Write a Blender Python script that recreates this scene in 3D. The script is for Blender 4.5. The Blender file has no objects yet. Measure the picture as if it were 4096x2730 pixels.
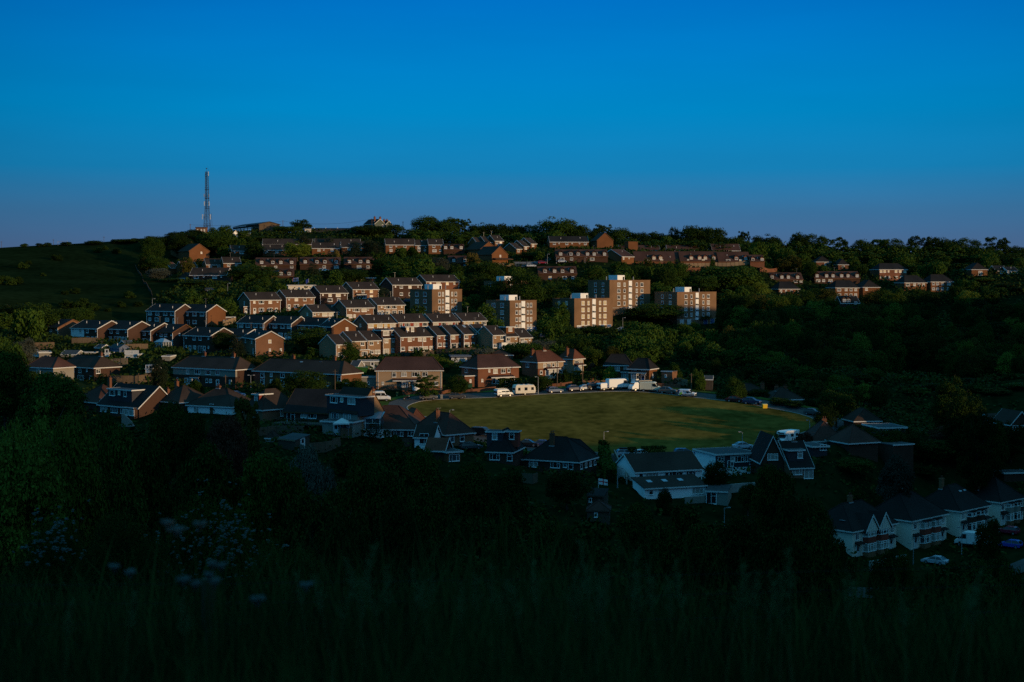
import bpy, math, random
import numpy as np
from mathutils import Vector

random.seed(7)
rng = np.random.default_rng(7)
S = bpy.context.scene
COL = S.collection
R = math.radians

# ------------------------------------------------------------------ camera, sky, sun, exposure
FPX, CX, CY = 5689.0, 2048.0, 1365.0            # 50 mm lens on a 36 mm frame, photograph 4096 x 2730
PITCH = math.atan((1365 - 1130) / FPX)
cd = bpy.data.cameras.new('camera')
cam = bpy.data.objects.new('camera', cd)
COL.objects.link(cam)
cd.lens, cd.sensor_width, cd.clip_start, cd.clip_end = 50, 36, 0.1, 6000
cam.rotation_euler = (math.pi / 2 - PITCH, 0, 0)
cd.dof.use_dof, cd.dof.focus_distance, cd.dof.aperture_fstop = True, 420, 2.4
S.camera = cam

SUN_AZ, SUN_EL = R(60), R(8)                    # low sun behind the right shoulder
w = bpy.data.worlds.new('World')
S.world = w
w.use_nodes = True
nt = w.node_tree
nt.nodes.clear()
N = nt.nodes.new
out = N('ShaderNodeOutputWorld')
bg = N('ShaderNodeBackground')
geo = N('ShaderNodeTexCoord')
sep = N('ShaderNodeSeparateXYZ')
nt.links.new(geo.outputs['Generated'], sep.inputs[0])
ramp = N('ShaderNodeValToRGB')
cr = ramp.color_ramp
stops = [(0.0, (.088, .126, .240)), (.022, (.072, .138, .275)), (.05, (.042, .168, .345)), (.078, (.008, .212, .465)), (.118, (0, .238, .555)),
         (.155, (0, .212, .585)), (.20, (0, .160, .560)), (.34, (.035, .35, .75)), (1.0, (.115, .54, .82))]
cr.elements[0].position, cr.elements[1].position = 0, 1
for i, (p, c) in enumerate(stops):
    e = cr.elements[0] if i == 0 else (cr.elements[-1] if i == len(stops) - 1 else cr.elements.new(p))
    e.color = (*c, 1)
nt.links.new(sep.outputs['Z'], ramp.inputs[0])
az = N('ShaderNodeMapRange')                      # lens vignette put into the sky: brightest along the view, dimmer to the sides
az.interpolation_type = 'SMOOTHSTEP'
for k, v in (('From Min', .84), ('From Max', 1.0), ('To Min', .62), ('To Max', 1.0)):
    az.inputs[k].default_value = v
nrm = N('ShaderNodeVectorMath'); nrm.operation = 'DOT_PRODUCT'
nrm.inputs[1].default_value = (0.035, 0.9994, 0)
nt.links.new(geo.outputs['Generated'], nrm.inputs[0])
nt.links.new(nrm.outputs['Value'], az.inputs[0])
mul = N('ShaderNodeVectorMath'); mul.operation = 'SCALE'
nt.links.new(ramp.outputs['Color'], mul.inputs[0])
nt.links.new(az.outputs[0], mul.inputs['Scale'])
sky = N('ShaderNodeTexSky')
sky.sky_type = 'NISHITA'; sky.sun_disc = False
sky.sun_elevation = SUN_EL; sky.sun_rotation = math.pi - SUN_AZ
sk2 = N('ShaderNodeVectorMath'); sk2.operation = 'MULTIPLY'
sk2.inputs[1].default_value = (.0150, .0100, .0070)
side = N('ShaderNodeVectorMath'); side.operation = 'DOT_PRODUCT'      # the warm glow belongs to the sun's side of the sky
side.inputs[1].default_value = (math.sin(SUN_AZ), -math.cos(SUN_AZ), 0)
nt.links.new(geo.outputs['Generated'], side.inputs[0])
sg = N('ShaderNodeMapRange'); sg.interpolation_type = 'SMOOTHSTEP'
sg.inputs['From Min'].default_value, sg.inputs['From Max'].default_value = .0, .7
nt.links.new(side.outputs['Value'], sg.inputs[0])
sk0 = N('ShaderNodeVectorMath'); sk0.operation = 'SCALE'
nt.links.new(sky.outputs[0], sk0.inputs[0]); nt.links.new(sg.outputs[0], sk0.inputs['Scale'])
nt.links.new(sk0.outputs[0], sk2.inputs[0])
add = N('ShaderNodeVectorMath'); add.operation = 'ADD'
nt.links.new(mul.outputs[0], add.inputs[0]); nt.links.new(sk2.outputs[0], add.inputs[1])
# faint thin cloud streaks keep the sky from being perfectly even
mpn = N('ShaderNodeMapping'); mpn.inputs['Scale'].default_value = (3.0, 3.0, 22.0); mpn.inputs['Rotation'].default_value = (0, R(5), 0)
nt.links.new(geo.outputs['Generated'], mpn.inputs[0])
nz = N('ShaderNodeTexNoise'); nz.inputs['Scale'].default_value = 1.6; nz.inputs['Detail'].default_value = 5
nt.links.new(mpn.outputs[0], nz.inputs[0])
nr = N('ShaderNodeMapRange'); nr.inputs['To Min'].default_value, nr.inputs['To Max'].default_value = .93, 1.07
nt.links.new(nz.outputs[0], nr.inputs[0])
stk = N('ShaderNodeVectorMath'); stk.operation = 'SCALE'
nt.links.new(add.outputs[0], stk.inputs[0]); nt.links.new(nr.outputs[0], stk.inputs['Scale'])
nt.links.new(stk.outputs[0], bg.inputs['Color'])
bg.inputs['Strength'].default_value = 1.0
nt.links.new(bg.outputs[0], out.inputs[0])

sl = bpy.data.lights.new('sun', 'SUN')
sl.energy, sl.angle, sl.color = 3.3, R(0.5), (1.0, .68, .35)
sun = bpy.data.objects.new('sun', sl)
COL.objects.link(sun)
to_sun = Vector((math.sin(SUN_AZ) * math.cos(SUN_EL), -math.cos(SUN_AZ) * math.cos(SUN_EL), math.sin(SUN_EL)))
sun.rotation_euler = to_sun.to_track_quat('Z', 'Y').to_euler()
S.view_settings.view_transform, S.view_settings.look = 'Standard', 'None'
S.view_settings.exposure, S.view_settings.gamma = 0.0, 1.0
S.cycles.use_denoising = False
S.cycles.sample_clamp_indirect = 1.0
S.cycles.caustics_reflective = S.cycles.caustics_refractive = False
S.cycles.max_bounces = 5
S.cycles.diffuse_bounces = 3
S.cycles.use_light_tree = True

# ------------------------------------------------------------------ helpers: measured points
REG = {'A': (0, 800, 2.2979), 'B': (900, 800, 2.2979), 'C': (1800, 800, 2.2979), 'D': (2700, 800, 2.2979),
       'E': (3400, 850, 2.6135), 'F1': (0, 1200, 2.2979), 'F2': (800, 1100, 2.2979), 'F3': (1600, 1100, 2.2979),
       'F4': (2500, 1250, 2.2979), 'F5': (1000, 1500, 2.2979), 'F6': (2000, 1650, 2.2979), 'F7': (3072, 1650, 2.2979),
       'F8': (0, 1700, 1.5221), 'Z': (0, 0, .57446), 'S': (0, 0, 1.0)}
cp_, sp_ = math.cos(PITCH), math.sin(PITCH)


def ray(reg, x, y):
    ox, oy, s = REG[reg]
    u, v = (ox + x / s - CX) / FPX, (CY - oy - y / s) / FPX
    dy = cp_ + v * sp_
    return u / dy, (-sp_ + v * cp_) / dy          # X and Z per metre of Y


def FD(d):
    # depths on the far slope: houses above the flats stand well behind them
    t = min(1, max(0, (d - 530) / 70))
    return d + 62 * t * t * (3 - 2 * t)


def P(reg, x, y, d):
    a, b = ray(reg, x, y)
    return Vector((a * d, d, b * d))


# ------------------------------------------------------------------ helpers: materials
MATS = {}


def mat(name, col, rough=.85, var=.25, scale=1.2, spec=.06, coarse=.18, stretch=1.0, metal=0.0, rnd=0.0, bump=0.0, alt=None):
    if name in MATS:
        return MATS[name]
    m = bpy.data.materials.new(name)
    m.use_nodes = True
    t = m.node_tree
    b = t.nodes['Principled BSDF']
    b.inputs['Roughness'].default_value = rough
    b.inputs['Metallic'].default_value = metal
    b.inputs['Specular IOR Level'].default_value = spec
    if var == 0 and not rnd:
        b.inputs['Base Color'].default_value = (*col, 1)
    else:
        tc = t.nodes.new('ShaderNodeTexCoord')
        mp = t.nodes.new('ShaderNodeMapping')
        mp.inputs['Scale'].default_value = (1, 1, stretch)
        t.links.new(tc.outputs['Object'], mp.inputs[0])
        n1 = t.nodes.new('ShaderNodeTexNoise'); n1.inputs['Scale'].default_value = scale; n1.inputs['Detail'].default_value = 3
        n2 = t.nodes.new('ShaderNodeTexNoise'); n2.inputs['Scale'].default_value = coarse; n2.inputs['Detail'].default_value = 2
        t.links.new(mp.outputs[0], n1.inputs[0]); t.links.new(tc.outputs['Object'], n2.inputs[0])
        ad = t.nodes.new('ShaderNodeMath'); ad.operation = 'ADD'
        t.links.new(n1.outputs[0], ad.inputs[0]); t.links.new(n2.outputs[0], ad.inputs[1])
        src = ad.outputs[0]
        if rnd:
            oi = t.nodes.new('ShaderNodeObjectInfo')
            mr = t.nodes.new('ShaderNodeMath'); mr.operation = 'MULTIPLY_ADD'
            mr.inputs[1].default_value = rnd; mr.inputs[2].default_value = -rnd / 2
            t.links.new(oi.outputs['Random'], mr.inputs[0])
            a2 = t.nodes.new('ShaderNodeMath'); a2.operation = 'ADD'
            t.links.new(src, a2.inputs[0]); t.links.new(mr.outputs[0], a2.inputs[1])
            src = a2.outputs[0]
        mr2 = t.nodes.new('ShaderNodeMapRange')
        mr2.inputs['From Min'].default_value = .65; mr2.inputs['From Max'].default_value = 1.35
        t.links.new(src, mr2.inputs[0])
        mx = t.nodes.new('ShaderNodeMix'); mx.data_type = 'RGBA'
        lo = tuple(c * (1 - var) for c in col)
        hi = alt if alt else tuple(min(1, c * (1 + var)) for c in col)
        mx.inputs[6].default_value = (*lo, 1); mx.inputs[7].default_value = (*hi, 1)
        t.links.new(mr2.outputs[0], mx.inputs[0])
        t.links.new(mx.outputs[2], b.inputs['Base Color'])
        if bump:
            bp = t.nodes.new('ShaderNodeBump'); bp.inputs['Strength'].default_value = bump
            t.links.new(n1.outputs[0], bp.inputs['Height']); t.links.new(bp.outputs[0], b.inputs['Normal'])
    MATS[name] = m
    return m


def leafmat(name, col, alt):
    m = mat(name, col, .8, .45, .55, .04, .12, rnd=.5, alt=alt)
    return m


mat('red_brick', (.165, .070, .040), var=.35, scale=5, stretch=3)
mat('brown_brick', (.180, .090, .050), var=.35, scale=5, stretch=3)
mat('buff_brick', (.250, .152, .085), var=.28, scale=5, stretch=3)
mat('orange_brick', (.155, .066, .029), var=.30, scale=5, stretch=3)
mat('dark_shaded_brick', (.062, .034, .024), var=.35, scale=5, stretch=3)  # brick darkened so the shade on the dim rows sits in its colour
mat('flat_brick', (.180, .106, .060), var=.35, scale=5, stretch=3)
mat('beige_render', (.310, .215, .135), var=.16, scale=9)
mat('grey_render', (.235, .215, .180), var=.18, scale=9)
mat('cream_render', (.68, .62, .52), var=.12, scale=4)
mat('dim_render', (.09, .11, .09), var=.2)
mat('white_render', (.78, .78, .76), var=.10, scale=3)
mat('red_tile_hanging', (.225, .050, .034), var=.3, scale=5, stretch=3)
mat('dark_cladding', (.040, .040, .046), var=.25, scale=4, stretch=4)
mat('blue_cladding', (.120, .145, .205), var=.15, scale=4)
mat('ochre_panel', (.42, .25, .06), var=.15)
mat('oxide_panel', (.25, .05, .03), var=.15)
mat('brown_roof_tile', (.040, .027, .021), var=.35, scale=3.2, stretch=2, bump=.4)
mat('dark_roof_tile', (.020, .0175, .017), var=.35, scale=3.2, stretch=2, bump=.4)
mat('red_roof_tile', (0.102, 0.039, 0.024), var=.38, scale=3.2, stretch=2, bump=.4)
mat('plum_roof_tile', (0.063, 0.031, 0.024), var=.35, scale=3.2, stretch=2, bump=.4)
mat('roof_felt', (.06, .062, .065), var=.25, scale=1)
mat('white_plastic', (.76, .76, .74), .45, var=.05, scale=2)
mat('white_paint', (.56, .56, .54), .5, var=.08, scale=2)
mat('dark_glass', (.014, .017, .020), .06, 0, spec=.5)
mat('curtained_glass', (.30, .29, .26), .25, var=.35, scale=2.5, spec=.5)
mat('blind_glass', (.55, .46, .27), .3, var=.2, scale=2, spec=.5)
mat('lead_glass', (.06, .07, .08), .12, var=.3, scale=2, spec=.5)
mat('brown_door', (.12, .06, .03), .5)
mat('blue_door', (.05, .10, .22), .5)
mat('wood', (.11, .078, .05), var=.3, scale=3)
mat('pale_wood', (.22, .155, .095), var=.3, scale=4)
mat('dark_wood', (.07, .055, .04), var=.3, scale=3)
mat('steel', (.22, .23, .24), .5, var=.15, metal=.6)
mat('grey_steel', (.30, .31, .32), .55, var=.12, metal=.3)
mat('mast_steel', (.045, .045, .045), .6, var=.2, metal=.4)
mat('tyre', (.015, .015, .015), .8, 0)
mat('rim', (.40, .40, .41), .35, 0, metal=.7)
mat('trim', (.02, .02, .022), .6, 0)
mat('lamp_glass', (.7, .7, .68), .15, 0, spec=.5)
mat('red_lens', (.35, .02, .015), .25, 0, spec=.5)
mat('concrete', (.30, .285, .26), var=.22, scale=2)
mat('asphalt', (.075, .070, .068), .9, var=.30, scale=1.4, coarse=.08)
mat('bark', (.075, .058, .042), .9, var=.35, scale=6)


# ------------------------------------------------------------------ helpers: meshes and objects
class MB:
    def __init__(self):
        self.v, self.f, self.m = [], [], []

    def add(self, vs, fs, m=0):
        n = len(self.v)
        self.v += [tuple(p) for p in vs]
        self.f += [tuple(n + i for i in f) for f in fs]
        self.m += [m] * len(fs)
        return self

    def box(self, x0, x1, y0, y1, z0, z1, m=0):
        return self.add([(x0, y0, z0), (x1, y0, z0), (x1, y1, z0), (x0, y1, z0), (x0, y0, z1), (x1, y0, z1), (x1, y1, z1), (x0, y1, z1)],
                        [(0, 3, 2, 1), (4, 5, 6, 7), (0, 1, 5, 4), (1, 2, 6, 5), (2, 3, 7, 6), (3, 0, 4, 7)], m)

    def prism(self, poly, a0, a1, axis='x', m=0):
        n = len(poly)
        mk = {'x': lambda a, p: (a, p[0], p[1]), 'y': lambda a, p: (p[0], a, p[1]), 'z': lambda a, p: (p[0], p[1], a)}[axis]
        vs = [mk(a0, p) for p in poly] + [mk(a1, p) for p in poly]
        fs = [tuple(range(n)), tuple(range(2 * n - 1, n - 1, -1))] + [(i, i + n, (i + 1) % n + n, (i + 1) % n) for i in range(n)]
        return self.add(vs, fs, m)

    def tube(self, a, b, r0, r1=None, n=6, m=0):
        r1 = r0 if r1 is None else r1
        a, b = Vector(a), Vector(b)
        ax = (b - a).normalized()
        u = ax.orthogonal().normalized(); v = ax.cross(u)
        vs = []
        for c, r in ((a, r0), (b, r1)):
            vs += [c + (u * math.cos(2 * math.pi * i / n) + v * math.sin(2 * math.pi * i / n)) * r for i in range(n)]
        fs = [(i, (i + 1) % n, (i + 1) % n + n, i + n) for i in range(n)] + [tuple(range(n - 1, -1, -1)), tuple(range(n, 2 * n))]
        return self.add(vs, fs, m)

    def mesh(self, name, mats):
        me = bpy.data.meshes.new(name)
        me.from_pydata(self.v, [], self.f)
        for m in (mats if isinstance(mats, (list, tuple)) else [mats]):
            me.materials.append(MATS[m])
        if any(self.m):
            me.polygons.foreach_set('material_index', self.m)
        me.update()
        return me

    def build(self, name, mats, parent=None, loc=(0, 0, 0), rz=0, fix=True):
        me = self.mesh(name, mats)
        if fix:
            import bmesh
            bm = bmesh.new(); bm.from_mesh(me)
            bmesh.ops.recalc_face_normals(bm, faces=bm.faces)
            bm.to_mesh(me); bm.free()
        return link(name, me, parent, loc, rz)


def link(name, me, parent=None, loc=(0, 0, 0), rz=0):
    o = bpy.data.objects.new(name, me)
    COL.objects.link(o)
    o.location = loc
    o.rotation_euler = (0, 0, rz)
    if parent is not None:
        o.parent = parent
    return o


def tag(o, label, cat, group=None, kind=None):
    if label: o['label'] = label
    if cat: o['category'] = cat
    if group: o['group'] = group
    if kind: o['kind'] = kind
    return o


def thing(name, label, cat, loc=(0, 0, 0), rz=0, group=None):
    return tag(link(name, None, None, loc, rz), label, cat, group)


# ------------------------------------------------------------------ houses
g6 = 'hipped semis facing the green'
g8 = 'cream bay-fronted semis on the road below'
g11 = 'brick terraces near the hilltop'
GROUND = []        # ground points measured at the foot of each building
FRONTS = []        # measured fronts, kept free of filler trees
FOOT = []          # footprints kept clear of undergrowth
WCACHE = {}
WKIND = {'n': (.85, 1.0, 1), 'w': (2.0, 1.2, 3), 'm': (1.35, 1.15, 2), 's': (.55, .75, 0), 't': (.6, 2.2, 1), 'q': (1.05, 1.3, 1),
         'd': (.95, 2.05, 0), 'p': (1.9, 2.1, 2), 'g': (2.3, 2.1, 0), 'x': (2.6, 1.25, 4), 'v': (1.05, 1.2, 2), 'D': (.95, 2.05, 0), 'l': (1.3, 1.15, 2),
         'y': (1.35, 1.15, 2), 'Y': (.9, 1.0, 1), 'o': (2.2, 1.3, 3), 'U': (1.75, 1.55, 2), 'V': (1.15, 1.5, 1), 'N': (.85, 1.5, 1)}


def frame_bars(mb, a, wh, f, bars):
    mb.box(-a, a, -.07, 0, 0, f); mb.box(-a, a, -.07, 0, wh - f, wh)
    mb.box(-a, -a + f, -.07, 0, f, wh - f); mb.box(a - f, a, -.07, 0, f, wh - f)
    mb.box(-a - .06, a + .06, -.13, -.0, -.07, 0)
    if bars == 1:
        mb.box(-a + f, a - f, -.065, 0, wh * .66, wh * .66 + .06)
    if bars in (2, 3, 4):
        xs = {2: [0], 3: [-a * .42, a * .42], 4: [-a * .5, 0, a * .5]}[bars]
        for x in xs:
            mb.box(x - .035, x + .035, -.065, 0, f, wh - f)
        mb.box(xs[-1] + .035, a - f, -.06, 0, wh * .66, wh * .66 + .06)


def window_mesh(kind, glass):
    key = (kind, glass)
    if key in WCACHE:
        return WCACHE[key]
    ww, wh, bars = WKIND[kind]
    a = ww / 2
    far_ = MB()
    for f, mb in ((.12, far_), (.085, MB())):
        frame_bars(mb, a, wh, f, bars)
    pm = MB().add([(-a + .04, -.03, .04), (a - .04, -.03, .04), (a - .04, -.03, wh - .04), (-a + .04, -.03, wh - .04)], [(0, 1, 2, 3)])
    fm = mb.mesh('window', 'white_plastic')
    pe = pm.mesh('pane', glass)
    # one-mesh form for far houses
    far_.add(pm.v, [(0, 1, 2, 3)], 1)
    om = far_.mesh('window', ['white_plastic', glass])
    WCACHE[key] = (fm, pe, om)
    return WCACHE[key]


def door_mesh(kind, colour):
    key = (kind, colour)
    if key in WCACHE:
        return WCACHE[key]
    ww, wh, _ = WKIND[kind]
    a = ww / 2
    mb = MB()
    mb.box(-a, a, -.05, 0, 0, wh, 0)
    mb.box(-a - .07, -a, -.09, 0, 0, wh + .07, 1); mb.box(a, a + .07, -.09, 0, 0, wh + .07, 1); mb.box(-a, a, -.09, 0, wh, wh + .07, 1)
    if kind in 'dD':
        mb.box(-a + .2, a - .2, -.06, -.05, wh * .55, wh - .2, 2)
    else:
        for k in range(4):
            mb.box(-a + .05, a - .05, -.065, -.05, wh * (.05 + .24 * k), wh * (.05 + .24 * k) + .38, 0)
    me = mb.mesh('garage_door' if kind == 'g' else 'door', [colour, 'white_plastic', 'dark_glass'])
    WCACHE[key] = me
    return me


def openings(root, spec, top, W, base, face, D, near, glass=None, door='white_paint', hrnd=random):
    """spec: tokens such as 'n.1 w.35 d.8' = kind and place along the facade; face: front, left or right."""
    for tok in spec.split():
        k, f = tok[0], float(tok[1:])
        ww, wh, _ = WKIND[k]
        if k in 'dDgp':
            z = base
        elif k in 'sSn' or k == 'Y':
            z = top - wh
        elif k == 't':
            z = top - wh - .3
        else:
            z = top - wh
        L = W if face == 'front' else D
        if face == 'front':
            loc, rz = (f * L, 0, z), 0
        elif face == 'left':
            loc, rz = (0, (1 - f) * L, z), -math.pi / 2
        else:
            loc, rz = (W, f * L, z), math.pi / 2
        if k in 'dDg':
            colr = {'d': door, 'D': 'brown_door', 'g': 'white_paint'}[k]
            me = door_mesh(k, colr)
            link(me.name.split('.')[0], me, root, loc, rz)
            continue
        g = (hrnd.choice(glass) if isinstance(glass, list) else glass) or hrnd.choice(['dark_glass', 'dark_glass', 'lead_glass', 'curtained_glass', 'curtained_glass'])
        if k in 'yY':
            g = 'blind_glass'
        fm, pe, om = window_mesh(k, g)
        if near:
            o = link('window', fm, root, loc, rz)
            link('pane', pe, o)
        else:
            link('window', om, root, loc, rz)


def roof_G(mb, fb, W, D, H, rise, rf, re, o, v, t=.16):
    yr = D * rf
    sf, sb = rise / yr, (rise - re) / (D - yr)
    zf, zb, zr = H - o * sf + .03, H + re - o * sb + .03, H + rise + .03
    mb.prism([(-o, zf), (-o, zf + t), (yr, zr + t), (D + o, zb + t), (D + o, zb), (yr, zr)], -v, W + v)
    fb.box(-v, W + v, -o - .05, -o - .002, zf - .12, zf + t * .8)
    fb.box(-v, W + v, D + o + .002, D + o + .05, zb - .12, zb + t * .8)
    for x0, x1 in ((-v - .05, -v - .002), (W + v + .002, W + v + .05)):
        fb.prism([(-o, zf - .1), (-o, zf + t + .02), (yr, zr + t + .02), (D + o, zb + t + .02), (D + o, zb - .1), (yr, zr - .1)], x0, x1)
    return lambda x, y: (H + sf * y if y < yr else H + rise - sb * (y - yr)) + t


def roof_F(mb, fb, W, D, H, rise, rf, o, v, t=.16):
    xr = W * rf
    s1, s2 = rise / xr, rise / (W - xr)
    za, zb, zr = H - o * s1 + .03, H - o * s2 + .03, H + rise + .03
    pr = [(-o, za), (-o, za + t), (xr, zr + t), (W + o, zb + t), (W + o, zb), (xr, zr)]
    mb.prism(pr, -v, D + v, 'y')
    for y0, y1 in ((-v - .05, -v - .002), (D + v + .002, D + v + .05)):
        fb.prism([(-o, za - .1), (-o, za + t + .02), (xr, zr + t + .02), (W + o, zb + t + .02), (W + o, zb - .1), (xr, zr - .1)], y0, y1, 'y')
    fb.box(-o - .05, -o - .002, -v, D + v, za - .1, za + t * .8)
    fb.box(W + o + .002, W + o + .05, -v, D + v, zb - .1, zb + t * .8)
    return lambda x, y: (H + s1 * x if x < xr else H + rise - s2 * (x - xr)) + t


def roof_H(mb, fb, W, D, H, rise, o, hip=1.0):
    z0, z1 = H + .02, H + rise
    if W >= D:
        h = D / 2 * hip
        ra, rb = (h, D / 2), (W - h, D / 2)
    else:
        h = W / 2 * hip
        ra, rb = (W / 2, h), (W / 2, D - h)
    q = [(-o, -o), (W + o, -o), (W + o, D + o), (-o, D + o)]
    vs = [(x, y, z0) for x, y in q] + [(x, y, z0 + .1) for x, y in q] + [(*ra, z1 + .1), (*rb, z1 + .1)]
    fs = [(3, 2, 1, 0)] + [(i, (i + 1) % 4, (i + 1) % 4 + 4, i + 4) for i in range(4)]
    if W >= D:
        fs += [(4, 5, 9, 8), (5, 6, 9), (6, 7, 8, 9), (7, 4, 8)]
    else:
        fs += [(4, 5, 8), (5, 6, 9, 8), (6, 7, 9), (7, 4, 8, 9)]
    mb.add(vs, fs)
    # ridge and hip cappings
    for a, b in ((8, 9), (4, 8), (7, 8 if W >= D else 9), (5, 9 if W >= D else 8), (6, 9)):
        if (Vector(vs[a]) - Vector(vs[b])).length > .1:
            mb.tube(vs[a], vs[b], .11, n=5)
    for x0, x1, y0, y1 in ((-o - .04, W + o + .04, -o - .05, -o - .003), (-o - .04, W + o + .04, D + o + .003, D + o + .05),
                           (-o - .05, -o - .003, -o, D + o), (W + o + .003, W + o + .05, -o, D + o)):
        fb.box(x0, x1, y0, y1, z0 - .14, z0 + .09)
    s = rise / (min(W, D) / 2)
    return lambda x, y: H + .1 + min(rise, s * min(x / max(hip, .01), (W - x) / max(hip, .01), y, D - y) if W >= D else s * min(x, W - x, y / max(hip, .01), (D - y) / max(hip, .01)))


def chimney(roof, x, y, z, top, wallm, wx=.9, wy=.6, pots=2):
    mb = MB()
    mb.box(x - wx / 2, x + wx / 2, y - wy / 2, y + wy / 2, z - 1.0, top)
    mb.box(x - wx / 2 - .06, x + wx / 2 + .06, y - wy / 2 - .06, y + wy / 2 + .06, top - .25, top - .1)
    for k in range(pots):
        px = x + (k - (pots - 1) / 2) * .4
        mb.tube((px, y, top - .02), (px, y, top + .45), .13, .11, 8, 1)
    mb.box(x - wx / 2 - .12, x + wx / 2 + .12, y - wy / 2 - .12, y + wy / 2 + .12, z - .12, z + .08, 2)
    mb.build('chimney', [wallm, 'red_roof_tile', 'grey_steel'], roof)


def dormer(root, x, w_, y0, y1, z0, z1, style, wallm, rmat, win, near, trim=True):
    body = MB().box(x - w_ / 2, x + w_ / 2, y0, y1, z0 - .6, z1)
    if style == 'g':
        body.prism([(x - w_ / 2, z1), (x + w_ / 2, z1), (x, z1 + w_ * .45)], y0, y1, 'y')
    d = body.build('dormer', wallm, root)
    rb = MB()
    if style == 'f':
        rb.box(x - w_ / 2 - .22, x + w_ / 2 + .22, y0 - .25, y1, z1 + .002, z1 + .2)
        rb.build('dormer_roof', 'roof_felt', d)
        fb = MB().box(x - w_ / 2 - .24, x + w_ / 2 + .24, y0 - .3, y0 - .252, z1 - .04, z1 + .22)
        fb.box(x - w_ / 2 - .27, x - w_ / 2 - .222, y0 - .25, y1, z1 - .04, z1 + .22)
        fb.box(x + w_ / 2 + .222, x + w_ / 2 + .27, y0 - .25, y1, z1 - .04, z1 + .22)
        if trim:
            fb.build('fascia', 'white_paint', d)
    else:
        a = w_ / 2 + .18
        h = w_ * .45
        zz = z1 - .1
        rb.prism([(x - a, zz), (x - a, zz + .12), (x, zz + h + .26), (x + a, zz + .12), (x + a, zz), (x, zz + h + .14)], y0 - .25, y1 + 1.2, 'y')
        rb.build('dormer_roof', rmat, d)
    for tok in win.split():
        k, f = tok[0], float(tok[1:])
        wh = WKIND[k][1]
        g = 'blind_glass' if k in 'yY' else random.choice(['dark_glass', 'curtained_glass', 'curtained_glass'])
        link('window', window_mesh(k, g)[2], d, (x - w_ / 2 + f * w_, y0, z1 - .12 - wh), 0)


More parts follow.
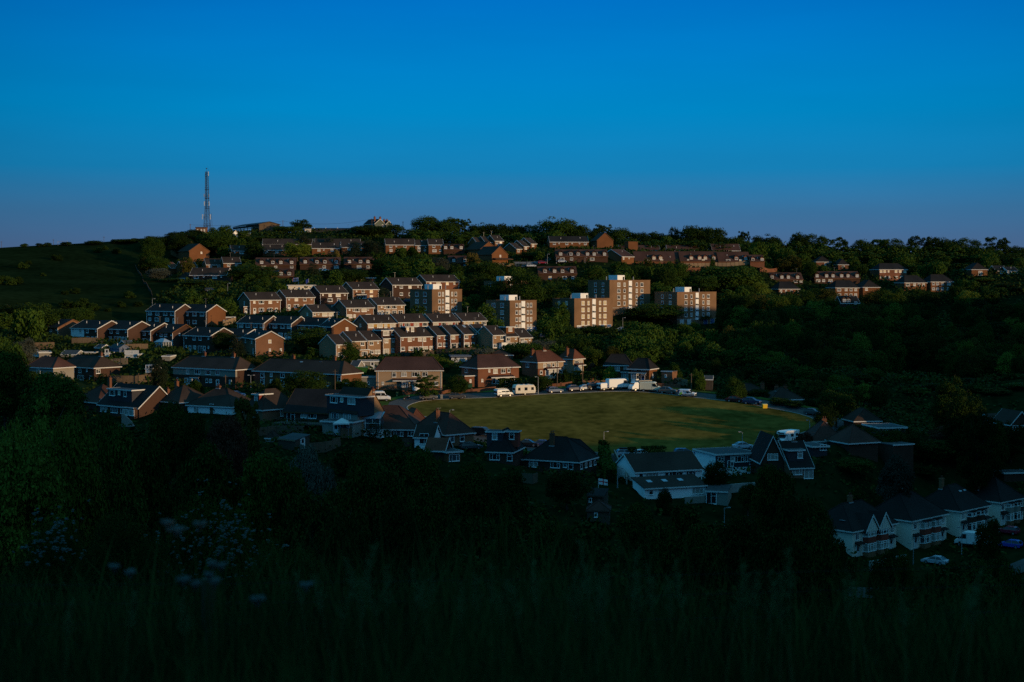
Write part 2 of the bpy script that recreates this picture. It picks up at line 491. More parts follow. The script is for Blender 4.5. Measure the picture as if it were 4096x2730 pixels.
def house(lab, reg, xl, xr, yb, ye, d, th, D, roof, rise, wall, rmat, up='', lo='', L='', Rt='', name='house', cat='house', group=None,
          rf=.5, re=0.0, o=.35, v=.22, hip=None, ch=(), dm=(), nfl=0, clad=None, near=None, porch=(), bays=(), sk=(), ann=(), trim='white_paint',
          door='white_paint', pipes=(), glass=None, sto=2.65, topo=.28, low=2.15, up2=None, ground=True, lab2=None, nofascia=False, aerial=()):
    th = R(th)
    d = FD(d)
    hr = random.Random(int(xl) * 31 + int(yb) * 7 + ord(reg[0]))
    p0 = P(reg, xl, yb, d)
    ur = ray(reg, xr, yb)[0]
    W = (ur * p0.y - p0.x) / (math.cos(th) - ur * math.sin(th))
    H = P(reg, xl, ye, d).z - p0.z
    near = d < 400 if near is None else near
    hip = hip or (.55 if group in (g6, g11) else .8 if group == g8 else 1.0)
    root = thing(name, lab, cat, p0, th, group)
    if ground:
        for fx in (0, .5, 1):
            q = p0 + Vector((math.cos(th), math.sin(th), 0)) * (W * fx)
            GROUND.append((q.x, q.y, q.z))
    FOOT.append((p0.x, p0.y, th, W, D))
    s_ = REG[reg]
    FRONTS.append((s_[0] + xl / s_[2], s_[0] + xr / s_[2], s_[1] + ye / s_[2], s_[1] + yb / s_[2], d, rise * FPX / d))
    B = -5.0
    wb = MB()
    if roof == 'G':
        wb.prism([(0, B), (0, H), (D * rf, H + rise), (D, H + re), (D, B)], 0, W)
    elif roof == 'F':
        wb.prism([(0, B), (0, H), (W * rf, H + rise), (W, H), (W, B)], 0, D, 'y')
    elif roof == 'M':
        wb.prism([(0, B), (0, H), (D, H + rise), (D, B)], 0, W)
    else:
        wb.box(0, W, 0, D, B, H)
    wo = wb.build('wall', wall, root)
    rb, fb = MB(), MB()
    if roof == 'G':
        rz = roof_G(rb, fb, W, D, H, rise, rf, re, o, v)
    elif roof == 'F':
        rz = roof_F(rb, fb, W, D, H, rise, rf, o, v)
    elif roof == 'H':
        rz = roof_H(rb, fb, W, D, H, rise, o, hip)
    elif roof == 'M':
        s = rise / D
        rb.prism([(-o, H - o * s + .03), (-o, H - o * s + .18), (D + o, H + rise + o * s + .18), (D + o, H + rise + o * s + .03)], -v, W + v)
        fb.box(-v, W + v, -o - .05, -o - .002, H - o * s - .1, H - o * s + .15)
        rz = lambda x, y: H + s * y + .18
    else:
        rb.box(-o, W + o, -o, D + o, H + .01, H + .22)
        for x0, x1, y0, y1 in ((-o - .04, W + o + .04, -o - .05, -o - .003), (-o - .04, W + o + .04, D + o + .003, D + o + .05),
                               (-o - .05, -o - .003, -o, D + o), (W + o + .003, W + o + .05, -o, D + o)):
            fb.box(x0, x1, y0, y1, H - .05, H + .27)
        rz = lambda x, y: H + .22
    ro = rb.build('roof', rmat, root)
    if not nofascia:
        fb.build('fascia', trim, root)
    if clad:
        cm, z0f, z1f, f0, f1 = clad
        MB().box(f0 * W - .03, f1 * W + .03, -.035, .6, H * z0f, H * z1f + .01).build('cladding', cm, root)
    yo = -.035 if clad else 0
    holder = root
    if roof == 'G' and d > 400 and W > 4.5:
        for fx_ in ((.3, .8) if W > 8 else (.55,)):
            x_, y_ = W * fx_, D * rf * hr.uniform(.3, .6)
            MB().tube((x_, y_, rz(x_, y_) - .2), (x_, y_, rz(x_, y_) + .75), .075, n=6).build('vent_pipe', 'white_plastic', ro)
        if hr.random() < .45:
            x_, y_ = W * hr.uniform(.1, .9), D * rf
            zz_ = rz(x_, y_)
            ab = MB().tube((x_, y_, zz_ - .3), (x_, y_, zz_ + 2.0), .04, n=4).tube((x_ - .6, y_, zz_ + 1.9), (x_ + .6, y_, zz_ + 1.9), .035, n=4)
            for k_ in range(4): ab.tube((x_ - .5 + k_ * .3, y_ - .3, zz_ + 1.9), (x_ - .5 + k_ * .3, y_ + .3, zz_ + 1.9), .025, n=3)
            ab.build('aerial', 'steel', ro)
    if nfl:
        for i in range(nfl):
            openings(root, up, H - .75 - sto * i, W, 0, 'front', D, near, glass, door, hr)
            openings(root, L, H - .75 - sto * i, W, 0, 'left', D, near, glass, door, hr)
        openings(root, lo, low, W, 0, 'front', D, near, glass, door, hr)
    else:
        openings(root, up, H - topo, W, 0, 'front', D, near, glass, door, hr)
        openings(root, lo, low, W, 0, 'front', D, near, glass, door, hr)
        for face, sp in (('left', L), ('right', Rt)):
            a, _, b = sp.partition('/')
            openings(root, a, H - topo, W, 0, face, D, near, glass, door, hr)
            openings(root, b, low, W, 0, face, D, near, glass, door, hr)
    if clad:
        for c in root.children:
            if c.name.startswith('window') and abs(c.rotation_euler.z) < .01:
                c.location.y = -.036
    for fx, fy, *rest in ch:
        x, y = fx * W, fy * D
        chimney(ro, x, y, min(rz(x, y), H + rise), H + rise + (rest[0] if rest else 1.0), rest[1] if len(rest) > 1 else 'red_brick')
    for fx, w_, y0, h_, style, win, *rest in dm:
        zt = rz(fx * W, y0) + h_
        yend = D * .5 if roof == 'H' else D * rf
        dormer(root, fx * W, w_, y0, max(yend, y0 + 1.2), rz(fx * W, y0) - .3, zt, style, rest[0] if rest else wall, rmat, win, near)
    for fx, fy in sk:
        x, y = fx * W, fy * D
        e = .55
        za, zb2 = rz(x, y - e), rz(x, y + e)
        mb = MB()
        mb.add([(x - .45, y - e, za + .03), (x + .45, y - e, za + .03), (x + .45, y + e, zb2 + .03), (x - .45, y + e, zb2 + .03),
                (x - .45, y - e, za + .10), (x + .45, y - e, za + .10), (x + .45, y + e, zb2 + .10), (x - .45, y + e, zb2 + .10)],
               [(4, 5, 6, 7), (0, 1, 5, 4), (1, 2, 6, 5), (2, 3, 7, 6), (3, 0, 4, 7)])
        mb.build('skylight', 'sky_glass', ro)
    for f0, f1, dep, z in porch:
        x0, x1 = f0 * W, f1 * W
        mb = MB().prism([(-dep, z - .35), (-dep, z - .22), (0, z + .25), (0, z + .1)], x0, x1)
        pr = mb.build('porch_roof', rmat, root)
        MB().box(x0, x1, -dep - .05, -dep - .002, z - .42, z - .2).build('fascia', trim, pr)
    for f, bw, z0, z1, dep, bm in bays:
        x = f * W
        a = bw / 2
        c = a - min(.5, dep)
        pl = [(x - a, 0), (x - c, -dep), (x + c, -dep), (x + a, 0)]
        b0 = MB().prism(pl, -2.0, z0, 'z')
        bo = b0.build('bay_window', bm, root)
        MB().prism([(x - a + .06, 0), (x - c, -dep + .07), (x + c, -dep + .07), (x + a - .06, 0)], z0 + .001, z1, 'z').build('pane', hr.choice(['dark_glass', 'curtained_glass']), bo)
        fr = MB()
        cols = [pl[0], pl[1], (x - c * .33, -dep), (x + c * .33, -dep), pl[2], pl[3]]
        for px, py in cols:
            fr.box(px - .06, px + .06, py - .03, py + .07, z0, z1)
        for (ax, ay), (bx, by) in zip(pl[:-1], pl[1:]):
            for zz, hh in ((z0, .1), (z0 + (z1 - z0) * .7, .06), (z1 - .09, .09)):
                fr.prism([(ax, ay - .02), (bx, by - .02), (bx, by + .06), (ax, ay + .06)], zz, zz + hh, 'z')
        fr.build('window_frame', 'white_plastic', bo)
        MB().prism([(x - a - .1, 0), (x - c - .1, -dep - .14), (x + c + .1, -dep - .14), (x + a + .1, 0)], z1 + .002, z1 + .16, 'z').build('bay_roof', 'roof_felt', bo)
    for x0, x1, y0, y1, h, am, style, win in ann:
        eb = MB()
        if style == 'L':
            eb.box(x0, x1, y0, y1, B, h)
        else:
            eb.prism([(y0, B), (y0, h), (y1, h + 1.1), (y1, B)], x0, x1)
        eo = eb.build('extension', am, root)
        er = MB()
        if style == 'L':
            er.box(x0 - .12, x1 + .12, y0 - .12, y1, h + .002, h + .2)
        else:
            s = 1.1 / (y1 - y0)
            er.prism([(y0 - .25, h - .25 * s + .02), (y0 - .25, h - .25 * s + .16), (y1, h + 1.26), (y1, h + 1.12)], x0 - .15, x1 + .15)
        er.build('roof', 'roof_felt' if style == 'L' else rmat, eo)
        if style == 'L':
            MB().box(x0 - .14, x1 + .14, y0 - .18, y0 - .122, h - .03, h + .22).build('fascia', trim, eo)
        for tok in win.split():
            k, f = tok[0], float(tok[1:])
            if k in 'dDg':
                link('door', door_mesh(k, door), eo, (x0 + f * (x1 - x0), y0, 0))
            else:
                link('window', window_mesh(k, hr.choice(['dark_glass', 'curtained_glass']))[2], eo, (x0 + f * (x1 - x0), y0, (min(2.1, h - .2)) - WKIND[k][1]))
    for f in pipes:
        MB().box(f * W - .05, f * W + .05, -.12, -.036 if clad else -.002, 0, H - .1).build('downpipe', 'white_plastic', root)
    for fx, fy, hh in aerial:
        z = rz(fx * W, fy * D)
        ab = MB().tube((fx * W, fy * D, z - .3), (fx * W, fy * D, z + hh), .03, .025, 5)
        ab.tube((fx * W - .5, fy * D, z + hh - .1), (fx * W + .5, fy * D, z + hh - .1), .02, n=4)
        for k in range(5):
            xx = fx * W - .45 + k * .2
            ab.tube((xx, fy * D - .2, z + hh - .1), (xx, fy * D + .2, z + hh - .1), .012, n=4)
        ab.build('aerial', 'steel', ro)
    root['_w'] = W
    return root, W, H


mat('sky_glass', (.25, .27, .30), .08, 0, spec=.6)
# ------------------------------------------------------------------ the houses, row by row (measured edges, depth, turn)
DKW = dict(rf=.56, o=.4)
g1 = 'shaded semis stepping up the hill'
# brick pairs on the far left, darkened to carry shade, fronts turned away from the sun
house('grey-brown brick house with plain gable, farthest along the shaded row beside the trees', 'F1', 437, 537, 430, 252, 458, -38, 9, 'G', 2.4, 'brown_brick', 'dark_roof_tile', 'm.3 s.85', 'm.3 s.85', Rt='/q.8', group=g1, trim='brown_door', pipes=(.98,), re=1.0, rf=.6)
house('semi with white boarding on its left half and pale blue on its right', 'F1', 655, 900, 392, 258, 452, -38, 8.5, 'G', 2.3, 'dark_shaded_brick', 'dark_roof_tile', 's.08 m.36 m.62 s.93', 's.08 m.34 p.63 d.80 s.93', group=g1, clad=('white_render', .42, 1, 0, .49), pipes=(.99,), re=.8, rf=.6, sk=())
house('dark semi with white verge and a bright outside lamp by its door', 'F1', 930, 1178, 394, 264, 449, -38, 8.5, 'G', 2.3, 'dark_shaded_brick', 'dark_roof_tile', 's.1 m.38 m.62 s.92', 's.1 d.24 p.33 p.56 m.7 d.82 s.93', group=g1, pipes=(.01, .99), re=.8, rf=.6)
house('dark semi with dormant white drainpipe, behind a garden shed and board fences', 'F1', 1240, 1388, 415, 282, 447, -38, 8.5, 'G', 2.3, 'dark_shaded_brick', 'dark_roof_tile', 's.08 m.36 m.6 s.92', 's.08 m.5 p.66 s.92', group=g1, pipes=(.99,), re=.8, rf=.6)
house('dark semi with a white glazed conservatory against its front', 'F1', 1425, 1590, 432, 295, 444, -38, 8.5, 'G', 2.3, 'dark_shaded_brick', 'dark_roof_tile', 's.08 m.36 m.6 s.92', 's.08 s.92', Rt='s.3', group=g1, pipes=(.99,), re=.4, rf=.58, trim='brown_door')
house('dark semi with two white front doors and white-framed windows, right of the conservatory', 'F1', 1690, 1935, 480, 325, 438, -38, 8.5, 'G', 2.3, 'dark_shaded_brick', 'dark_roof_tile', 's.1 m.4 m.62 s.93', 's.1 d.24 m.41 p.62 d.78 s.93', group=g1, pipes=(.01,), re=.8, rf=.6)
house('dark semi half hidden behind the garden conifer, white verge showing', 'F1', 1965, 2220, 470, 338, 440, -38, 8.5, 'G', 2.3, 'dark_shaded_brick', 'dark_roof_tile', 's.1 m.4 m.62 s.93', 's.1 m.4 m.62', group=g1, re=.8, rf=.6)
house('end house with large pale brick gable holding three small windows', 'F2', 395, 515, 725, 572, 428, -66, 8.2, 'G', 2.1, 'brown_brick', 'dark_roof_tile', 'q.2 q.7', 'd.8', Rt='Y.5/s.5 s.9', group=g1, rf=.55, pipes=(.99,))
# long dark rows above them
g2 = 'long dark terraces behind the shaded semis'
house('left half of long dark terrace with wide upper windows, next to green field', 'F1', 1348, 1612, 220, 100, 482, -37, 8, 'G', 2.2, 'dark_shaded_brick', 'dark_roof_tile', 'w.12 w.38 w.66 w.9', 'm.12 w.36 w.72 d.95', group=g2, pipes=(.01, .99))
house('terrace end with sunlit orange brick gable and small round window', 'F1', 1615, 1900, 242, 105, 480, -36, 8.4, 'G', 2.2, 'orange_brick', 'dark_roof_tile', 'w.12 w.36 w.62 w.86', 'D.04 p.4 w.62', Rt='/s.9', group=g2, clad=('dark_shaded_brick', 0, 1, 0, 1), pipes=(.99,), ann=())  # dark sheet over the front puts its shade into colour; gable stays orange
house('long dark terrace of three houses with small white gablets on its ridge', 'F2', 345, 588, 562, 440, 462, -37, 8, 'G', 2.2, 'dark_shaded_brick', 'dark_roof_tile', 'w.14 w.4 w.68 w.93', 'w.5', group=g2, pipes=(.01, .99))
house('middle part of the long dark terrace behind the round garden tree', 'F2', 590, 842, 590, 445, 458, -37, 8, 'G', 2.2, 'dark_shaded_brick', 'dark_roof_tile', 'w.14 w.4 w.68 w.92', 'm.3 w.6 d.8 d.92', group=g2, pipes=(.99,))
house('right part of the long dark terrace, roof ending in a white verge', 'F2', 845, 1105, 590, 458, 454, -37, 8, 'G', 2.2, 'dark_shaded_brick', 'dark_roof_tile', 'w.14 w.4 w.68', 'w.3', group=g2)
house('end house with glowing red-orange gable, white verges and one slit window', 'F2', 1100, 1213, 610, 470, 446, -58, 8.2, 'G', 2.3, 'orange_brick', 'dark_roof_tile', 'w.45', '', Rt='n.62', group=g2, rf=.52, clad=('dark_shaded_brick', 0, 1, 0, 1))  # front covered in darker brick for its shade, lit gable left orange
# sunlit upper semis
g3 = 'sunlit brick semis below the dormer terraces'
SW = dict(o=.45, v=.3, pipes=(.005, .995))
house('sunlit brick semi with small white-doored side porch, leftmost of the upper row', 'F2', 460, 740, 362, 230, 500, 36, 9, 'G', 2.5, 'brown_brick', 'brown_roof_tile', 'n.14 w.37 m.66 s.9', 'd.15 w.37 w.66 d.86', L='t.5', group=g3, ann=((-1.9, -.03, 1.2, 3.4, 2.5, 'brown_brick', 'L', 'd.5'),), **SW)
house('sunlit brick semi with arched side porch in its shaded gable wall', 'F2', 792, 1050, 327, 206, 508, 36, 9, 'G', 2.5, 'brown_brick', 'brown_roof_tile', 's.1 m.36 m.66 s.9', 'd.1 w.36 m.68 w.88', L='/D.4', group=g3, **SW)
house('shaded brick semi between two sunlit ones on the upper row', 'F2', 1105, 1355, 272, 166, 518, 36, 9, 'G', 2.5, 'dark_shaded_brick', 'brown_roof_tile', 's.1 m.36 w.66 s.9', 'w.36 m.68', group=g3, **SW)  # tree shade put into a darker brick; its neighbours keep the brown
house('brick semi with tiled bay canopy, its right part behind the dark spruce', 'F2', 1405, 1640, 242, 132, 527, 36, 9, 'G', 2.5, 'brown_brick', 'brown_roof_tile', 's.14 m.4 y.72', 'm.25 w.45 y.72', group=g3, porch=((.1, .5, .8, 2.7),), **SW)
house('bluish shaded brick semi between dark spruce and the left flats', 'B', 1540, 1805, 905, 780, 534, 34, 9, 'G', 2.5, 'dark_shaded_brick', 'brown_roof_tile', 's.1 m.3 m.6 s.88', 'm.3 q.6 w.75', group=g3, **SW)  # shade on this semi given by the darker brick
house('brick semi with yellow-lit windows rising behind the left block of flats', 'B', 1850, 2150, 885, 750, 548, 34, 9, 'G', 2.5, 'red_brick', 'brown_roof_tile', 'Y.13 w.37 y.64 Y.86', 'y.88', group=g3, **SW)
house('lower sunlit semi with pale brick front and dark gable, beside the round tree', 'F2', 1035, 1300, 412, 342, 474, 36, 9, 'G', 2.3, 'buff_brick', 'brown_roof_tile', 'n.07 s.2 w.42 w.64 s.9', '', L='Y.6', group=g3, **SW)
house('sunlit brown brick semi with open ground-floor window at left, middle of lower row', 'F2', 1345, 1595, 424, 302, 476, 36, 9, 'G', 2.4, 'brown_brick', 'brown_roof_tile', 's.12 n.27 w.4 w.65 s.8', 'w.12 n.3 w.8', group=g3, **SW)
house('sunlit buff semi with row of ground-floor glazing, right end of lower row', 'F2', 1632, 1878, 387, 277, 488, 36, 9, 'G', 2.4, 'buff_brick', 'brown_roof_tile', 's.15 n.27 w.4 w.62 s.9', 'x.12 p.38 p.62 p.85', group=g3, topo=.25, **SW)
# row with coloured panels
g4 = 'panelled terrace behind the lit front terrace'
house('terrace house with ochre panels and a wide dark gable, left of panelled row', 'F2', 1538, 1808, 535, 446, 446, 36, 8.5, 'G', 2.4, 'brown_brick', 'brown_roof_tile', 'w.12 w.42 q.62 w.86', '', L='Y.5', group=g4, clad=('ochre_panel', .6, .97, .05, .95), o=.4)
house('terrace house with oxide-red panels, roof overlapping the ochre-panelled one', 'F2', 1820, 2100, 525, 436, 452, 36, 8.5, 'G', 2.4, 'brown_brick', 'brown_roof_tile', 'q.1 w.3 w.6 w.88', '', group=g4, clad=('oxide_panel', .6, .97, .05, .95), o=.4)
house('terrace house with dull red panels below the left flats', 'F3', 300, 540, 520, 432, 458, 36, 8.5, 'G', 2.4, 'brown_brick', 'brown_roof_tile', 'w.12 w.42 w.66 q.9', '', group=g4, clad=('oxide_panel', .6, .97, .05, .95), o=.4)
house('terrace house with yellow panel, right end of panelled row by second flats', 'F3', 575, 795, 510, 424, 464, 36, 8.5, 'G', 2.4, 'brown_brick', 'brown_roof_tile', 'q.1 w.3 w.6 w.88', '', group=g4, clad=('ochre_panel', .6, .97, .05, .95), o=.4)
# lit front terrace
g5 = 'sunlit front terrace stepping along the hillside'
T5 = dict(o=.35, v=.12, pipes=(.01,))
house('sunlit terrace end house with long dark roof slope, leftmost, beside round tree', 'F2', 1250, 1352, 782, 640, 412, 40, 9, 'G', 2.6, 'buff_brick', 'brown_roof_tile', 's.25', 'x.5', group=g5, **T5)
house('sunlit terrace house with flat-roofed ground-floor extension beside young tree', 'F2', 1395, 1526, 772, 610, 416, 40, 9, 'G', 2.6, 'buff_brick', 'brown_roof_tile', 'm.75', '', group=g5, ann=((1.6, 5.0, -1.8, 0, 2.5, 'buff_brick', 'L', 'w.5'),), **T5)
house('sunlit terrace house with two upper windows, left of the big-dormer house', 'F2', 1540, 1660, 760, 604, 420, 40, 9, 'G', 2.6, 'buff_brick', 'brown_roof_tile', 'm.3 s.8', 'm.3 w.75', group=g5, **T5)
house('terrace house with tall boxy dormer and glazed balcony doors', 'F2', 1682, 1806, 746, 584, 424, 40, 9, 'G', 2.6, 'buff_brick', 'brown_roof_tile', 'm.25 n.75', 'p.25 m.75', group=g5, dm=((.5, 5.6, .3, 1.9, 'f', 'o.3 q.75', 'dark_shaded_brick'),), **T5)
house('wide red-brown pair with flat box dormer and white downpipe between', 'F2', 1840, 2150, 730, 572, 424, 36, 9, 'G', 2.6, 'red_brick', 'brown_roof_tile', 's.07 m.28 s.39 m.58 q.72 s.92', 'm.08 m.3 p.45 m.6 p.74 m.92', group=g5, dm=((.42, 3.8, 2.0, 1.5, 'f', 'Y.2 q.65', 'dark_shaded_brick'),), o=.35, v=.12, pipes=(.01, .66))
house('red-brown terrace house just right of the flat-dormer pair', 'F3', 340, 447, 692, 556, 430, 38, 9, 'G', 2.6, 'red_brick', 'brown_roof_tile', 's.2 m.75', 'm.25 w.75', group=g5, **T5)
house('red-brown terrace house with small white wall box between ground-floor windows', 'F3', 462, 572, 692, 550, 431, 38, 9, 'G', 2.6, 'red_brick', 'brown_roof_tile', 'm.25 s.8', 'p.3 p.8', group=g5, **T5)
house('red-brown terrace house with skylight low on roof, before the buff ones', 'F3', 587, 696, 688, 546, 432, 38, 9, 'G', 2.6, 'red_brick', 'brown_roof_tile', 'm.2 s.75', 'w.25 m.75', group=g5, sk=((.6, .4),), **T5)
house('buff terrace house with four neat windows at the bend of the row', 'F3', 726, 836, 664, 540, 436, 38, 9, 'G', 2.6, 'buff_brick', 'brown_roof_tile', 's.18 m.75', 'w.25 m.75', group=g5, **T5)
house('buff terrace house with little white glazed porch', 'F3', 852, 966, 702, 554, 430, 36, 9, 'G', 2.6, 'buff_brick', 'brown_roof_tile', 's.2 m.75', 'm.2 n.85', group=g5, ann=((2.2, 4.6, -1.6, 0, 2.4, 'white_render', 'L', 'd.3'),), **T5)
house('buff terrace house with small square dormer, second from right end', 'F3', 972, 1086, 690, 568, 432, 36, 9, 'G', 2.6, 'buff_brick', 'brown_roof_tile', 'm.2 s.8', 'w.25 w.75', group=g5, dm=((.55, 3.1, 1.2, 1.9, 'f', 'm.5', 'orange_brick'),), **T5)
house('low buff terrace end house under a brown roof, right end of lit terrace', 'F3', 1096, 1214, 670, 578, 436, 36, 9, 'G', 2.6, 'buff_brick', 'brown_roof_tile', 'm.25 s.8', 'w.4', group=g5, **T5)
# hipped pairs round the green
house('hipped brick house with one sunlit end wall and tall aerial', 'F1', 548, 866, 752, 610, 384, -38, 8.2, 'H', 2.9, 'dark_shaded_brick', 'brown_roof_tile', 's.25 m.4 m.6 s.8', 'x.62 n.9', Rt='m.15/', group=g6, ch=((.83, .5),), aerial=((.86, .5, 4.2),), ann=(), clad=None)
house('wide grey-banded hipped semi with two chimneys behind the dark cypress', 'F1', 1594, 2165, 785, 622, 376, -32, 8.2, 'H', 3.0, 'dark_shaded_brick', 'brown_roof_tile', 'q.24 w.4 w.57 m.72', 's.07 d.21 w.38 n.55 n.61 d.72 n.92', group=g6, clad=('grey_render', .62, 1, 0, 1), ch=((.33, .5), (.8, .5)), porch=((.3, .45, .8, 2.6),), bays=((.3, 2.6, .8, 2.2, .7, 'white_render'),))
house('long red hipped block with tile-hung left bay and two skylights', 'F2', 494, 1300, 1030, 884, 366, -31, 8.2, 'H', 3.0, 'orange_brick', 'brown_roof_tile', 'q.1 n.21 m.34 w.47 m.62 m.73 q.98', 'q.1 n.21 d.34 n.85', group=g6, clad=('red_tile_hanging', .45, 1, 0, .125), ch=((.33, .55), (.8, .55)), sk=((.46, .45), (.67, .5)), pipes=(.13,))
house('sunlit beige rendered semi with plum roof, bay window and glazed porch', 'F2', 1620, 2228, 1062, 884, 361, 4, 8.4, 'H', 3.2, 'beige_render', 'plum_roof_tile', 'q.27 m.42 w.6 m.74', 's.1 n.91', L='', group=g6, clad=('brown_brick', 0, .20, 0, 1), porch=((.25, .70, 1.3, 2.75),), bays=((.43, 2.3, .8, 2.25, .9, 'brown_brick'), (.6, 1.9, .8, 2.25, .6, 'white_render')), pipes=(.03, .98), ann=((-4.0, -.05, 1.6, 6, 3.2, 'grey_render', 'L', 's.5'), ))
house('sunlit red brick semi with tiled canopy over white bays', 'F3', 718, 1092, 1036, 862, 366, 32, 8.6, 'H', 3.2, 'red_brick', 'plum_roof_tile', 's.27 m.42 m.61 n.75', 's.1 n.92', L='m.3/s.5', group=g6, porch=((.26, .84, 1.3, 2.75),), bays=((.43, 2.2, .8, 2.25, .9, 'red_brick'), (.68, 2.4, .8, 2.25, .9, 'cream_render')), ann=((-3.4, -.05, 1.0, 5, 2.9, 'red_brick', 'L', 's.5'),))
house('sunlit hipped semi with beige upper band and glazed bays above a hedge', 'F3', 1268, 1500, 955, 808, 378, 38, 6.8, 'H', 2.9, 'red_brick', 'red_roof_tile', 'n.25 m.42 n.6 n.75', 'n.12 n.9', L='m.35/', group=g6, clad=('beige_render', .62, 1, 0, 1), porch=((.26, .80, 1.2, 2.75),), bays=((.42, 2.2, .8, 2.25, .9, 'cream_render'), (.64, 2.2, .8, 2.25, .9, 'cream_render')), ch=((.1, .5, .4), (.55, .5, .5)))
house('narrow beige-rendered hipped house at the right end of the sunlit semis', 'F3', 1590, 1688, 915, 778, 388, 50, 5.0, 'H', 2.6, 'beige_render', 'red_roof_tile', 'w.35 m.75', '', L='m.45/q.3', group=g6, bays=((.45, 3.0, .8, 2.2, .9, 'beige_render'),), porch=((.1, .9, 1.2, 2.7),), ch=((.12, .5, .4),))
house('shaded hipped brick house with white bay, left unit of the end pair', 'F3', 1880, 2124, 978, 834, 376, -6, 6, 'H', 2.8, 'orange_brick', 'dark_roof_tile', 'm.48 m.82', '', group=g6, bays=((.82, 2.4, .9, 2.4, .8, 'white_render'),), porch=((.6, .98, 1.2, 2.8),))
house('shaded brick house with blue front door, right unit of the end pair', 'F3', 2100, 2290, 985, 866, 370, -28, 5.4, 'H', 2.7, 'orange_brick', 'dark_roof_tile', 'm.28 m.72', 'd.7', Rt='/n.45', group=g6, bays=((.32, 2.2, .8, 2.2, .7, 'white_render'),), porch=((.08, .95, 1.2, 2.8),), door='blue_door', ann=((8.2, 11.2, 2.5, 6, 2.8, 'brown_brick', 'L', 's.4'),))
# nearer houses left of the green, in shade
g7 = 'shaded bungalows and chalets at the foot of the slope'
house('hipped cottage roof with tall brick chimney behind the leafy tree', 'F1', 690, 900, 1010, 930, 338, -40, 9, 'H', 3.8, 'dark_shaded_brick', 'plum_roof_tile', '', '', group=g7, ch=((.95, .4, 2.0),), sk=())
house('dark chalet house with white-edged steep gable and long flat dormer', 'F1', 905, 1278, 1060, 956, 322, -40, 8.6, 'G', 4.3, 'dark_shaded_brick', 'dark_roof_tile', '', 'x.14 x.4 x.64 d.86', group=g7, dm=((.46, 9.0, .9, 2.55, 'f', 'o.17 Y.47 q.72', 'dark_cladding'),), rf=.62, re=1.2, v=.25, ch=((.99, .9, -.6),), ann=((11.0, 15.0, -1.0, 4, 2.4, 'dark_shaded_brick', 'L', 'o.25 o.75'),))
house('bungalow with bright white walls and brown hipped roof among trees', 'F1', 1725, 2130, 1035, 970, 312, -26, 9, 'H', 3.6, 'white_render', 'brown_roof_tile', 'm.2', 'D.55', group=g7, ch=((.42, .5, .6),), near=True)
house('low hipped roof with tan sunlit slope beside the white-walled bungalow', 'F1', 1430, 1650, 1000, 930, 318, -40, 9, 'H', 3.4, 'dark_shaded_brick', 'brown_roof_tile', '', '', group=g7, ch=((.2, .5, .9),))
house('brick hip-roofed house with orange-lit hip and one tall white window', 'F2', 395, 575, 1330, 1230, 302, -42, 9.5, 'H', 4.0, 'brown_brick', 'brown_roof_tile', 'o.6', '', Rt='q.55/', group=g7, dm=((.45, 2.2, 1.2, 1.5, 'f', 'q.5', 'red_tile_hanging'),), near=True)
house('dark wide bungalow with glazed doors opening on a raised deck', 'F2', 772, 1180, 1345, 1252, 298, -20, 9, 'G', 4.2, 'dark_shaded_brick', 'dark_roof_tile', 'p.16 m.45 w.64', '', group=g7, rf=.6, topo=.15, trim='brown_door')
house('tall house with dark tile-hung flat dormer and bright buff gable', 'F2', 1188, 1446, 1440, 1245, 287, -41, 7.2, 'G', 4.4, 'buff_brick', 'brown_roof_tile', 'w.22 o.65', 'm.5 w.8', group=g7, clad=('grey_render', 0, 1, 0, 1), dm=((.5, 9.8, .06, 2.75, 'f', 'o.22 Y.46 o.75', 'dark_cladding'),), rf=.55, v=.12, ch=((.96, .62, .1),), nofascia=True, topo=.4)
house('low flat-roofed rear extension with shaded patio below the buff gable', 'F5', 665, 945, 545, 432, 281, -20, 6, 'L', 0, 'grey_render', 'roof_felt', '', 'd.45 w.75', group=g7, low=2.2, near=True, ground=False)
house('hip-roofed bungalow with white conservatory beside the pointed cypress', 'F5', 960, 1540, 575, 500, 290, -8, 10, 'H', 4.4, 'dark_shaded_brick', 'plum_roof_tile', 'm.06 q.55 w.7 m.9', '', group=g7, topo=.1, ch=((.3, .35, .2),), near=True)
house('second red-tiled hipped roof behind the conservatory bungalow', 'F5', 1470, 1640, 500, 455, 306, 20, 8, 'H', 3.0, 'dark_shaded_brick', 'red_roof_tile', '', '', group=g7)
house('brown hipped bungalow with small-paned windows in its sunlit-toned brick side', 'F5', 1800, 2055, 660, 556, 281, 38, 12, 'H', 3.9, 'brown_brick', 'plum_roof_tile', 'q.22 q.58', '', group=g7, topo=.2, ch=((.25, .45, .6),), aerial=((.25, .4, 3),), near=True)
house('low white wing with double glazed doors before the brown bungalow', 'F5', 1512, 1690, 635, 568, 277, -12, 5, 'G', 1.9, 'white_render', 'brown_roof_tile', '', 'p.5', group=g7, low=2.1, near=True, ground=False)
house('terracotta-tiled garage roof beside the white wing', 'F5', 1610, 1790, 730, 692, 268, -10, 6, 'G', 1.9, 'dark_shaded_brick', 'red_roof_tile', '', '', group=g7, near=True, ground=False)
house('flat-roofed brick annexe with white fascia and cross-framed window', 'F5', 1815, 1938, 800, 718, 266, 30, 9, 'L', 0, 'orange_brick', 'roof_felt', 'o.5', '', group=g7, topo=.35, near=True)
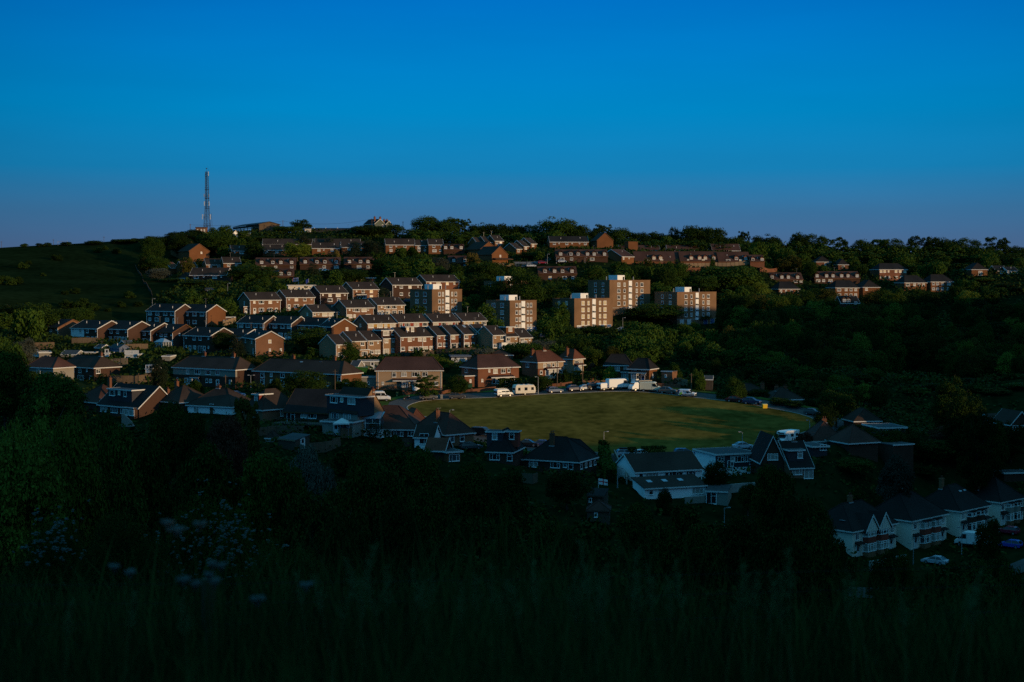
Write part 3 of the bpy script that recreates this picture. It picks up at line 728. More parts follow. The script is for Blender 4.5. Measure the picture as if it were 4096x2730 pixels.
house('dark brick house with brick box dormer and white bay, right of annexe', 'F5', 2180, 2410, 800, 710, 272, -14, 9, 'H', 4.0, 'dark_shaded_brick', 'dark_roof_tile', 'w.3 q.9', '', group=g7, dm=((.25, 3.2, 1.0, 2.0, 'f', 'q.5', 'dark_cladding'), (.8, 3.0, 2.4, 2.0, 'f', 'q.6', 'red_tile_hanging')), near=True)
house('broad dark hipped house with tall chimney and tall white-framed windows', 'F6', 216, 722, 575, 432, 277, -26, 9, 'H', 4.2, 'dark_shaded_brick', 'dark_roof_tile', 'q.15 q.22 w.58 n.76 q.86', '', Rt='q.15 q.4 q.65 q.9', group=g7, ch=((.42, .3, .9),), aerial=((.44, .3, 3.0),), near=True, topo=.1)
house('hipped roof adjoining the broad dark house, brick side with small windows', 'F6', 735, 862, 500, 402, 290, 42, 9, 'H', 3.0, 'orange_brick', 'dark_roof_tile', 'q.2 n.5 q.8', '', group=g7, near=True)
house('white chalet house with long lean-to roof and ribbon of upper windows', 'F6', 1240, 1856, 640, 548, 256, 20, 9, 'G', 2.6, 'white_render', 'brown_roof_tile', 'n.09 x.25 n.47 w.58 n.68 w.83', '', group=g7, near=True, topo=.12, rf=.5)
house('white lower storey under the lean-to roof, with dark garden doors', 'F6', 1330, 1892, 812, 702, 249, 20, 5.0, 'M', 1.1, 'white_render', 'brown_roof_tile', 'n.1 p.3 o.86', '', group=g7, near=True, topo=.15, sk=((.18, .55), (.43, .55), (.69, .55)))
house('flat-roofed house with white fascia, dark upper and white lower storey', 'F6', 1994, 2342, 640, 395, 270, 20, 9, 'L', 0, 'white_render', 'roof_felt', 'm.1 n.4 w.58 w.85', 'm.1 m.35 n.9 d.2', group=g7, clad=('dark_cladding', .52, 1, 0, 1), near=True, topo=.3, low=4.0)
house('steep dark roof with white-edged front gable and small gable window', 'F7', -60, 145, 520, 440, 264, 4, 9, 'F', 4.4, 'dark_shaded_brick', 'dark_roof_tile', 'w.5', '', group=g7, near=True, topo=-1.2, v=.3)
house('dark chalet house with box dormer and glazed doors by a terrace', 'F7', 200, 410, 615, 505, 262, 14, 9, 'G', 4.2, 'brown_brick', 'dark_roof_tile', 'w.32 p.82', '', group=g7, dm=((.36, 3.0, .8, 2.0, 'f', 'q.75', 'dark_cladding'),), near=True, topo=.25, ch=((.62, .5, .2),))
house('dark flat-roofed extension with pale edge beside a hipped roof', 'F7', 415, 545, 400, 322, 272, 14, 6, 'L', 0, 'dark_cladding', 'roof_felt', '', 'm.7', group=g7, near=True)
house('dark hipped roof partly hidden by bushes beside the camper van', 'F7', 400, 690, 330, 268, 285, 0, 9, 'H', 3.6, 'dark_shaded_brick', 'plum_roof_tile', '', '', group=g7, ch=((.55, .5, .6),))
house('hipped bungalow with two bright skylights and a flat felt extension', 'F7', 745, 1010, 350, 290, 275, 24, 7, 'H', 3.2, 'dark_shaded_brick', 'plum_roof_tile', '', '', group=g7, sk=((.75, .35), (.82, .35)), ann=((9, 14, -2, 3, .7, 'dark_shaded_brick', 'L', ''),))
house('dark house with flat white-edged upper floor and two pale windows', 'F7', 1025, 1262, 240, 150, 300, 10, 8, 'L', 0, 'dark_cladding', 'roof_felt', 'm.2 m.68', '', group=g7, near=True)
# white semis at the near right


def bay_semi(lab, xl, xr, yb, ye, d, th, gab, band, left_win=False, chim=(), sk=(), dorm=False, half='cream_render'):
    root, W, H = house(lab, 'F7', xl, xr, yb, ye, d, th, 9.5, 'H', 4.0, 'cream_render', 'dark_roof_tile', 'v.1 v.9', 'd.12 d.88', group=g8, topo=.35, ch=chim, sk=sk, near=True, pipes=(.24, .77), aerial=())
    for f in (.355, .645):
        bw = W * .25
        x, a, dep = f * W, W * .125, .8
        pl = [(x - a, 0), (x - a + .5, -dep), (x + a - .5, -dep), (x + a, 0)]
        MB().prism(pl, -3, .75, 'z').build('bay_base', 'brown_brick', root)
        for z0, z1 in ((.75, 2.25), (3.35, H - .3)):
            fr = MB()
            for px, py in pl[:2] + [(x - .5, -dep), (x + .5, -dep)] + pl[2:]:
                fr.box(px - .06, px + .06, py - .05, py + .06, z0, z1)
            for (ax, ay), (bx, by) in zip(pl[:-1], pl[1:]):
                for zz, hh in ((z0, .12), (z0 + (z1 - z0) * .68, .07), (z1 - .12, .12)):
                    fr.prism([(ax, ay - .03), (bx, by - .03), (bx, by + .06), (ax, ay + .06)], zz, zz + hh, 'z')
            bo = fr.build('bay_window', 'white_plastic', root)
            MB().prism([(px + (.08 if px < x else -.08), py + .09 if py < -.1 else py) for px, py in pl], z0 + .02, z1 - .02, 'z').build('pane', random.choice(['curtained_glass', 'lead_glass', 'dark_glass']), bo)
        MB().prism([(px, py - .02) for px, py in pl], 2.27, 3.33, 'z').build('tile_band', band, root)
        if gab:
            gm = MB().prism([(x - a - .1, H - .28), (x + a + .1, H - .28), (x, H + a * 1.25)], -dep - .08, .5, 'y')
            go = gm.build('gable', 'cream_render', root)
            k = a + .45
            zt = H + a * 1.25 + .3
            MB().prism([(x - k, H - .35), (x - k, H - .15), (x, zt + .25), (x + k, H - .15), (x + k, H - .35), (x, zt)], -dep - .2, 4.2, 'y').build('gable_roof', 'dark_roof_tile', go)
            MB().prism([(x - k, H - .45), (x - k, H - .12), (x, zt + .28), (x + k, H - .12), (x + k, H - .45), (x, zt - .14)], -dep - .27, -dep - .205, 'y').build('bargeboard', 'white_paint', go)
            tb = MB()
            for q in (-.5, -.17, .17, .5):
                tb.box(x + q * a - .05, x + q * a + .05, -dep - .13, -dep - .082, H - .2, H + a * 1.25 * (1 - abs(q)) - .1)
            tb.build('timbering', 'white_paint', go)
        else:
            MB().prism([(x - a - .2, .4), (x - a + .4, -dep - .25), (x + a - .4, -dep - .25), (x + a + .2, .4)], H - .29, H - .05, 'z').build('bay_roof', 'dark_roof_tile', root)
    for f in (.12, .88):
        MB().prism([(-.9, 2.35), (-.9, 2.45), (0, 2.75), (0, 2.6)], f * W - 1.0, f * W + 1.0).build('porch_roof', 'dark_roof_tile', root)
    return root


bay_semi('cream semi with twin half-timbered gables over red-tiled bays', 775, 1175, 1345, 1102, 244, 42, True, 'red_tile_hanging', chim=((.45, .5, 1.3, 'brown_brick'),), sk=((.1, .3),))
bay_semi('cream semi with tall blank white side wall and dark red bay bands', 1315, 1637, 1262, 1004, 253, 43, False, 'red_tile_hanging')
bay_semi('cream semi with two bright skylights and a large chimney stack', 1762, 2026, 1140, 914, 262, 43, False, 'dark_shaded_brick', chim=((.3, .6, 1.4, 'brown_brick'),), sk=((.55, .3), (.7, .3)))
bay_semi('cream and brick semi at the edge of the view, last along the road', 2132, 2345, 1045, 832, 272, 42, False, 'grey_render', chim=((.2, .6, 1.2, 'brown_brick'),))
# bungalows right of the green
g9 = 'bungalows on the bend of the ring road'
house('dark hipped bungalow with very tall chimney beside the ring road', 'F4', 992, 1340, 822, 766, 362, 12, 8, 'H', 2.7, 'dark_shaded_brick', 'brown_roof_tile', 'm.6', '', group=g9, ch=((.93, .5, .1),), topo=.1)
house('hipped bungalow with one small skylight, right end wall catching sun', 'F4', 1345, 1632, 862, 806, 352, 10, 8, 'H', 2.8, 'brown_brick', 'brown_roof_tile', 'q.55', '', group=g9, ch=((.62, .5, .3), (.42, .7, .2)), sk=((.3, .4),), topo=.1)
house('dark hipped house behind shrubs with a white downpipe, near the lane', 'F4', 2110, 2345, 1070, 1005, 312, 10, 6, 'H', 2.6, 'dark_shaded_brick', 'brown_roof_tile', 'm.8', '', group=g9, pipes=(.93,), topo=.1, hip=.6)
house('gabled house glimpsed at the frame edge with a lit attic window', 'F7', 2235, 2420, 200, 110, 330, 12, 8, 'F', 2.8, 'dark_shaded_brick', 'brown_roof_tile', 'm.2 m.6', '', group=g9)
house('low dark row with small white windows at the far right edge', 'F7', 2060, 2230, 190, 120, 345, 12, 7, 'G', 2.4, 'dark_shaded_brick', 'brown_roof_tile', 'n.3 n.6', '', group=g9)

# ------------------------------------------------------------------ blocks of flats
g10 = 'four-storey blocks of flats with white stair panels'


def flats(lab, reg, xg, xl, xr, yb, yt, d, floors, fwin, lwin, D, panel, garage=True, seedglass=None, rowpx=62):
    """xg: far edge of the shaded side, xl: lit corner, xr: far end of the lit front."""
    sto = rowpx / 2.2979 / FPX * d
    root, W, H = house(lab, reg, xl, xr, yb, yt, d, 45, D, 'L', 0, 'flat_brick', 'roof_felt', fwin, '', L=lwin, name='block_of_flats', cat='flats',
                       group=g10, nfl=floors, o=.02, trim='flat_brick', near=False, glass=seedglass or ['dark_glass', 'dark_glass', 'lead_glass', 'curtained_glass'], sto=sto)
    x = panel * W
    pm = MB().box(x - .95, x + .95, -.12, -.004, H - sto * floors - 1.2, H - .05)
    po = pm.build('stair_panel', 'white_render', root)
    gm = MB()
    for i in range(floors):
        z = H - 1.55 - sto * i - 1.05
        gm.box(x - .88, x + .1, -.15, -.122, z, z + .62); gm.box(x + .16, x + .88, -.15, -.122, z, z + .5)
    gm.build('stair_window', 'lead_glass', po)
    hb = MB().box(x - 4.6, x - .4, 2.5, 7.0, H + .2, H + 2.1)
    ho = hb.build('stair_head', 'white_render', root)
    MB().box(x - 1.5, x - .7, 2.45, 2.499, H + .25, H + 1.5).build('vent', 'dark_glass', ho)
    for fx, fy in ((.08, .3), (.9, .6)):
        MB().tube((fx * W, fy * D, H + .2), (fx * W, fy * D, H + 1.6), .18, .16, 7).build('flue', 'grey_steel', root)
    zb = H - sto * floors - .75
    MB().box(-.06, W + .06, -.07, -.003, zb - .22, zb).build('floor_band', 'concrete', root)
    if garage:
        for k, f in enumerate((.12, .3, .72, .9)):
            link('garage_door', door_mesh('g', 'blue_door' if k > 1 else 'white_paint'), root, (f * W, 0, max(0, zb - 2.4)))
    return root


flats('left block of flats, sunlit upper front with shadow across its lower right corner', 'F3', 90, 296, 570, 470, 140, 506, 4, 'V.24 N.355 N.665 V.785', 'U.32 U.68', 12, .5, rowpx=65)
flats('second block of flats with garages below, left of the tall dark poplar', 'F3', 797, 1010, 1255, 540, 242, 500, 4, 'V.25 N.365 N.66 V.785', 'U.32 U.68', 12, .49, rowpx=66)
flats('lower central block of flats with gold-lit windows beside the taller one', 'F3', 1500, 1602, 1955, 520, 224, 522, 4, 'U.22 V.36 V.66 U.79', 'V.3 V.65', 11, .5, seedglass='blind_glass')
flats('highest block of flats on a white-edged podium among the trees', 'F3', 1812, 1926, 2298, 358, 54, 538, 4, 'U.22 V.36 V.66 U.79', 'V.35 V.7', 11, .5, rowpx=58, garage=False)
flats('right block of flats with trees across its foot and sun on its upper corner', 'D', -128, 18, 378, 1152, 854, 540, 4, 'U.22 V.36 V.66 U.79', 'V.35 V.7', 11, .5, rowpx=57)
flats('block of flats almost hidden behind big trees, one lit sliver of wall', 'C', 432, 492, 720, 1010, 752, 546, 4, 'q.3 q.8', 'm.3', 11, .55, rowpx=58, garage=False)

# ------------------------------------------------------------------ brick terraces near the hilltop
HK = dict(group=g11, o=.3, v=.15)
house('orange gable house, larger and rear of two at the wood edge', 'A', 1665, 1830, 540, 445, 622, 40, 11, 'F', 3.6, 'orange_brick', 'brown_roof_tile', '', '', trim='brown_door', **HK)
house('orange gable house in front with one small white window', 'A', 1740, 1925, 560, 470, 608, 40, 11, 'F', 3.4, 'orange_brick', 'brown_roof_tile', 'n.6', '', trim='brown_door', **HK)
house('small brick house with a single bright window behind the broad trees', 'A', 2130, 2270, 520, 468, 612, 20, 8, 'G', 2.6, 'orange_brick', 'brown_roof_tile', 's.2 w.65', '', **HK)
house('brick house with two windows, left unit of the stepped pair', 'A', 1895, 2052, 660, 596, 590, 22, 8, 'G', 2.7, 'orange_brick', 'brown_roof_tile', 'm.25 m.75', '', **HK)
house('taller brick house, right unit of stepped pair above the tree', 'A', 2055, 2215, 695, 582, 588, 22, 8, 'G', 2.7, 'orange_brick', 'brown_roof_tile', 'm.3 m.75', 'd.25', **HK)
house('low red-roofed brick house behind the drooping tree', 'A', 1570, 1640, 680, 626, 596, 40, 12, 'G', 2.6, 'orange_brick', 'red_roof_tile', 'n.8', '', **HK)
house('low red-roofed house right of the drooping tree', 'A', 1680, 1815, 680, 620, 592, 34, 9, 'G', 2.7, 'orange_brick', 'red_roof_tile', 'm.3 n.9', '', **HK)
house('large shaded brick house with long half-hipped roof and four windows', 'A', 1745, 2082, 795, 692, 566, -8, 8, 'G', 3.0, 'dark_shaded_brick', 'brown_roof_tile', 'w.18 s.38 w.68 s.86', 'w.18 m.42 w.68', **HK)
house('low dark wing left of the large shaded brick house', 'A', 1645, 1740, 775, 722, 568, -8, 8, 'H', 2.4, 'dark_shaded_brick', 'brown_roof_tile', 'm.65', '', **HK)
house('shaded brick pair beside the pale willow', 'B', 345, 565, 515, 462, 606, 4, 8, 'G', 2.6, 'orange_brick', 'brown_roof_tile', 'm.1 s.2 m.6', '', **HK)
house('brick pair with pale garden table, right of pale willow', 'B', 800, 1056, 505, 445, 604, 8, 8, 'G', 2.6, 'orange_brick', 'brown_roof_tile', 'm.25 s.42 m.72 s.9', '', **HK)
house('brick house between pale willow pair and dark pines', 'B', 1070, 1300, 490, 435, 606, 8, 8, 'G', 2.6, 'orange_brick', 'brown_roof_tile', 'm.3 m.75', '', **HK)
house('long brown roof above the dormer rows, walls hidden by greenery', 'B', 345, 800, 425, 408, 626, 4, 8, 'G', 2.6, 'orange_brick', 'brown_roof_tile', '', '', **HK)
house('second long brown roof right of it, behind the dark pines', 'B', 820, 1240, 425, 408, 628, 4, 8, 'G', 2.6, 'orange_brick', 'brown_roof_tile', '', '', **HK)
house('sunlit orange brick pair, wide front, left of three on top row', 'B', 1478, 1745, 495, 412, 612, 10, 8, 'G', 2.8, 'orange_brick', 'brown_roof_tile', 'm.17 s.36 m.66', 'm.18 m.4', **HK)
house('sunlit orange brick house, middle of three on top row', 'B', 1748, 1868, 492, 418, 614, 10, 8, 'G', 2.6, 'orange_brick', 'brown_roof_tile', 'm.3 s.8', 'm.3 n.75', **HK)
house('sunlit orange brick house, right of three on top row', 'B', 1872, 2006, 498, 412, 612, 10, 8, 'G', 2.7, 'orange_brick', 'brown_roof_tile', 'm.35 s.85', 'w.4 n.8', **HK)


def dormer_row(lab, reg, xl, xr, yb, ye, d, th, n_f, rise=3.0, wall='dark_shaded_brick', lo='', lit=False, D=8, glow=''):
    root, W, H = house(lab, reg, xl, xr, yb, ye, d, th, D, 'G', rise, wall, 'plum_roof_tile', '', lo,
                       dm=[(f, 2.1, .25, 1.35, 'g', ('y.5' if lit else 'l.5')) for f in n_f], name='terrace', cat='terrace', group='dormer terraces on the hilltop',
                       o=.45, v=.15, trim='brown_door', low=2.0)
    return root


dormer_row('dark-roofed dormer terrace with four hooded windows, left of spruce', 'B', 282, 650, 645, 595, 584, 6, (.15, .43, .63, .9), lo='w.2 m.5 m.9')
dormer_row('dormer terrace with four hooded windows, partly behind the dark spruce', 'B', 690, 1060, 645, 590, 586, 6, (.13, .42, .62, .9), lo='m.6 w.9')
dormer_row('dormer terrace with three hooded windows, right of the white car', 'B', 1095, 1370, 645, 588, 588, 6, (.18, .55, .8), lo='w.5 m.8')
dormer_row('small lower dormer house pair under the left terrace', 'B', 430, 632, 735, 700, 566, 8, (.42, .8), lo='w.12')
dormer_row('dormer terrace with two hooded windows beside the golden bush', 'B', 2060, 2255, 620, 576, 590, 8, (.22, .75), lo='w.8')
dormer_row('upper dormer pair next to the orange brick trio', 'B', 2010, 2200, 500, 458, 612, 8, (.1, .4, .85), rise=2.6)
dormer_row('dormer terrace with six hooded windows in the hilltop middle', 'C', 975, 1450, 572, 518, 592, 4, (.09, .29, .43, .61, .74, .94), lo='w.12 m.3 w.7')
dormer_row('dormer terrace with four hooded windows above central trees', 'C', 815, 1165, 745, 676, 578, 6, (.17, .42, .63, .88), lo='y.3 w.68 m.9')
house('long dark roof with small gold dormers, left half, above the board fence', 'C', 1700, 2110, 590, 562, 606, 4, 9, 'G', 4.4, 'red_brick', 'plum_roof_tile', '', 'n.3 y.6', dm=[(.43, 2.0, .4, 1.5, 'g', 'y.5'), (.58, 2.0, .4, 1.5, 'g', 'y.5')], trim='brown_door', **HK)
house('long dark roof with small gold dormers, right half, above the board fence', 'D', 50, 400, 588, 562, 606, 4, 9, 'G', 4.4, 'red_brick', 'plum_roof_tile', '', 'n.2 y.6', dm=[(.29, 2.0, .4, 1.5, 'g', 'y.5'), (.51, 2.0, .4, 1.5, 'g', 'y.5'), (.66, 2.0, .4, 1.5, 'g', 'y.5'), (.88, 2.0, .4, 1.5, 'g', 'l.5')], trim='brown_door', **HK)
house('plain dark roof with two dormers near its right end', 'D', 402, 690, 590, 566, 606, 4, 9, 'G', 4.4, 'red_brick', 'plum_roof_tile', '', 'w.3 y.7', dm=[(.57, 2.0, .4, 1.5, 'g', 'l.5'), (.87, 2.0, .4, 1.5, 'g', 'l.5')], trim='brown_door', **HK)
house('low roofed end house with two little gable dormers', 'D', 692, 822, 592, 566, 604, 4, 8, 'G', 3.0, 'red_brick', 'plum_roof_tile', '', '', dm=[(.2, 1.8, .3, 1.2, 'g', 'm.5'), (.85, 1.8, .3, 1.2, 'g', 'm.5')], trim='brown_door', **HK)
house('far dark roof behind the gold-dormer row, left one', 'C', 1560, 1930, 478, 466, 640, 4, 8, 'G', 2.6, 'red_brick', 'plum_roof_tile', '', '', **HK)
house('far dark roof behind the gold-dormer row, middle one', 'C', 2000, 2290, 478, 466, 642, 4, 8, 'G', 2.6, 'red_brick', 'plum_roof_tile', '', '', **HK)
house('far dark roof behind the gold-dormer row, right one', 'D', 345, 600, 478, 466, 644, 4, 8, 'G', 3.2, 'red_brick', 'plum_roof_tile', '', '', **HK)
house('stepped brick terrace house, upper and rightmost of three under the wood', 'C', 412, 490, 445, 378, 624, 30, 9, 'G', 2.8, 'orange_brick', 'brown_roof_tile', 'm.25 m.7', 'm.5', **HK)
house('stepped brick terrace house, middle of three under the wood', 'C', 325, 412, 440, 390, 624, 30, 9, 'G', 2.8, 'orange_brick', 'brown_roof_tile', 'm.7', '', **HK)
house('stepped brick terrace house, lowest of three under the wood', 'C', 250, 325, 440, 398, 624, 30, 9, 'G', 2.8, 'orange_brick', 'brown_roof_tile', 'm.4', '', **HK)
house('brick gable house behind the veranda house', 'C', 282, 432, 500, 452, 606, 36, 12, 'F', 3.4, 'orange_brick', 'brown_roof_tile', '', '', trim='brown_door', **HK)
house('sunlit gable house with lean-to veranda and one bright window', 'C', 386, 532, 590, 500, 590, 36, 13, 'F', 3.6, 'orange_brick', 'brown_roof_tile', 'n.52', '', trim='brown_door', porch=((.05, 1.15, 2.2, 2.5),), **HK)
house('stepped brick house by the lane, lowest and nearest of three', 'C', 610, 660, 508, 452, 612, 40, 10, 'G', 2.8, 'orange_brick', 'brown_roof_tile', 'm.4', '', **HK)
house('stepped brick house by the lane, middle of three', 'C', 678, 724, 485, 428, 616, 40, 10, 'G', 2.8, 'orange_brick', 'brown_roof_tile', 'm.4', '', **HK)
house('stepped brick house by the lane, highest of three', 'C', 742, 795, 462, 404, 620, 40, 10, 'G', 2.8, 'orange_brick', 'brown_roof_tile', 'm.4', '', **HK)
house('long orange brick pair under the dome-shaped wood', 'C', 917, 1272, 448, 386, 624, 6, 8, 'G', 2.7, 'orange_brick', 'dark_roof_tile', 'm.12 s.24 m.44 s.58 s.77 m.92', '', **HK)
house('tall brick gable house with low side annexe against the wood', 'C', 1352, 1500, 438, 372, 624, 14, 10, 'F', 3.6, 'orange_brick', 'brown_roof_tile', '', '', trim='brown_door', ann=((16.2, 21, 1, 7, 2.8, 'orange_brick', 'L', ''),), **HK)
house('half-hipped brick house with sunlit stepped front at the lane corner', 'C', 1578, 1690, 590, 522, 598, 40, 14, 'G', 3.4, 'orange_brick', 'plum_roof_tile', 'n.15 s.6', '', **HK)
dormer_row('short dormer terrace with gold-lit windows below the board fence', 'D', 362, 700, 770, 738, 596, 6, (.05, .34, .57, .75, .94), rise=2.8, lit=True, lo='m.95')
dormer_row('shaded dormer terrace of four windows, middle of the right slope', 'D', 845, 1175, 775, 730, 604, 6, (.15, .42, .6, .86), lo='w.8 m.95')
dormer_row('shaded dormer terrace of six windows, right of the slope middle', 'D', 1282, 1700, 770, 718, 610, 6, (.06, .27, .41, .6, .74, .94), lo='w.08 m.2 w.35')
house('hipped brick house under trees, left of two above the shaded dormers', 'D', 1300, 1430, 635, 572, 640, 6, 8, 'H', 2.8, 'red_brick', 'dark_roof_tile', 'w.7', '', **HK)
house('hipped brick house under trees, right of two above the shaded dormers', 'D', 1500, 1592, 640, 598, 636, 6, 8, 'H', 2.8, 'red_brick', 'dark_roof_tile', 'm.5', '', **HK)
house('brick block with six gold-lit upper windows near the right wood', 'D', 1878, 2132, 742, 642, 622, 14, 9, 'H', 3.0, 'red_brick', 'dark_roof_tile', 'y.06 y.19 Y.33 y.6 y.75 y.92', 'n.06 n.22 n.36 m.62 w.82', ch=(), **HK)
house('hipped brick house with sunlit strip of wall above the trees', 'D', 955, 1142, 870, 822, 588, 14, 9, 'H', 3.4, 'red_brick', 'dark_roof_tile', 'q.1 n.35 q.6 n.9', '', **HK)
house('sunlit hipped brick house with two rows of white windows', 'D', 1475, 1690, 905, 810, 592, 14, 9, 'H', 3.4, 'orange_brick', 'dark_roof_tile', 'w.15 m.45 m.66 m.86', 'w.15 m.45 m.66 m.86', **HK)
house('hipped brick house adjoining the two-row one, mostly behind trees', 'D', 1728, 1880, 895, 806, 596, 14, 9, 'H', 3.4, 'orange_brick', 'dark_roof_tile', 'm.2', '', **HK)
house('low dark-roofed house with twin glazed gables below the two-row one', 'D', 1525, 1695, 985, 950, 560, 6, 8, 'G', 2.8, 'dark_shaded_brick', 'dark_roof_tile', '', 'm.8', dm=[(.2, 2.2, .3, 1.4, 'g', 'm.5'), (.42, 2.2, .3, 1.4, 'g', 'm.5')], sk=((.65, .5), (.85, .5)), ground=False, **HK)
house('hipped brick house, left of the pair above the deep wood', 'E', 570, 800, 812, 738, 600, 14, 9, 'H', 3.4, 'orange_brick', 'dark_roof_tile', 'w.15 m.45 m.66 m.86', '', **HK)
house('hipped brick house with side conservatory, right of pair above deep wood', 'E', 845, 1075, 835, 728, 602, 14, 9, 'H', 3.4, 'orange_brick', 'dark_roof_tile', 'm.12 m.3 m.52 w.82', 'm.12 m.3 m.52 w.82', **HK)
house('sunlit bungalow with one tall four-pane window at the far right', 'E', 1272, 1435, 660, 600, 612, 8, 9, 'H', 3.2, 'orange_brick', 'dark_roof_tile', 'p.55', '', topo=.2, **HK)
house('low bungalow with timber-framed porch at the far right', 'E', 1525, 1642, 645, 612, 618, 8, 8, 'G', 2.4, 'orange_brick', 'dark_roof_tile', 'w.55', '', topo=.2, **HK)
house('small white-walled bungalow at the far right under trees', 'E', 1645, 1755, 645, 612, 616, 8, 8, 'G', 1.8, 'white_render', 'dark_roof_tile', 'm.2 s.9', '', topo=.2, **HK)
# skyline
house('pale gabled house with brick chimneys alone on the skyline', 'B', 1378, 1470, 285, 220, 668, 40, 10, 'F', 2.4, 'dim_render', 'dark_roof_tile', 'm.8', '', name='house', group=None, ch=((.2, .2, 1.2), (.75, .2, 1.2)), dm=())
house('row of chimneyed roofs just behind the skyline house', 'B', 1480, 1530, 262, 225, 690, 40, 9, 'F', 1.8, 'dim_render', 'brown_roof_tile', '', '', ch=((.2, .3, .8), (.7, .3, .8)))
house('long low dark shed roof on the skyline left of chimneyed house', 'B', 760, 960, 300, 274, 672, 0, 10, 'G', .8, 'dark_cladding', 'dark_roof_tile', '', '', name='shed', cat='shed', trim='dark_cladding')
house('low flat shed with bluish roof on skyline, beside round bushes', 'B', 965, 1180, 302, 274, 676, 0, 10, 'G', .8, 'dark_cladding', 'dark_roof_tile', '', '', name='shed', cat='shed', trim='dark_cladding')
house('cream cabin catching the sun beside the skyline sheds', 'B', 735, 790, 285, 268, 664, 8, 5, 'G', .6, 'cream_render', 'roof_felt', '', '', name='cabin', cat='cabin')
house('small white-fronted stable hut on the hilltop below the barn', 'B', 75, 118, 345, 308, 650, 36, 5, 'F', 1.3, 'white_render', 'roof_felt', '', 'n.5', name='hut', cat='hut')
house('dark plank hut beside the white-fronted one below the barn', 'B', 150, 232, 338, 312, 650, 10, 5, 'G', .8, 'wood', 'roof_felt', 'n.3 n.7', '', name='hut', cat='hut')
house('flat-roofed pale brick garages at the top of the lane', 'F2', 812, 1060, 142, 100, 538, 12, 6, 'L', 0, 'cream_render', 'roof_felt', '', '', name='garage_block', cat='garages')
house('low brick outbuilding with flat roof behind the spruce semis', 'F2', 1395, 1480, 70, 45, 562, 10, 5, 'L', 0, 'buff_brick', 'roof_felt', '', '', name='outbuilding', cat='outbuilding')
house('second flat-roofed outbuilding near the uphill trees', 'F2', 1490, 1610, 66, 32, 564, 10, 5, 'L', 0, 'brown_brick', 'roof_felt', '', '', name='outbuilding', cat='outbuilding')
house('low white-banded garages beside the glowing gable', 'F1', 2020, 2155, 212, 165, 482, 10, 5, 'L', 0, 'orange_brick', 'roof_felt', 'm.5 m.85', '', name='garage_block', cat='garages', topo=.4)
# sheds and garages among the gardens
g12 = 'garden sheds and garages'
SK = dict(name='shed', cat='shed', group=g12, near=False, o=.15, v=.1)
house('pale blue apex shed in the garden of the shaded semis', 'F1', 1012, 1098, 470, 440, 408, -50, 3, 'G', .9, 'blue_cladding', 'roof_felt', '', '', trim='blue_cladding', **SK)
house('dark apex shed with bluish roof left of the pale blue shed', 'F1', 872, 935, 465, 440, 410, -40, 3, 'G', .8, 'dark_wood', 'roof_felt', '', '', **SK)
house('small peaked shed roof in front of dark fence panels', 'F1', 1095, 1150, 425, 405, 425, -40, 3, 'F', .9, 'dark_wood', 'roof_felt', '', '', **SK)
house('flat-roofed garage pair with two white doors and white fascia', 'F1', 1160, 1262, 535, 508, 398, -4, 5, 'L', 0, 'grey_render', 'roof_felt', '', 'g.25 g.75', low=2.0, **SK)
house('flat garage with single white door left of the garage pair', 'F1', 965, 1000, 522, 495, 400, -4, 5, 'L', 0, 'grey_render', 'roof_felt', '', 'd.5', **SK)
house('low garage with long pale fascia right of dark cypress', 'F1', 1490, 1562, 552, 524, 392, -4, 5, 'L', 0, 'grey_render', 'roof_felt', '', '', **SK)
house('white-fronted flat-roofed garage at the far left trees', 'F1', 275, 355, 525, 486, 402, -14, 6, 'L', 0, 'white_render', 'roof_felt', '', 'g.5', **SK)
house('grey flat garage right of the white-fronted one', 'F1', 360, 470, 540, 490, 400, 22, 6, 'L', 0, 'grey_render', 'roof_felt', '', '', **SK)
house('low garage roofs with pale fascia behind the sunlit-end house', 'F1', 560, 700, 520, 505, 402, -6, 6, 'G', 1.0, 'grey_render', 'roof_felt', '', '', **SK)
house('long low garage roof edge below the pale-clad semi', 'F1', 720, 880, 505, 486, 406, -4, 6, 'L', 0, 'grey_render', 'roof_felt', '', '', **SK)
house('small summerhouse with white doors beside the dark cypress', 'F1', 1338, 1398, 672, 636, 372, -20, 4, 'G', 1.0, 'dark_wood', 'roof_felt', '', 'd.3 d.7', **SK)
house('hipped red cottage roof low among the left-hand trees', 'F1', 245, 490, 680, 620, 372, -30, 7, 'H', 2.6, 'grey_render', 'plum_roof_tile', 'm.45', '', name='house', cat='house', group=g6)
house('garden shed with blue-grey door in the yard below the deck', 'F5', 262, 418, 672, 590, 268, -40, 3.5, 'M', .7, 'dark_wood', 'roof_felt', '', '', Rt='/d.5', trim='pale_wood', **SK)
house('tiny playhouse with pyramid roof on the lawn', 'F5', 142, 225, 612, 585, 272, -16, 2.6, 'H', 1.3, 'grey_render', 'brown_roof_tile', '', '', **SK)
house('flat glazed garden room behind the hedge of the brick semi', 'F3', 470, 650, 800, 752, 392, 8, 5, 'L', 0, 'dark_cladding', 'roof_felt', 'w.2 o.6', '', trim='blue_cladding', topo=.4, **SK)
house('low tan-roofed workshop behind the sunlit front terrace gardens', 'F3', 820, 1040, 770, 742, 400, 8, 6, 'H', 1.2, 'dark_wood', 'brown_roof_tile', '', '', **SK)
house('grey yard building with pale lean-to roof behind the beige semi', 'F2', 1455, 1640, 870, 800, 384, 6, 6, 'L', 0, 'grey_render', 'roof_felt', 'm.2', 'd.7', **SK)
house('small pale hut with apex roof beside the yellow skip', 'F2', 1380, 1450, 880, 845, 380, -20, 4, 'G', 1.4, 'grey_render', 'roof_felt', 'm.5', '', **SK)
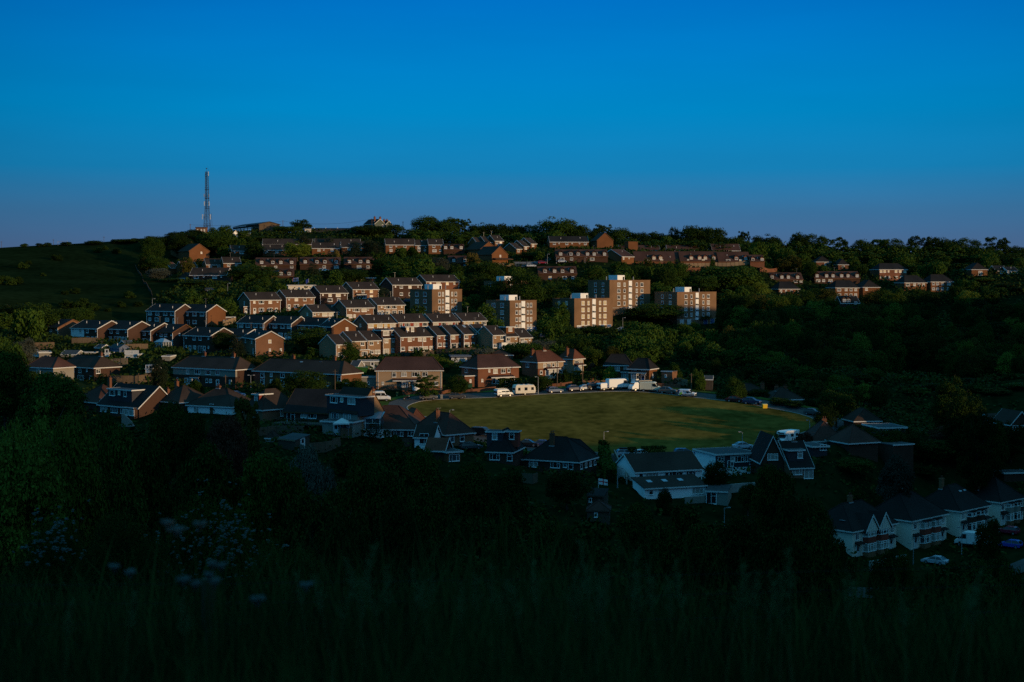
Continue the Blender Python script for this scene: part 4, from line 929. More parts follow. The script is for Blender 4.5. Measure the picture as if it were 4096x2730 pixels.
house('green-roofed shed on the bank right of the end pair', 'F4', 735, 805, 650, 618, 362, -10, 3, 'G', .8, 'dark_wood', 'roof_felt', '', '', **SK)
house('dark allotment shed on the bank among brambles', 'F4', 612, 660, 645, 625, 366, -10, 3, 'M', .5, 'wood', 'roof_felt', '', '', **SK)
house('tall dark hut with reddish roof in the near gardens', 'F6', 800, 1005, 1010, 905, 226, -6, 4, 'H', 1.3, 'dark_wood', 'plum_roof_tile', 's.4', '', trim='dark_wood', **SK)
house('dark cabin with one pale-framed opening beside the flagpole', 'F6', 800, 955, 850, 770, 236, -14, 4, 'M', .6, 'dark_wood', 'dark_roof_tile', 's.2', '', trim='dark_wood', **SK)
house('grey metal garden store right of the white chalet', 'F6', 1892, 2092, 840, 725, 250, -18, 4, 'M', .6, 'grey_render', 'roof_felt', 'p.25', '', **SK)
house('grey-roofed outbuilding with small square window above the twin-gable semi', 'F7', 1085, 1215, 800, 748, 268, -28, 4.5, 'G', 1.3, 'dark_shaded_brick', 'roof_felt', 's.5', '', **SK)
house('narrow pale garden shed with peaked roof up the near garden', 'F7', 1015, 1062, 770, 712, 272, -28, 2.5, 'F', .8, 'grey_render', 'roof_felt', '', '', **SK)
house('slim dark shed with pale mono-pitch roof', 'F7', 1038, 1085, 720, 692, 276, -20, 3, 'M', .7, 'dark_wood', 'grey_steel', '', '', **SK)
house('low long shed roof under trees at the far right', 'F7', 2000, 2185, 410, 355, 302, 8, 4, 'M', .4, 'dark_wood', 'roof_felt', '', '', **SK)
house('flat grey-roofed building at the right frame edge', 'F7', 2170, 2400, 640, 565, 292, 10, 7, 'L', 0, 'dark_shaded_brick', 'roof_felt', '', '', **SK)
# ------------------------------------------------------------------ terrain: one sheet through the measured ground points
def green_d(y):                                   # depth of the tilted green from its height in the photograph
    return 298 + (1812 - y) / 242 * 60


GREEN_PX = [(1640, 1625), (1690, 1608), (1774, 1600), (1880, 1595), (1992, 1590), (2144, 1578), (2300, 1570), (2427, 1564), (2540, 1564), (2644, 1573),
            (2778, 1591), (2880, 1604), (2979, 1616), (3057, 1634), (3130, 1648), (3196, 1663), (3250, 1682), (3276, 1704), (3250, 1722), (3170, 1748), (3050, 1783),
            (2900, 1808), (2720, 1822), (2457, 1812), (2200, 1785), (2000, 1752), (1880, 1725), (1760, 1690), (1668, 1664), (1632, 1642)]
green_pts = [P('S', x, y, green_d(y)) for x, y in GREEN_PX]
for i, q in enumerate(green_pts):
    GROUND.append((q.x, q.y, q.z))
for x in (1900, 2200, 2500, 2800, 3050):
    for y in (1620, 1660, 1700, 1740, 1780):
        q = P('S', x, y, green_d(y)); GROUND.append((q.x, q.y, q.z))
XYZ = [(0, -6, -.9), (30, -6, -.9), (-30, -6, -.9), (0, 2, -1.6), (25, 2, -1.6), (-25, 2, -1.4), (0, 8, -2.3), (-8, 8, -2.2), (8, 8, -2.35), (0, 14, -3.6), (15, 14, -3.8), (-12, 14, -3.4),
       (0, 24, -6.2), (-16, 24, -5.6), (18, 24, -6.8), (0, 60, -16.5), (-35, 60, -13), (35, 60, -18), (0, 110, -29), (-60, 110, -21), (50, 110, -31),
       (0, 160, -38), (-80, 160, -27), (70, 160, -41), (-30, 200, -38), (20, 205, -41), (80, 205, -47), (-110, 220, -31), (-60, 255, -34), (-30, 262, -35),
       (110, 300, -38), (135, 380, -29), (100, 400, -27),
       (60, 440, -24), (85, 345, -30), (-150, 300, -29), (-135, 360, -22), (-180, 420, -12), (-200, 470, -4), 
       
       (-260, 850, 8), (0, 860, 10), (260, 860, 4), (-300, 1100, -30), (0, 1100, -30), (300, 1100, -30), (-700, 1500, -60), (700, 1500, -60), (0, 1500, -60),
       (-600, 700, -10), (600, 700, 0), (-500, 300, -30), (-300, 200, -20), (-300, 0, 5), (-150, -120, 8), (0, -120, 14), (0, -300, 10), (-600, -300, 5), (500, -300, 5)]
for p_, z_ in ((-100, 14), (-40, 14), (60, 18), (120, 20), (180, 26), (205, 27), (225, 10), (238, 0), (257, -7), (283, -10), (317, -12), (335, -4), (350, 3), (380, 8), (400, 10), (440, 14), (480, 18), (503, 28), (530, 25), (580, 23), (640, 19), (700, 12)):
    # unseen crest added right of the view, its heights shaped to shade the valley
    t_ = -45
    XYZ.append((-math.sin(SUN_AZ) * t_ + math.cos(SUN_AZ) * p_, math.cos(SUN_AZ) * t_ + math.sin(SUN_AZ) * p_, z_))
    t_ = -140
    XYZ.append((-math.sin(SUN_AZ) * t_ + math.cos(SUN_AZ) * p_, math.cos(SUN_AZ) * t_ + math.sin(SUN_AZ) * p_, z_ - 12))
GROUND += XYZ
for x, y, d in [(0, 992, 640), (150, 985, 645), (300, 978, 652), (450, 968, 655), (560, 962, 660), (700, 945, 662), (800, 936, 668), (950, 935, 670), (1100, 938, 678), (1300, 945, 682), (1600, 950, 690), (2000, 955, 690),
                (2300, 965, 690), (2600, 985, 690), (3000, 1005, 695), (3500, 1025, 700), (3900, 1030, 705), (4090, 1035, 705),
                (40, 1095, 570), (300, 1085, 575), (480, 1180, 530), (200, 1175, 520), (330, 1240, 495), (80, 1250, 480), (560, 1040, 620), (540, 1120, 570), (560, 1200, 510),
                (30, 1400, 400), (150, 1330, 440), (620, 1170, 520), (700, 1130, 545), (1080, 1140, 545), (1400, 1110, 575), (1900, 1150, 560), (2200, 1130, 585), (2350, 1200, 555), (2150, 1250, 520), (2700, 1360, 505), (2950, 1500, 460), (3300, 1535, 450), (3600, 1550, 450), (3950, 1550, 450), (3100, 1420, 500), (3500, 1420, 500), (3900, 1425, 505), (3300, 1320, 545), (3700, 1325, 550), (4050, 1335, 550), (2950, 1330, 540), (2300, 1360, 480), (2550, 1410, 450), (3500, 1240, 580), (3900, 1230, 585)]:
    q = P('S', x, y + (38 if x >= 1300 and d >= 680 else 0), FD(d)); GROUND.append((q.x, q.y, q.z))

G = np.array(GROUND)
key = np.round(G[:, :2] / 2.5).astype(int)
_, keep = np.unique(key, axis=0, return_index=True)
G = G[np.sort(keep)]
n = len(G)
CRBF = 4.0


def phi(a, b):
    dx = a[:, None, 0] - b[None, :, 0]; dy = a[:, None, 1] - b[None, :, 1]
    return np.sqrt(dx * dx + dy * dy + CRBF * CRBF)


A = np.zeros((n + 3, n + 3))
A[:n, :n] = phi(G, G) - np.eye(n) * 1.2            # the small diagonal smooths uneven measurements
A[:n, n] = 1; A[:n, n + 1:] = G[:, :2]
A[n, :n] = 1; A[n + 1:, :n] = G[:, :2].T
sol = np.linalg.solve(A, np.concatenate([G[:, 2], [0, 0, 0]]))
# the green and its road lie on one plane
gx = np.array([[q.x, q.y, 1] for q in green_pts]); gz = np.array([q.z for q in green_pts])
PL = np.linalg.lstsq(gx, gz, rcond=None)[0]
GP = np.array([[q.x, q.y] for q in green_pts])


def inside_dist(xy):
    """signed distance to the outline of the green, negative inside"""
    d = np.full(len(xy), 1e9); ins = np.zeros(len(xy), bool)
    m = len(GP)
    for i in range(m):
        a, b = GP[i], GP[(i + 1) % m]
        ab = b - a
        t = np.clip(((xy - a) @ ab) / (ab @ ab), 0, 1)
        d = np.minimum(d, np.hypot(*(xy - a - t[:, None] * ab).T))
        c = ((a[1] > xy[:, 1]) != (b[1] > xy[:, 1])) & (xy[:, 0] < (b[0] - a[0]) * (xy[:, 1] - a[1]) / (b[1] - a[1] + 1e-12) + a[0])
        ins ^= c
    return np.where(ins, -d, d)


def tz_many(xy):
    xy = np.asarray(xy, float)
    z = np.empty(len(xy))
    for i in range(0, len(xy), 20000):
        c = xy[i:i + 20000]
        z[i:i + 20000] = phi(c, G) @ sol[:n] + sol[n] + c @ sol[n + 1:]
    d = inside_dist(xy)
    wgt = np.clip(1 - (d - 8) / 9, 0, 1); wgt = wgt * wgt * (3 - 2 * wgt)
    zp = xy @ PL[:2] + PL[2]
    return z * (1 - wgt) + zp * wgt


def tz(x, y):
    return float(tz_many([(x, y)])[0])


def onground(reg, x, y, lo=60, hi=720):
    """where the line of sight through a measured point meets the ground"""
    a, b = ray(reg, x, y)
    ds = np.arange(lo, hi, 2.0)
    g = tz_many(np.stack([a * ds, ds], 1)) - b * ds
    k = np.nonzero((g[1:] >= 0) & (g[:-1] < 0))[0]
    if not len(k):
        d = 300.0
    else:
        i = k[0]; d = ds[i] + 2.0 * (-g[i]) / (g[i + 1] - g[i])
    return Vector((a * d, d, tz(a * d, d)))


# ground mesh: fine in the valley, coarse outside
def axis(parts):
    v = []
    for a, b, s in parts:
        v += list(np.arange(a, b, s))
    return np.array(v + [parts[-1][1]])


xs = axis([(-1500, -320, 60), (-320, 320, 4), (320, 520, 10), (520, 1500, 60)])
ys = axis([(-500, -40, 20), (-40, 30, 1.5), (30, 720, 3.5), (720, 1000, 20), (1000, 2600, 100)])
XX, YY = np.meshgrid(xs, ys)
xy = np.stack([XX.ravel(), YY.ravel()], 1)
zz = tz_many(xy)
far = np.clip((xy[:, 1] - 1000) / 800, 0, 1)
zz = zz * (1 - far) + (-70) * far


def grid_mesh(name, v, nx, ny, mats):
    me = bpy.data.meshes.new(name)
    i = np.arange(nx * ny).reshape(ny, nx)
    f = np.stack([i[:-1, :-1], i[:-1, 1:], i[1:, 1:], i[1:, :-1]], -1).reshape(-1, 4)
    arr_mesh(me, v, f)
    me.materials.append(MATS[mats])
    me.polygons.foreach_set('use_smooth', np.ones(len(f), bool))
    return me


def arr_mesh(me, v, f):
    v = np.asarray(v, np.float32); f = np.asarray(f, np.int32)
    k = f.shape[1]
    me.vertices.add(len(v)); me.vertices.foreach_set('co', v.ravel())
    me.loops.add(f.size); me.loops.foreach_set('vertex_index', f.ravel())
    me.polygons.add(len(f)); me.polygons.foreach_set('loop_start', np.arange(0, f.size, k, dtype=np.int32))
    me.polygons.foreach_set('loop_total', np.full(len(f), k, np.int32))
    me.update(calc_edges=True)


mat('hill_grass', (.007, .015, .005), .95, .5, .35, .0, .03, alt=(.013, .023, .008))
mat('lawn', (.080, .064, .012), .95, .4, .45, .0, .07, alt=(.165, .112, .024), stretch=1)
mat('verge_grass', (.055, .085, .020), .95, .4, .6, .0, .1)
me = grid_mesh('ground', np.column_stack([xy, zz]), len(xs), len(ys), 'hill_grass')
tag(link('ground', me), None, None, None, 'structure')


def sheet(name, outline, m, off, step=1.6):
    """a flat area laid on the ground: triangulated grid clipped to an outline"""
    o = np.array(outline)
    import bmesh
    from mathutils.geometry import delaunay_2d_cdt
    x0, y0 = o.min(0); x1, y1 = o.max(0)
    gxs, gys = np.meshgrid(np.arange(x0, x1, step * 2), np.arange(y0, y1, step * 2))
    inner = np.stack([gxs.ravel(), gys.ravel()], 1)
    pts = [Vector(p) for p in o] + [Vector(p) for p in inner]
    vs, es, fs, *_ = delaunay_2d_cdt(pts, [], [list(range(len(o)))], 1, 1e-4)
    va = np.array([[q.x, q.y] for q in vs])
    z = tz_many(va) + off
    me = bpy.data.meshes.new(name)
    me.from_pydata(np.column_stack([va, z]).tolist(), [], [list(f) for f in fs])
    me.materials.append(MATS[m]); me.update()
    return tag(link(name, me), None, None, None, 'structure')


def smooth_loop(p, k=6):
    p = np.asarray(p); m = len(p); outp = []
    for i in range(m):
        a, b, c, d = p[i - 1], p[i], p[(i + 1) % m], p[(i + 2) % m]
        for j in range(k):
            t = j / k
            outp.append(.5 * ((2 * b) + (c - a) * t + (2 * a - 5 * b + 4 * c - d) * t * t + (3 * b - a - 3 * c + d) * t ** 3))
    return np.array(outp)


def offset_loop(p, d):
    nx_ = np.roll(p, -1, 0) - np.roll(p, 1, 0)
    ln = np.hypot(*nx_.T)[:, None]
    nrm_ = np.stack([nx_[:, 1], -nx_[:, 0]], 1) / ln
    area = np.sum(p[:, 0] * np.roll(p[:, 1], -1) - np.roll(p[:, 0], -1) * p[:, 1])
    return p + nrm_ * (d if area > 0 else -d)


loop = smooth_loop(GP)
sheet('green', loop, 'lawn', .10)


def band(name, a, b, m, off, closed=True, skip=None):
    k = len(a)
    v = np.concatenate([a, b]); z = tz_many(v) + off
    f = [(i, (i + 1) % k, (i + 1) % k + k, i + k) for i in range(k if closed else k - 1)]
    me = bpy.data.meshes.new(name)
    me.from_pydata(np.column_stack([v, z]).tolist(), [], f)
    me.materials.append(MATS[m]); me.update()
    return tag(link(name, me), None, None, None, 'structure')


kerb_in, kerb_out = offset_loop(loop, .02), offset_loop(loop, .22)
# kerb is a real step round the green
kb = MB()
k = len(loop)
za = tz_many(kerb_in); zb_ = tz_many(kerb_out)
for i in range(k):
    j = (i + 1) % k
    vs = [(*kerb_in[i], za[i] - .1), (*kerb_in[j], za[j] - .1), (*kerb_out[j], zb_[j] - .1), (*kerb_out[i], zb_[i] - .1),
          (*kerb_in[i], za[i] + .15), (*kerb_in[j], za[j] + .15), (*kerb_out[j], zb_[j] + .15), (*kerb_out[i], zb_[i] + .15)]
    kb.add(vs, [(4, 5, 6, 7), (3, 2, 6, 7), (0, 1, 5, 4)])
tag(kb.build('kerb', 'concrete', None, fix=False), None, None, None, 'structure')
road_out = offset_loop(loop, 6.2)
band('road', offset_loop(loop, .21), road_out, 'asphalt', .05)
band('verge', offset_loop(loop, 6.21), offset_loop(loop, 8.2), 'verge_grass', .16)
# the road leaving the ring on the left, and the wedge of grass in its mouth
lp = [onground('F2', x, y) for x, y in ((1560, 1165), (1640, 1195), (1720, 1190), (1905, 1172), (1990, 1165), (1930, 1200), (1890, 1240), (1935, 1300), (1960, 1340), (1760, 1330), (1640, 1250), (1560, 1215))]
sheet('road', [(q.x, q.y) for q in lp], 'asphalt', .09)
lp = [onground('F2', x, y) for x, y in ((1585, 1172), (1660, 1168), (1735, 1178), (1738, 1190), (1700, 1222), (1660, 1236), (1600, 1215))]
sheet('grass_verge', [(q.x, q.y) for q in lp], 'verge_grass', .16)


def road_strip(name, pts, width, m='asphalt', off=.12):
    p = np.array([(q.x, q.y) for q in pts])
    q = []
    for i in range(len(p) - 1):
        for t in np.linspace(0, 1, 10, endpoint=False):
            q.append(p[i] * (1 - t) + p[i + 1] * t)
    q = np.array(q + [p[-1]])
    d = np.gradient(q, axis=0); nn = np.stack([-d[:, 1], d[:, 0]], 1) / np.hypot(*d.T)[:, None]
    return band(name, q + nn * width / 2, q - nn * width / 2, m, off, closed=False)


# road in front of the near semis, the hilltop lane and the little side lanes
road_strip('road', [Vector((48, 212, 0)), Vector((70, 226, 0)), Vector((96, 246, 0)), Vector((126, 272, 0))], 6.5, off=.25)
road_strip('road', [onground('C', 600, 610), onground('C', 760, 590), onground('C', 880, 560), onground('C', 830, 520)], 5, off=.35)
# ------------------------------------------------------------------ trees and shrubs
leafmat('leaf_dark', (0.0155, 0.0336, 0.0050), (0.0284, 0.0542, 0.0078))
leafmat('leaf_mid', (0.0207, 0.0465, 0.0064), (0.0400, 0.0743, 0.0099))
leafmat('leaf_light', (0.0570, 0.0912, 0.0100), (0.1140, 0.1520, 0.0188))
leafmat('leaf_olive', (0.0375, 0.0427, 0.0071), (0.0678, 0.0678, 0.0121))
leafmat('leaf_grey', (0.0452, 0.0549, 0.0388), (0.0969, 0.1066, 0.0775))
leafmat('leaf_gold', (.100, .080, .018), (.180, .135, .032))
leafmat('leaf_copper', (.060, .028, .018), (.105, .045, .026))
leafmat('needle', (.016, .028, .014), (.034, .048, .022))


def leaves(centres, normals, size, r):
    m = len(centres)
    u = r.normal(size=(m, 3)); nrm = normals + .7 * r.normal(size=(m, 3))
    nrm /= np.linalg.norm(nrm, axis=1)[:, None]
    u -= (u * nrm).sum(1)[:, None] * nrm
    u /= np.linalg.norm(u, axis=1)[:, None]
    v = np.cross(nrm, u)
    s = size * r.uniform(.6, 1.4, m)[:, None]
    a = s * r.uniform(.5, .9, m)[:, None]
    q = np.stack([centres - u * s, centres - v * a + u * s * .1, centres + u * s, centres + v * a + u * s * .1], 1)
    return q.reshape(-1, 3), np.arange(m * 4).reshape(-1, 4)


def crown(name, seed, nl, size, lobes, shape, mat_, gap=.0):
    """leaf-sized faces spread over many small clumps that fill a crown outline; unit box, z from 0 to 1"""
    r = np.random.default_rng(seed)
    cen, rad = [], []
    for k in range(lobes):
        for _ in range(60):
            p = r.uniform(-1, 1, 3)
            z = (p[2] + 1) / 2
            if shape == 'round':
                rr = math.sqrt(max(0, 1 - abs(1.9 * z - .86) ** 2.6)) * (1.0 if z > .3 else .55 + 1.5 * z)
            elif shape == 'wide':
                rr = math.sqrt(max(0, 1 - abs(1.9 * z - .85) ** 2.6))
            elif shape == 'tall':
                rr = (math.sin(math.pi * min(1, z * .93 + .07)) ** .6)
            elif shape == 'cone':
                rr = (1 - z) ** .85 * .98 + .03
            elif shape == 'column':
                rr = min(1, (1 - z) ** .45 * 1.15) * (1 if z > .08 else .7)
            elif shape == 'bush':
                rr = math.sqrt(max(0, 1 - z ** 2.2))
            else:
                rr = 1
            h = math.hypot(p[0], p[1])
            if h <= rr and (h > rr * .45 or r.random() < .3):
                break
        else:
            continue
        cr_ = {'cone': .13, 'column': .12, 'tall': .16, 'sparse': .1}.get(shape, .17) * r.uniform(.6, 1.25)
        f = max(0, 1 - cr_ * .8)
        cen.append((p[0] * .5 * f, p[1] * .5 * f, .03 + z * (1 - cr_) )); rad.append(cr_)
    cen, rad = np.array(cen), np.array(rad)
    pick = r.choice(len(cen), nl, p=rad ** 2 / (rad ** 2).sum())
    dr = r.normal(size=(nl, 3)); dr /= np.linalg.norm(dr, axis=1)[:, None]
    dr[:, 2] = np.where(dr[:, 2] < -.3, -dr[:, 2] * .5, dr[:, 2])
    rr = rad[pick] * r.uniform(.55, 1.08, nl) ** .6
    iz = 1 / {'wide': .62, 'bush': .62, 'round': .95, 'tall': 1.5, 'cone': 1.7, 'column': 2.1, 'sparse': .9}[shape]
    c = cen[pick] + dr * rr[:, None] * np.array([1, 1, iz * (.85 if shape != 'cone' else .8)])
    c[:, 2] = np.where(c[:, 2] < .0, -c[:, 2] * .3, c[:, 2]); c[:, 2] = np.where(c[:, 2] > 1.02, 2.04 - c[:, 2], c[:, 2])
    v, f = leaves(c, dr, size, r)
    cc = np.repeat(c, 4, 0); v = cc + (v - cc) * np.array([1, 1, iz])
    me = bpy.data.meshes.new(name)
    arr_mesh(me, v, f)
    return me


def trunk_mesh(seed, limbs=5, top=.62):
    r = random.Random(seed)
    mb = MB()
    p = Vector((0, 0, -.04)); rad = .034
    for k in range(5):
        q = p + Vector((r.uniform(-.02, .02), r.uniform(-.02, .02), top / 5 + .01))
        mb.tube(p, q, rad, rad * .78, 7); p, rad = q, rad * .78
        if k >= 1:
            for _ in range(2):
                a = r.uniform(0, 6.28); l = r.uniform(.16, .34)
                e = p + Vector((math.cos(a) * l, math.sin(a) * l, l * r.uniform(.5, 1.1)))
                mb.tube(p, e, rad * .6, rad * .15, 5)
    return mb.mesh('trunk', 'bark')


TRUNKS = [trunk_mesh(s) for s in range(4)]
CR = {}
LEAFN = {}


def crown_proto(kind, fine, k, mt):
    key = (kind, fine, k, mt)
    if key not in CR:
        base = (kind, fine, k)
        if base not in CR:
            n_, s_ = {0: (4200, .028), 1: (13000, .0165), 2: (26000, .0160), 3: (90000, .0050)}[fine]
            lob = {'round': 75, 'wide': 75, 'tall': 75, 'cone': 110, 'column': 90, 'bush': 34, 'sparse': 70}[kind]
            if kind in ('cone', 'column'): s_ *= .8
            if kind == 'sparse': n_ = int(n_ * .9)
            CR[base] = crown('crown', 100 + k * 17 + len(kind) * 3, n_, s_, lob + fine * 14, kind, mt)
        me = CR[base].copy()
        me.materials.clear(); me.materials.append(MATS[mt])
        CR[key] = me
    return CR[key]


TREES = []
tcount = [0]


def tree(kind, reg, x, yt, d, wpx, mt, label, group=None, name='tree', cat='tree', base=None, fine=None, low=.12, trunk=True, zmin=2.0):
    """yt: top of the crown in the photograph, wpx: crown width there"""
    d = FD(d)
    pt = P(reg, x, yt, d)
    zg = tz(pt.x, pt.y) if base is None else base
    h = max(zmin, pt.z - zg)
    w_ = wpx / REG[reg][2] / FPX * d * 1.15
    r = tcount[0]; tcount[0] += 1
    if fine is None:
        px = max(h, w_) * FPX / d / 4
        fine = 0 if px < 22 else 1 if px < 60 else 2
    root = thing(name, label, cat, (pt.x, pt.y, zg), (r * 2.4) % 6.28, group)
    c0 = low if trunk else -.02
    cr_ = link('crown', crown_proto(kind, fine, r % 4 if fine < 2 else r % 2, mt), root, (0, 0, h * c0), 0)
    cr_.scale = (w_ * 1.04, w_ * 1.04, h * (1 - c0))
    if trunk:
        tr = link('trunk', TRUNKS[r % 4], root)
        tw = max(min(h, w_ * 1.2), h * .45)
        tr.scale = (tw, tw, h * .98)
    TREES.append((pt.x, pt.y, w_))
    return root


# skyline, left to right
gs = 'trees along the skyline'
for kind, x, y, w_, d, mt, lab in [
    ('bush', 56, 574, 16, 640, 'leaf_dark', 'tiny bush beside the pale hut at the far left end of the ridge'),
    ('round', 90, 570, 14, 640, 'leaf_dark', 'small tree with squared top at the left end of the ridge'),
    ('bush', 110, 572, 18, 642, 'leaf_dark', 'low bush on the bare ridge, before the goal frame'),
    ('bush', 152, 566, 22, 646, 'leaf_dark', 'low thicket under the goal frame on the ridge'),
    ('wide', 216, 556, 34, 648, 'leaf_dark', 'wide bushy tree alone on the bare left ridge'),
    ('bush', 262, 560, 14, 650, 'leaf_dark', 'small round bush right of the lone wide one on the ridge'),
    ('wide', 288, 553, 50, 652, 'leaf_dark', 'flat hedge-like thicket on the ridge before the tall wood'),
    ('bush', 318, 552, 30, 654, 'leaf_dark', 'low thicket touching the tall wood on the left ridge'),
    ('round', 355, 541, 56, 640, 'leaf_dark', 'big round tree at the left edge of the hilltop wood'),
    ('round', 415, 531, 66, 645, 'leaf_dark', 'broad dark tree left of the mast foot'),
    ('bush', 448, 527, 44, 655, 'leaf_dark', 'low dark bush at the mast foot'),
    ('wide', 500, 531, 78, 632, 'leaf_mid', 'spreading tree below the mast, right of its foot'),
    ('round', 518, 516, 30, 648, 'leaf_mid', 'upright tree in front of the barn left end'),
    ('round', 560, 530, 26, 645, 'leaf_mid', 'small tree in front of the open barn'),
    ('round', 691, 503, 40, 668, 'leaf_dark', 'round tree standing clear of the others right of the barn'),
    ('wide', 645, 520, 30, 664, 'leaf_mid', 'low tree by the pole right of the barn'),
    ('wide', 665, 520, 50, 660, 'leaf_mid', 'broad low tree left of the pale cabin'),
    ('round', 822, 522, 34, 668, 'leaf_dark', 'tree at the right end of the long flat shed'),
    ('wide', 850, 516, 70, 655, 'leaf_dark', 'wide dark tree below the chimneyed skyline house'),
    ('round', 905, 512, 40, 660, 'leaf_dark', 'tree touching the right side of the chimneyed house'),
    ('round', 980, 493, 62, 664, 'leaf_mid', 'tall domed tree, left half of the high skyline clump'),
    ('round', 1022, 496, 62, 666, 'leaf_dark', 'tall domed tree, right half of the high skyline clump'),
    ('sparse', 1062, 503, 34, 668, 'leaf_mid', 'thin feathery tree right of the high skyline clump'),
    ('round', 1098, 508, 50, 668, 'leaf_dark', 'dark tree with a level top, first of the long skyline hedge'),
    ('wide', 1140, 512, 60, 668, 'leaf_dark', 'dark tree with a level top, second of the long skyline hedge'),
    ('wide', 1185, 514, 54, 670, 'leaf_dark', 'dark tree with a level top, third of the long skyline hedge'),
    ('round', 1225, 512, 44, 668, 'leaf_mid', 'rounded tree left of the great skyline dome'),
    ('round', 1283, 494, 84, 664, 'leaf_mid', 'great dome-shaped tree, highest on the middle skyline'),
    ('wide', 1328, 514, 50, 662, 'leaf_dark', 'lower shoulder tree right of the great dome'),
    ('round', 1362, 522, 26, 668, 'leaf_dark', 'small gappy tree after the great dome'),
    ('sparse', 1385, 516, 36, 670, 'leaf_dark', 'gappy crowned tree left of the skyline dip'),
    ('wide', 1425, 524, 60, 668, 'leaf_dark', 'flat crowned tree before the skyline dip'),
    ('wide', 1468, 532, 50, 670, 'leaf_dark', 'low tree in the skyline dip'),
    ('round', 1512, 530, 50, 672, 'leaf_dark', 'tree rising right of the skyline dip'),
    ('round', 1549, 517, 22, 674, 'leaf_dark', 'slim upright tree poking above its neighbours'),
    ('wide', 1592, 519, 70, 668, 'leaf_dark', 'big smooth-topped tree, left of the twin mound'),
    ('wide', 1635, 520, 62, 668, 'leaf_dark', 'big smooth-topped tree, right of the twin mound'),
    ('wide', 1680, 542, 60, 666, 'leaf_dark', 'lower tree after the twin mound'),
    ('sparse', 1710, 532, 24, 674, 'leaf_mid', 'thin tree standing clear right of the twin mound'),
    ('round', 1760, 534, 60, 672, 'leaf_dark', 'blocky square-topped tree on the right skyline'),
    ('bush', 1792, 552, 36, 670, 'leaf_olive', 'low tan-tinged tree between two taller skyline trees'),
    ('round', 1838, 530, 44, 674, 'leaf_dark', 'tall tree, left half of the right skyline pair'),
    ('round', 1872, 533, 52, 674, 'leaf_dark', 'tall tree, right half of the right skyline pair'),
    ('sparse', 1922, 546, 52, 676, 'leaf_dark', 'airy tree with sky showing under its crown'),
    ('round', 1980, 547, 50, 676, 'leaf_dark', 'mushroom-shaped tree alone between two gaps'),
    ('sparse', 2022, 550, 36, 678, 'leaf_mid', 'thin tree with bare twigs left of the tall pointed one'),
    ('round', 2052, 544, 58, 678, 'leaf_dark', 'tall tree with pointed top right of the mushroom shape'),
    ('sparse', 2110, 543, 52, 680, 'leaf_dark', 'umbrella-like airy tree on the right skyline'),
    ('round', 2146, 541, 42, 682, 'leaf_dark', 'dense tree, first of three joined right of the umbrella shape'),
    ('wide', 2180, 544, 58, 682, 'leaf_dark', 'dense tree, second of three joined right of the umbrella shape'),
    ('round', 2221, 542, 56, 682, 'leaf_dark', 'dense tree, third of three joined right of the umbrella shape'),
    ('round', 2262, 560, 38, 680, 'leaf_mid', 'smaller tree left of the open-branched tree'),
    ('sparse', 2290, 545, 50, 684, 'leaf_mid', 'open-branched tree standing out on the right skyline'),
    ('round', 2338, 562, 52, 684, 'leaf_dark', 'round tree at the right end of the skyline'),
    ('wide', 2310, 580, 60, 670, 'leaf_dark', 'low tree under the open-branched one'),
]:
    tree(kind, 'Z', x, y, d, w_, mt, lab, gs, low=.06 if kind != 'sparse' else .10)
# second rank just below the skyline trees fills the wood
MASS = []


def mass_tree(x, y, zg, h, w_, k, kinds=('round', 'wide', 'round', 'tall')):
    """one crown of a mass of trees that nobody would count: leaf faces only, gathered into a single mesh"""
    src = crown_proto(kinds[k % 4], 0, k % 4, 'leaf_dark')
    co = np.empty(len(src.vertices) * 3, np.float32); src.vertices.foreach_get('co', co)
    co = co.reshape(-1, 4, 3)
    pick = np.random.default_rng(k).permutation(len(co))[:2600]
    co = co[pick]
    c = co.mean(1, keepdims=True); co = c + (co - c) * 1.25
    a = k * 1.7
    co = co.reshape(-1, 3) @ np.array([[math.cos(a), math.sin(a), 0], [-math.sin(a), math.cos(a), 0], [0, 0, 1]])
    MASS.append(co * np.array([w_, w_, h]) + np.array([x, y, zg]))
    TREES.append((x, y, w_))


def mass_done(name, m_, label):
    v = np.concatenate(MASS); MASS.clear()
    me = bpy.data.meshes.new(name)
    arr_mesh(me, v, np.arange(len(v)).reshape(-1, 4)); me.materials.append(MATS[m_])
    tag(link(name, me), label, 'trees', None, 'stuff')


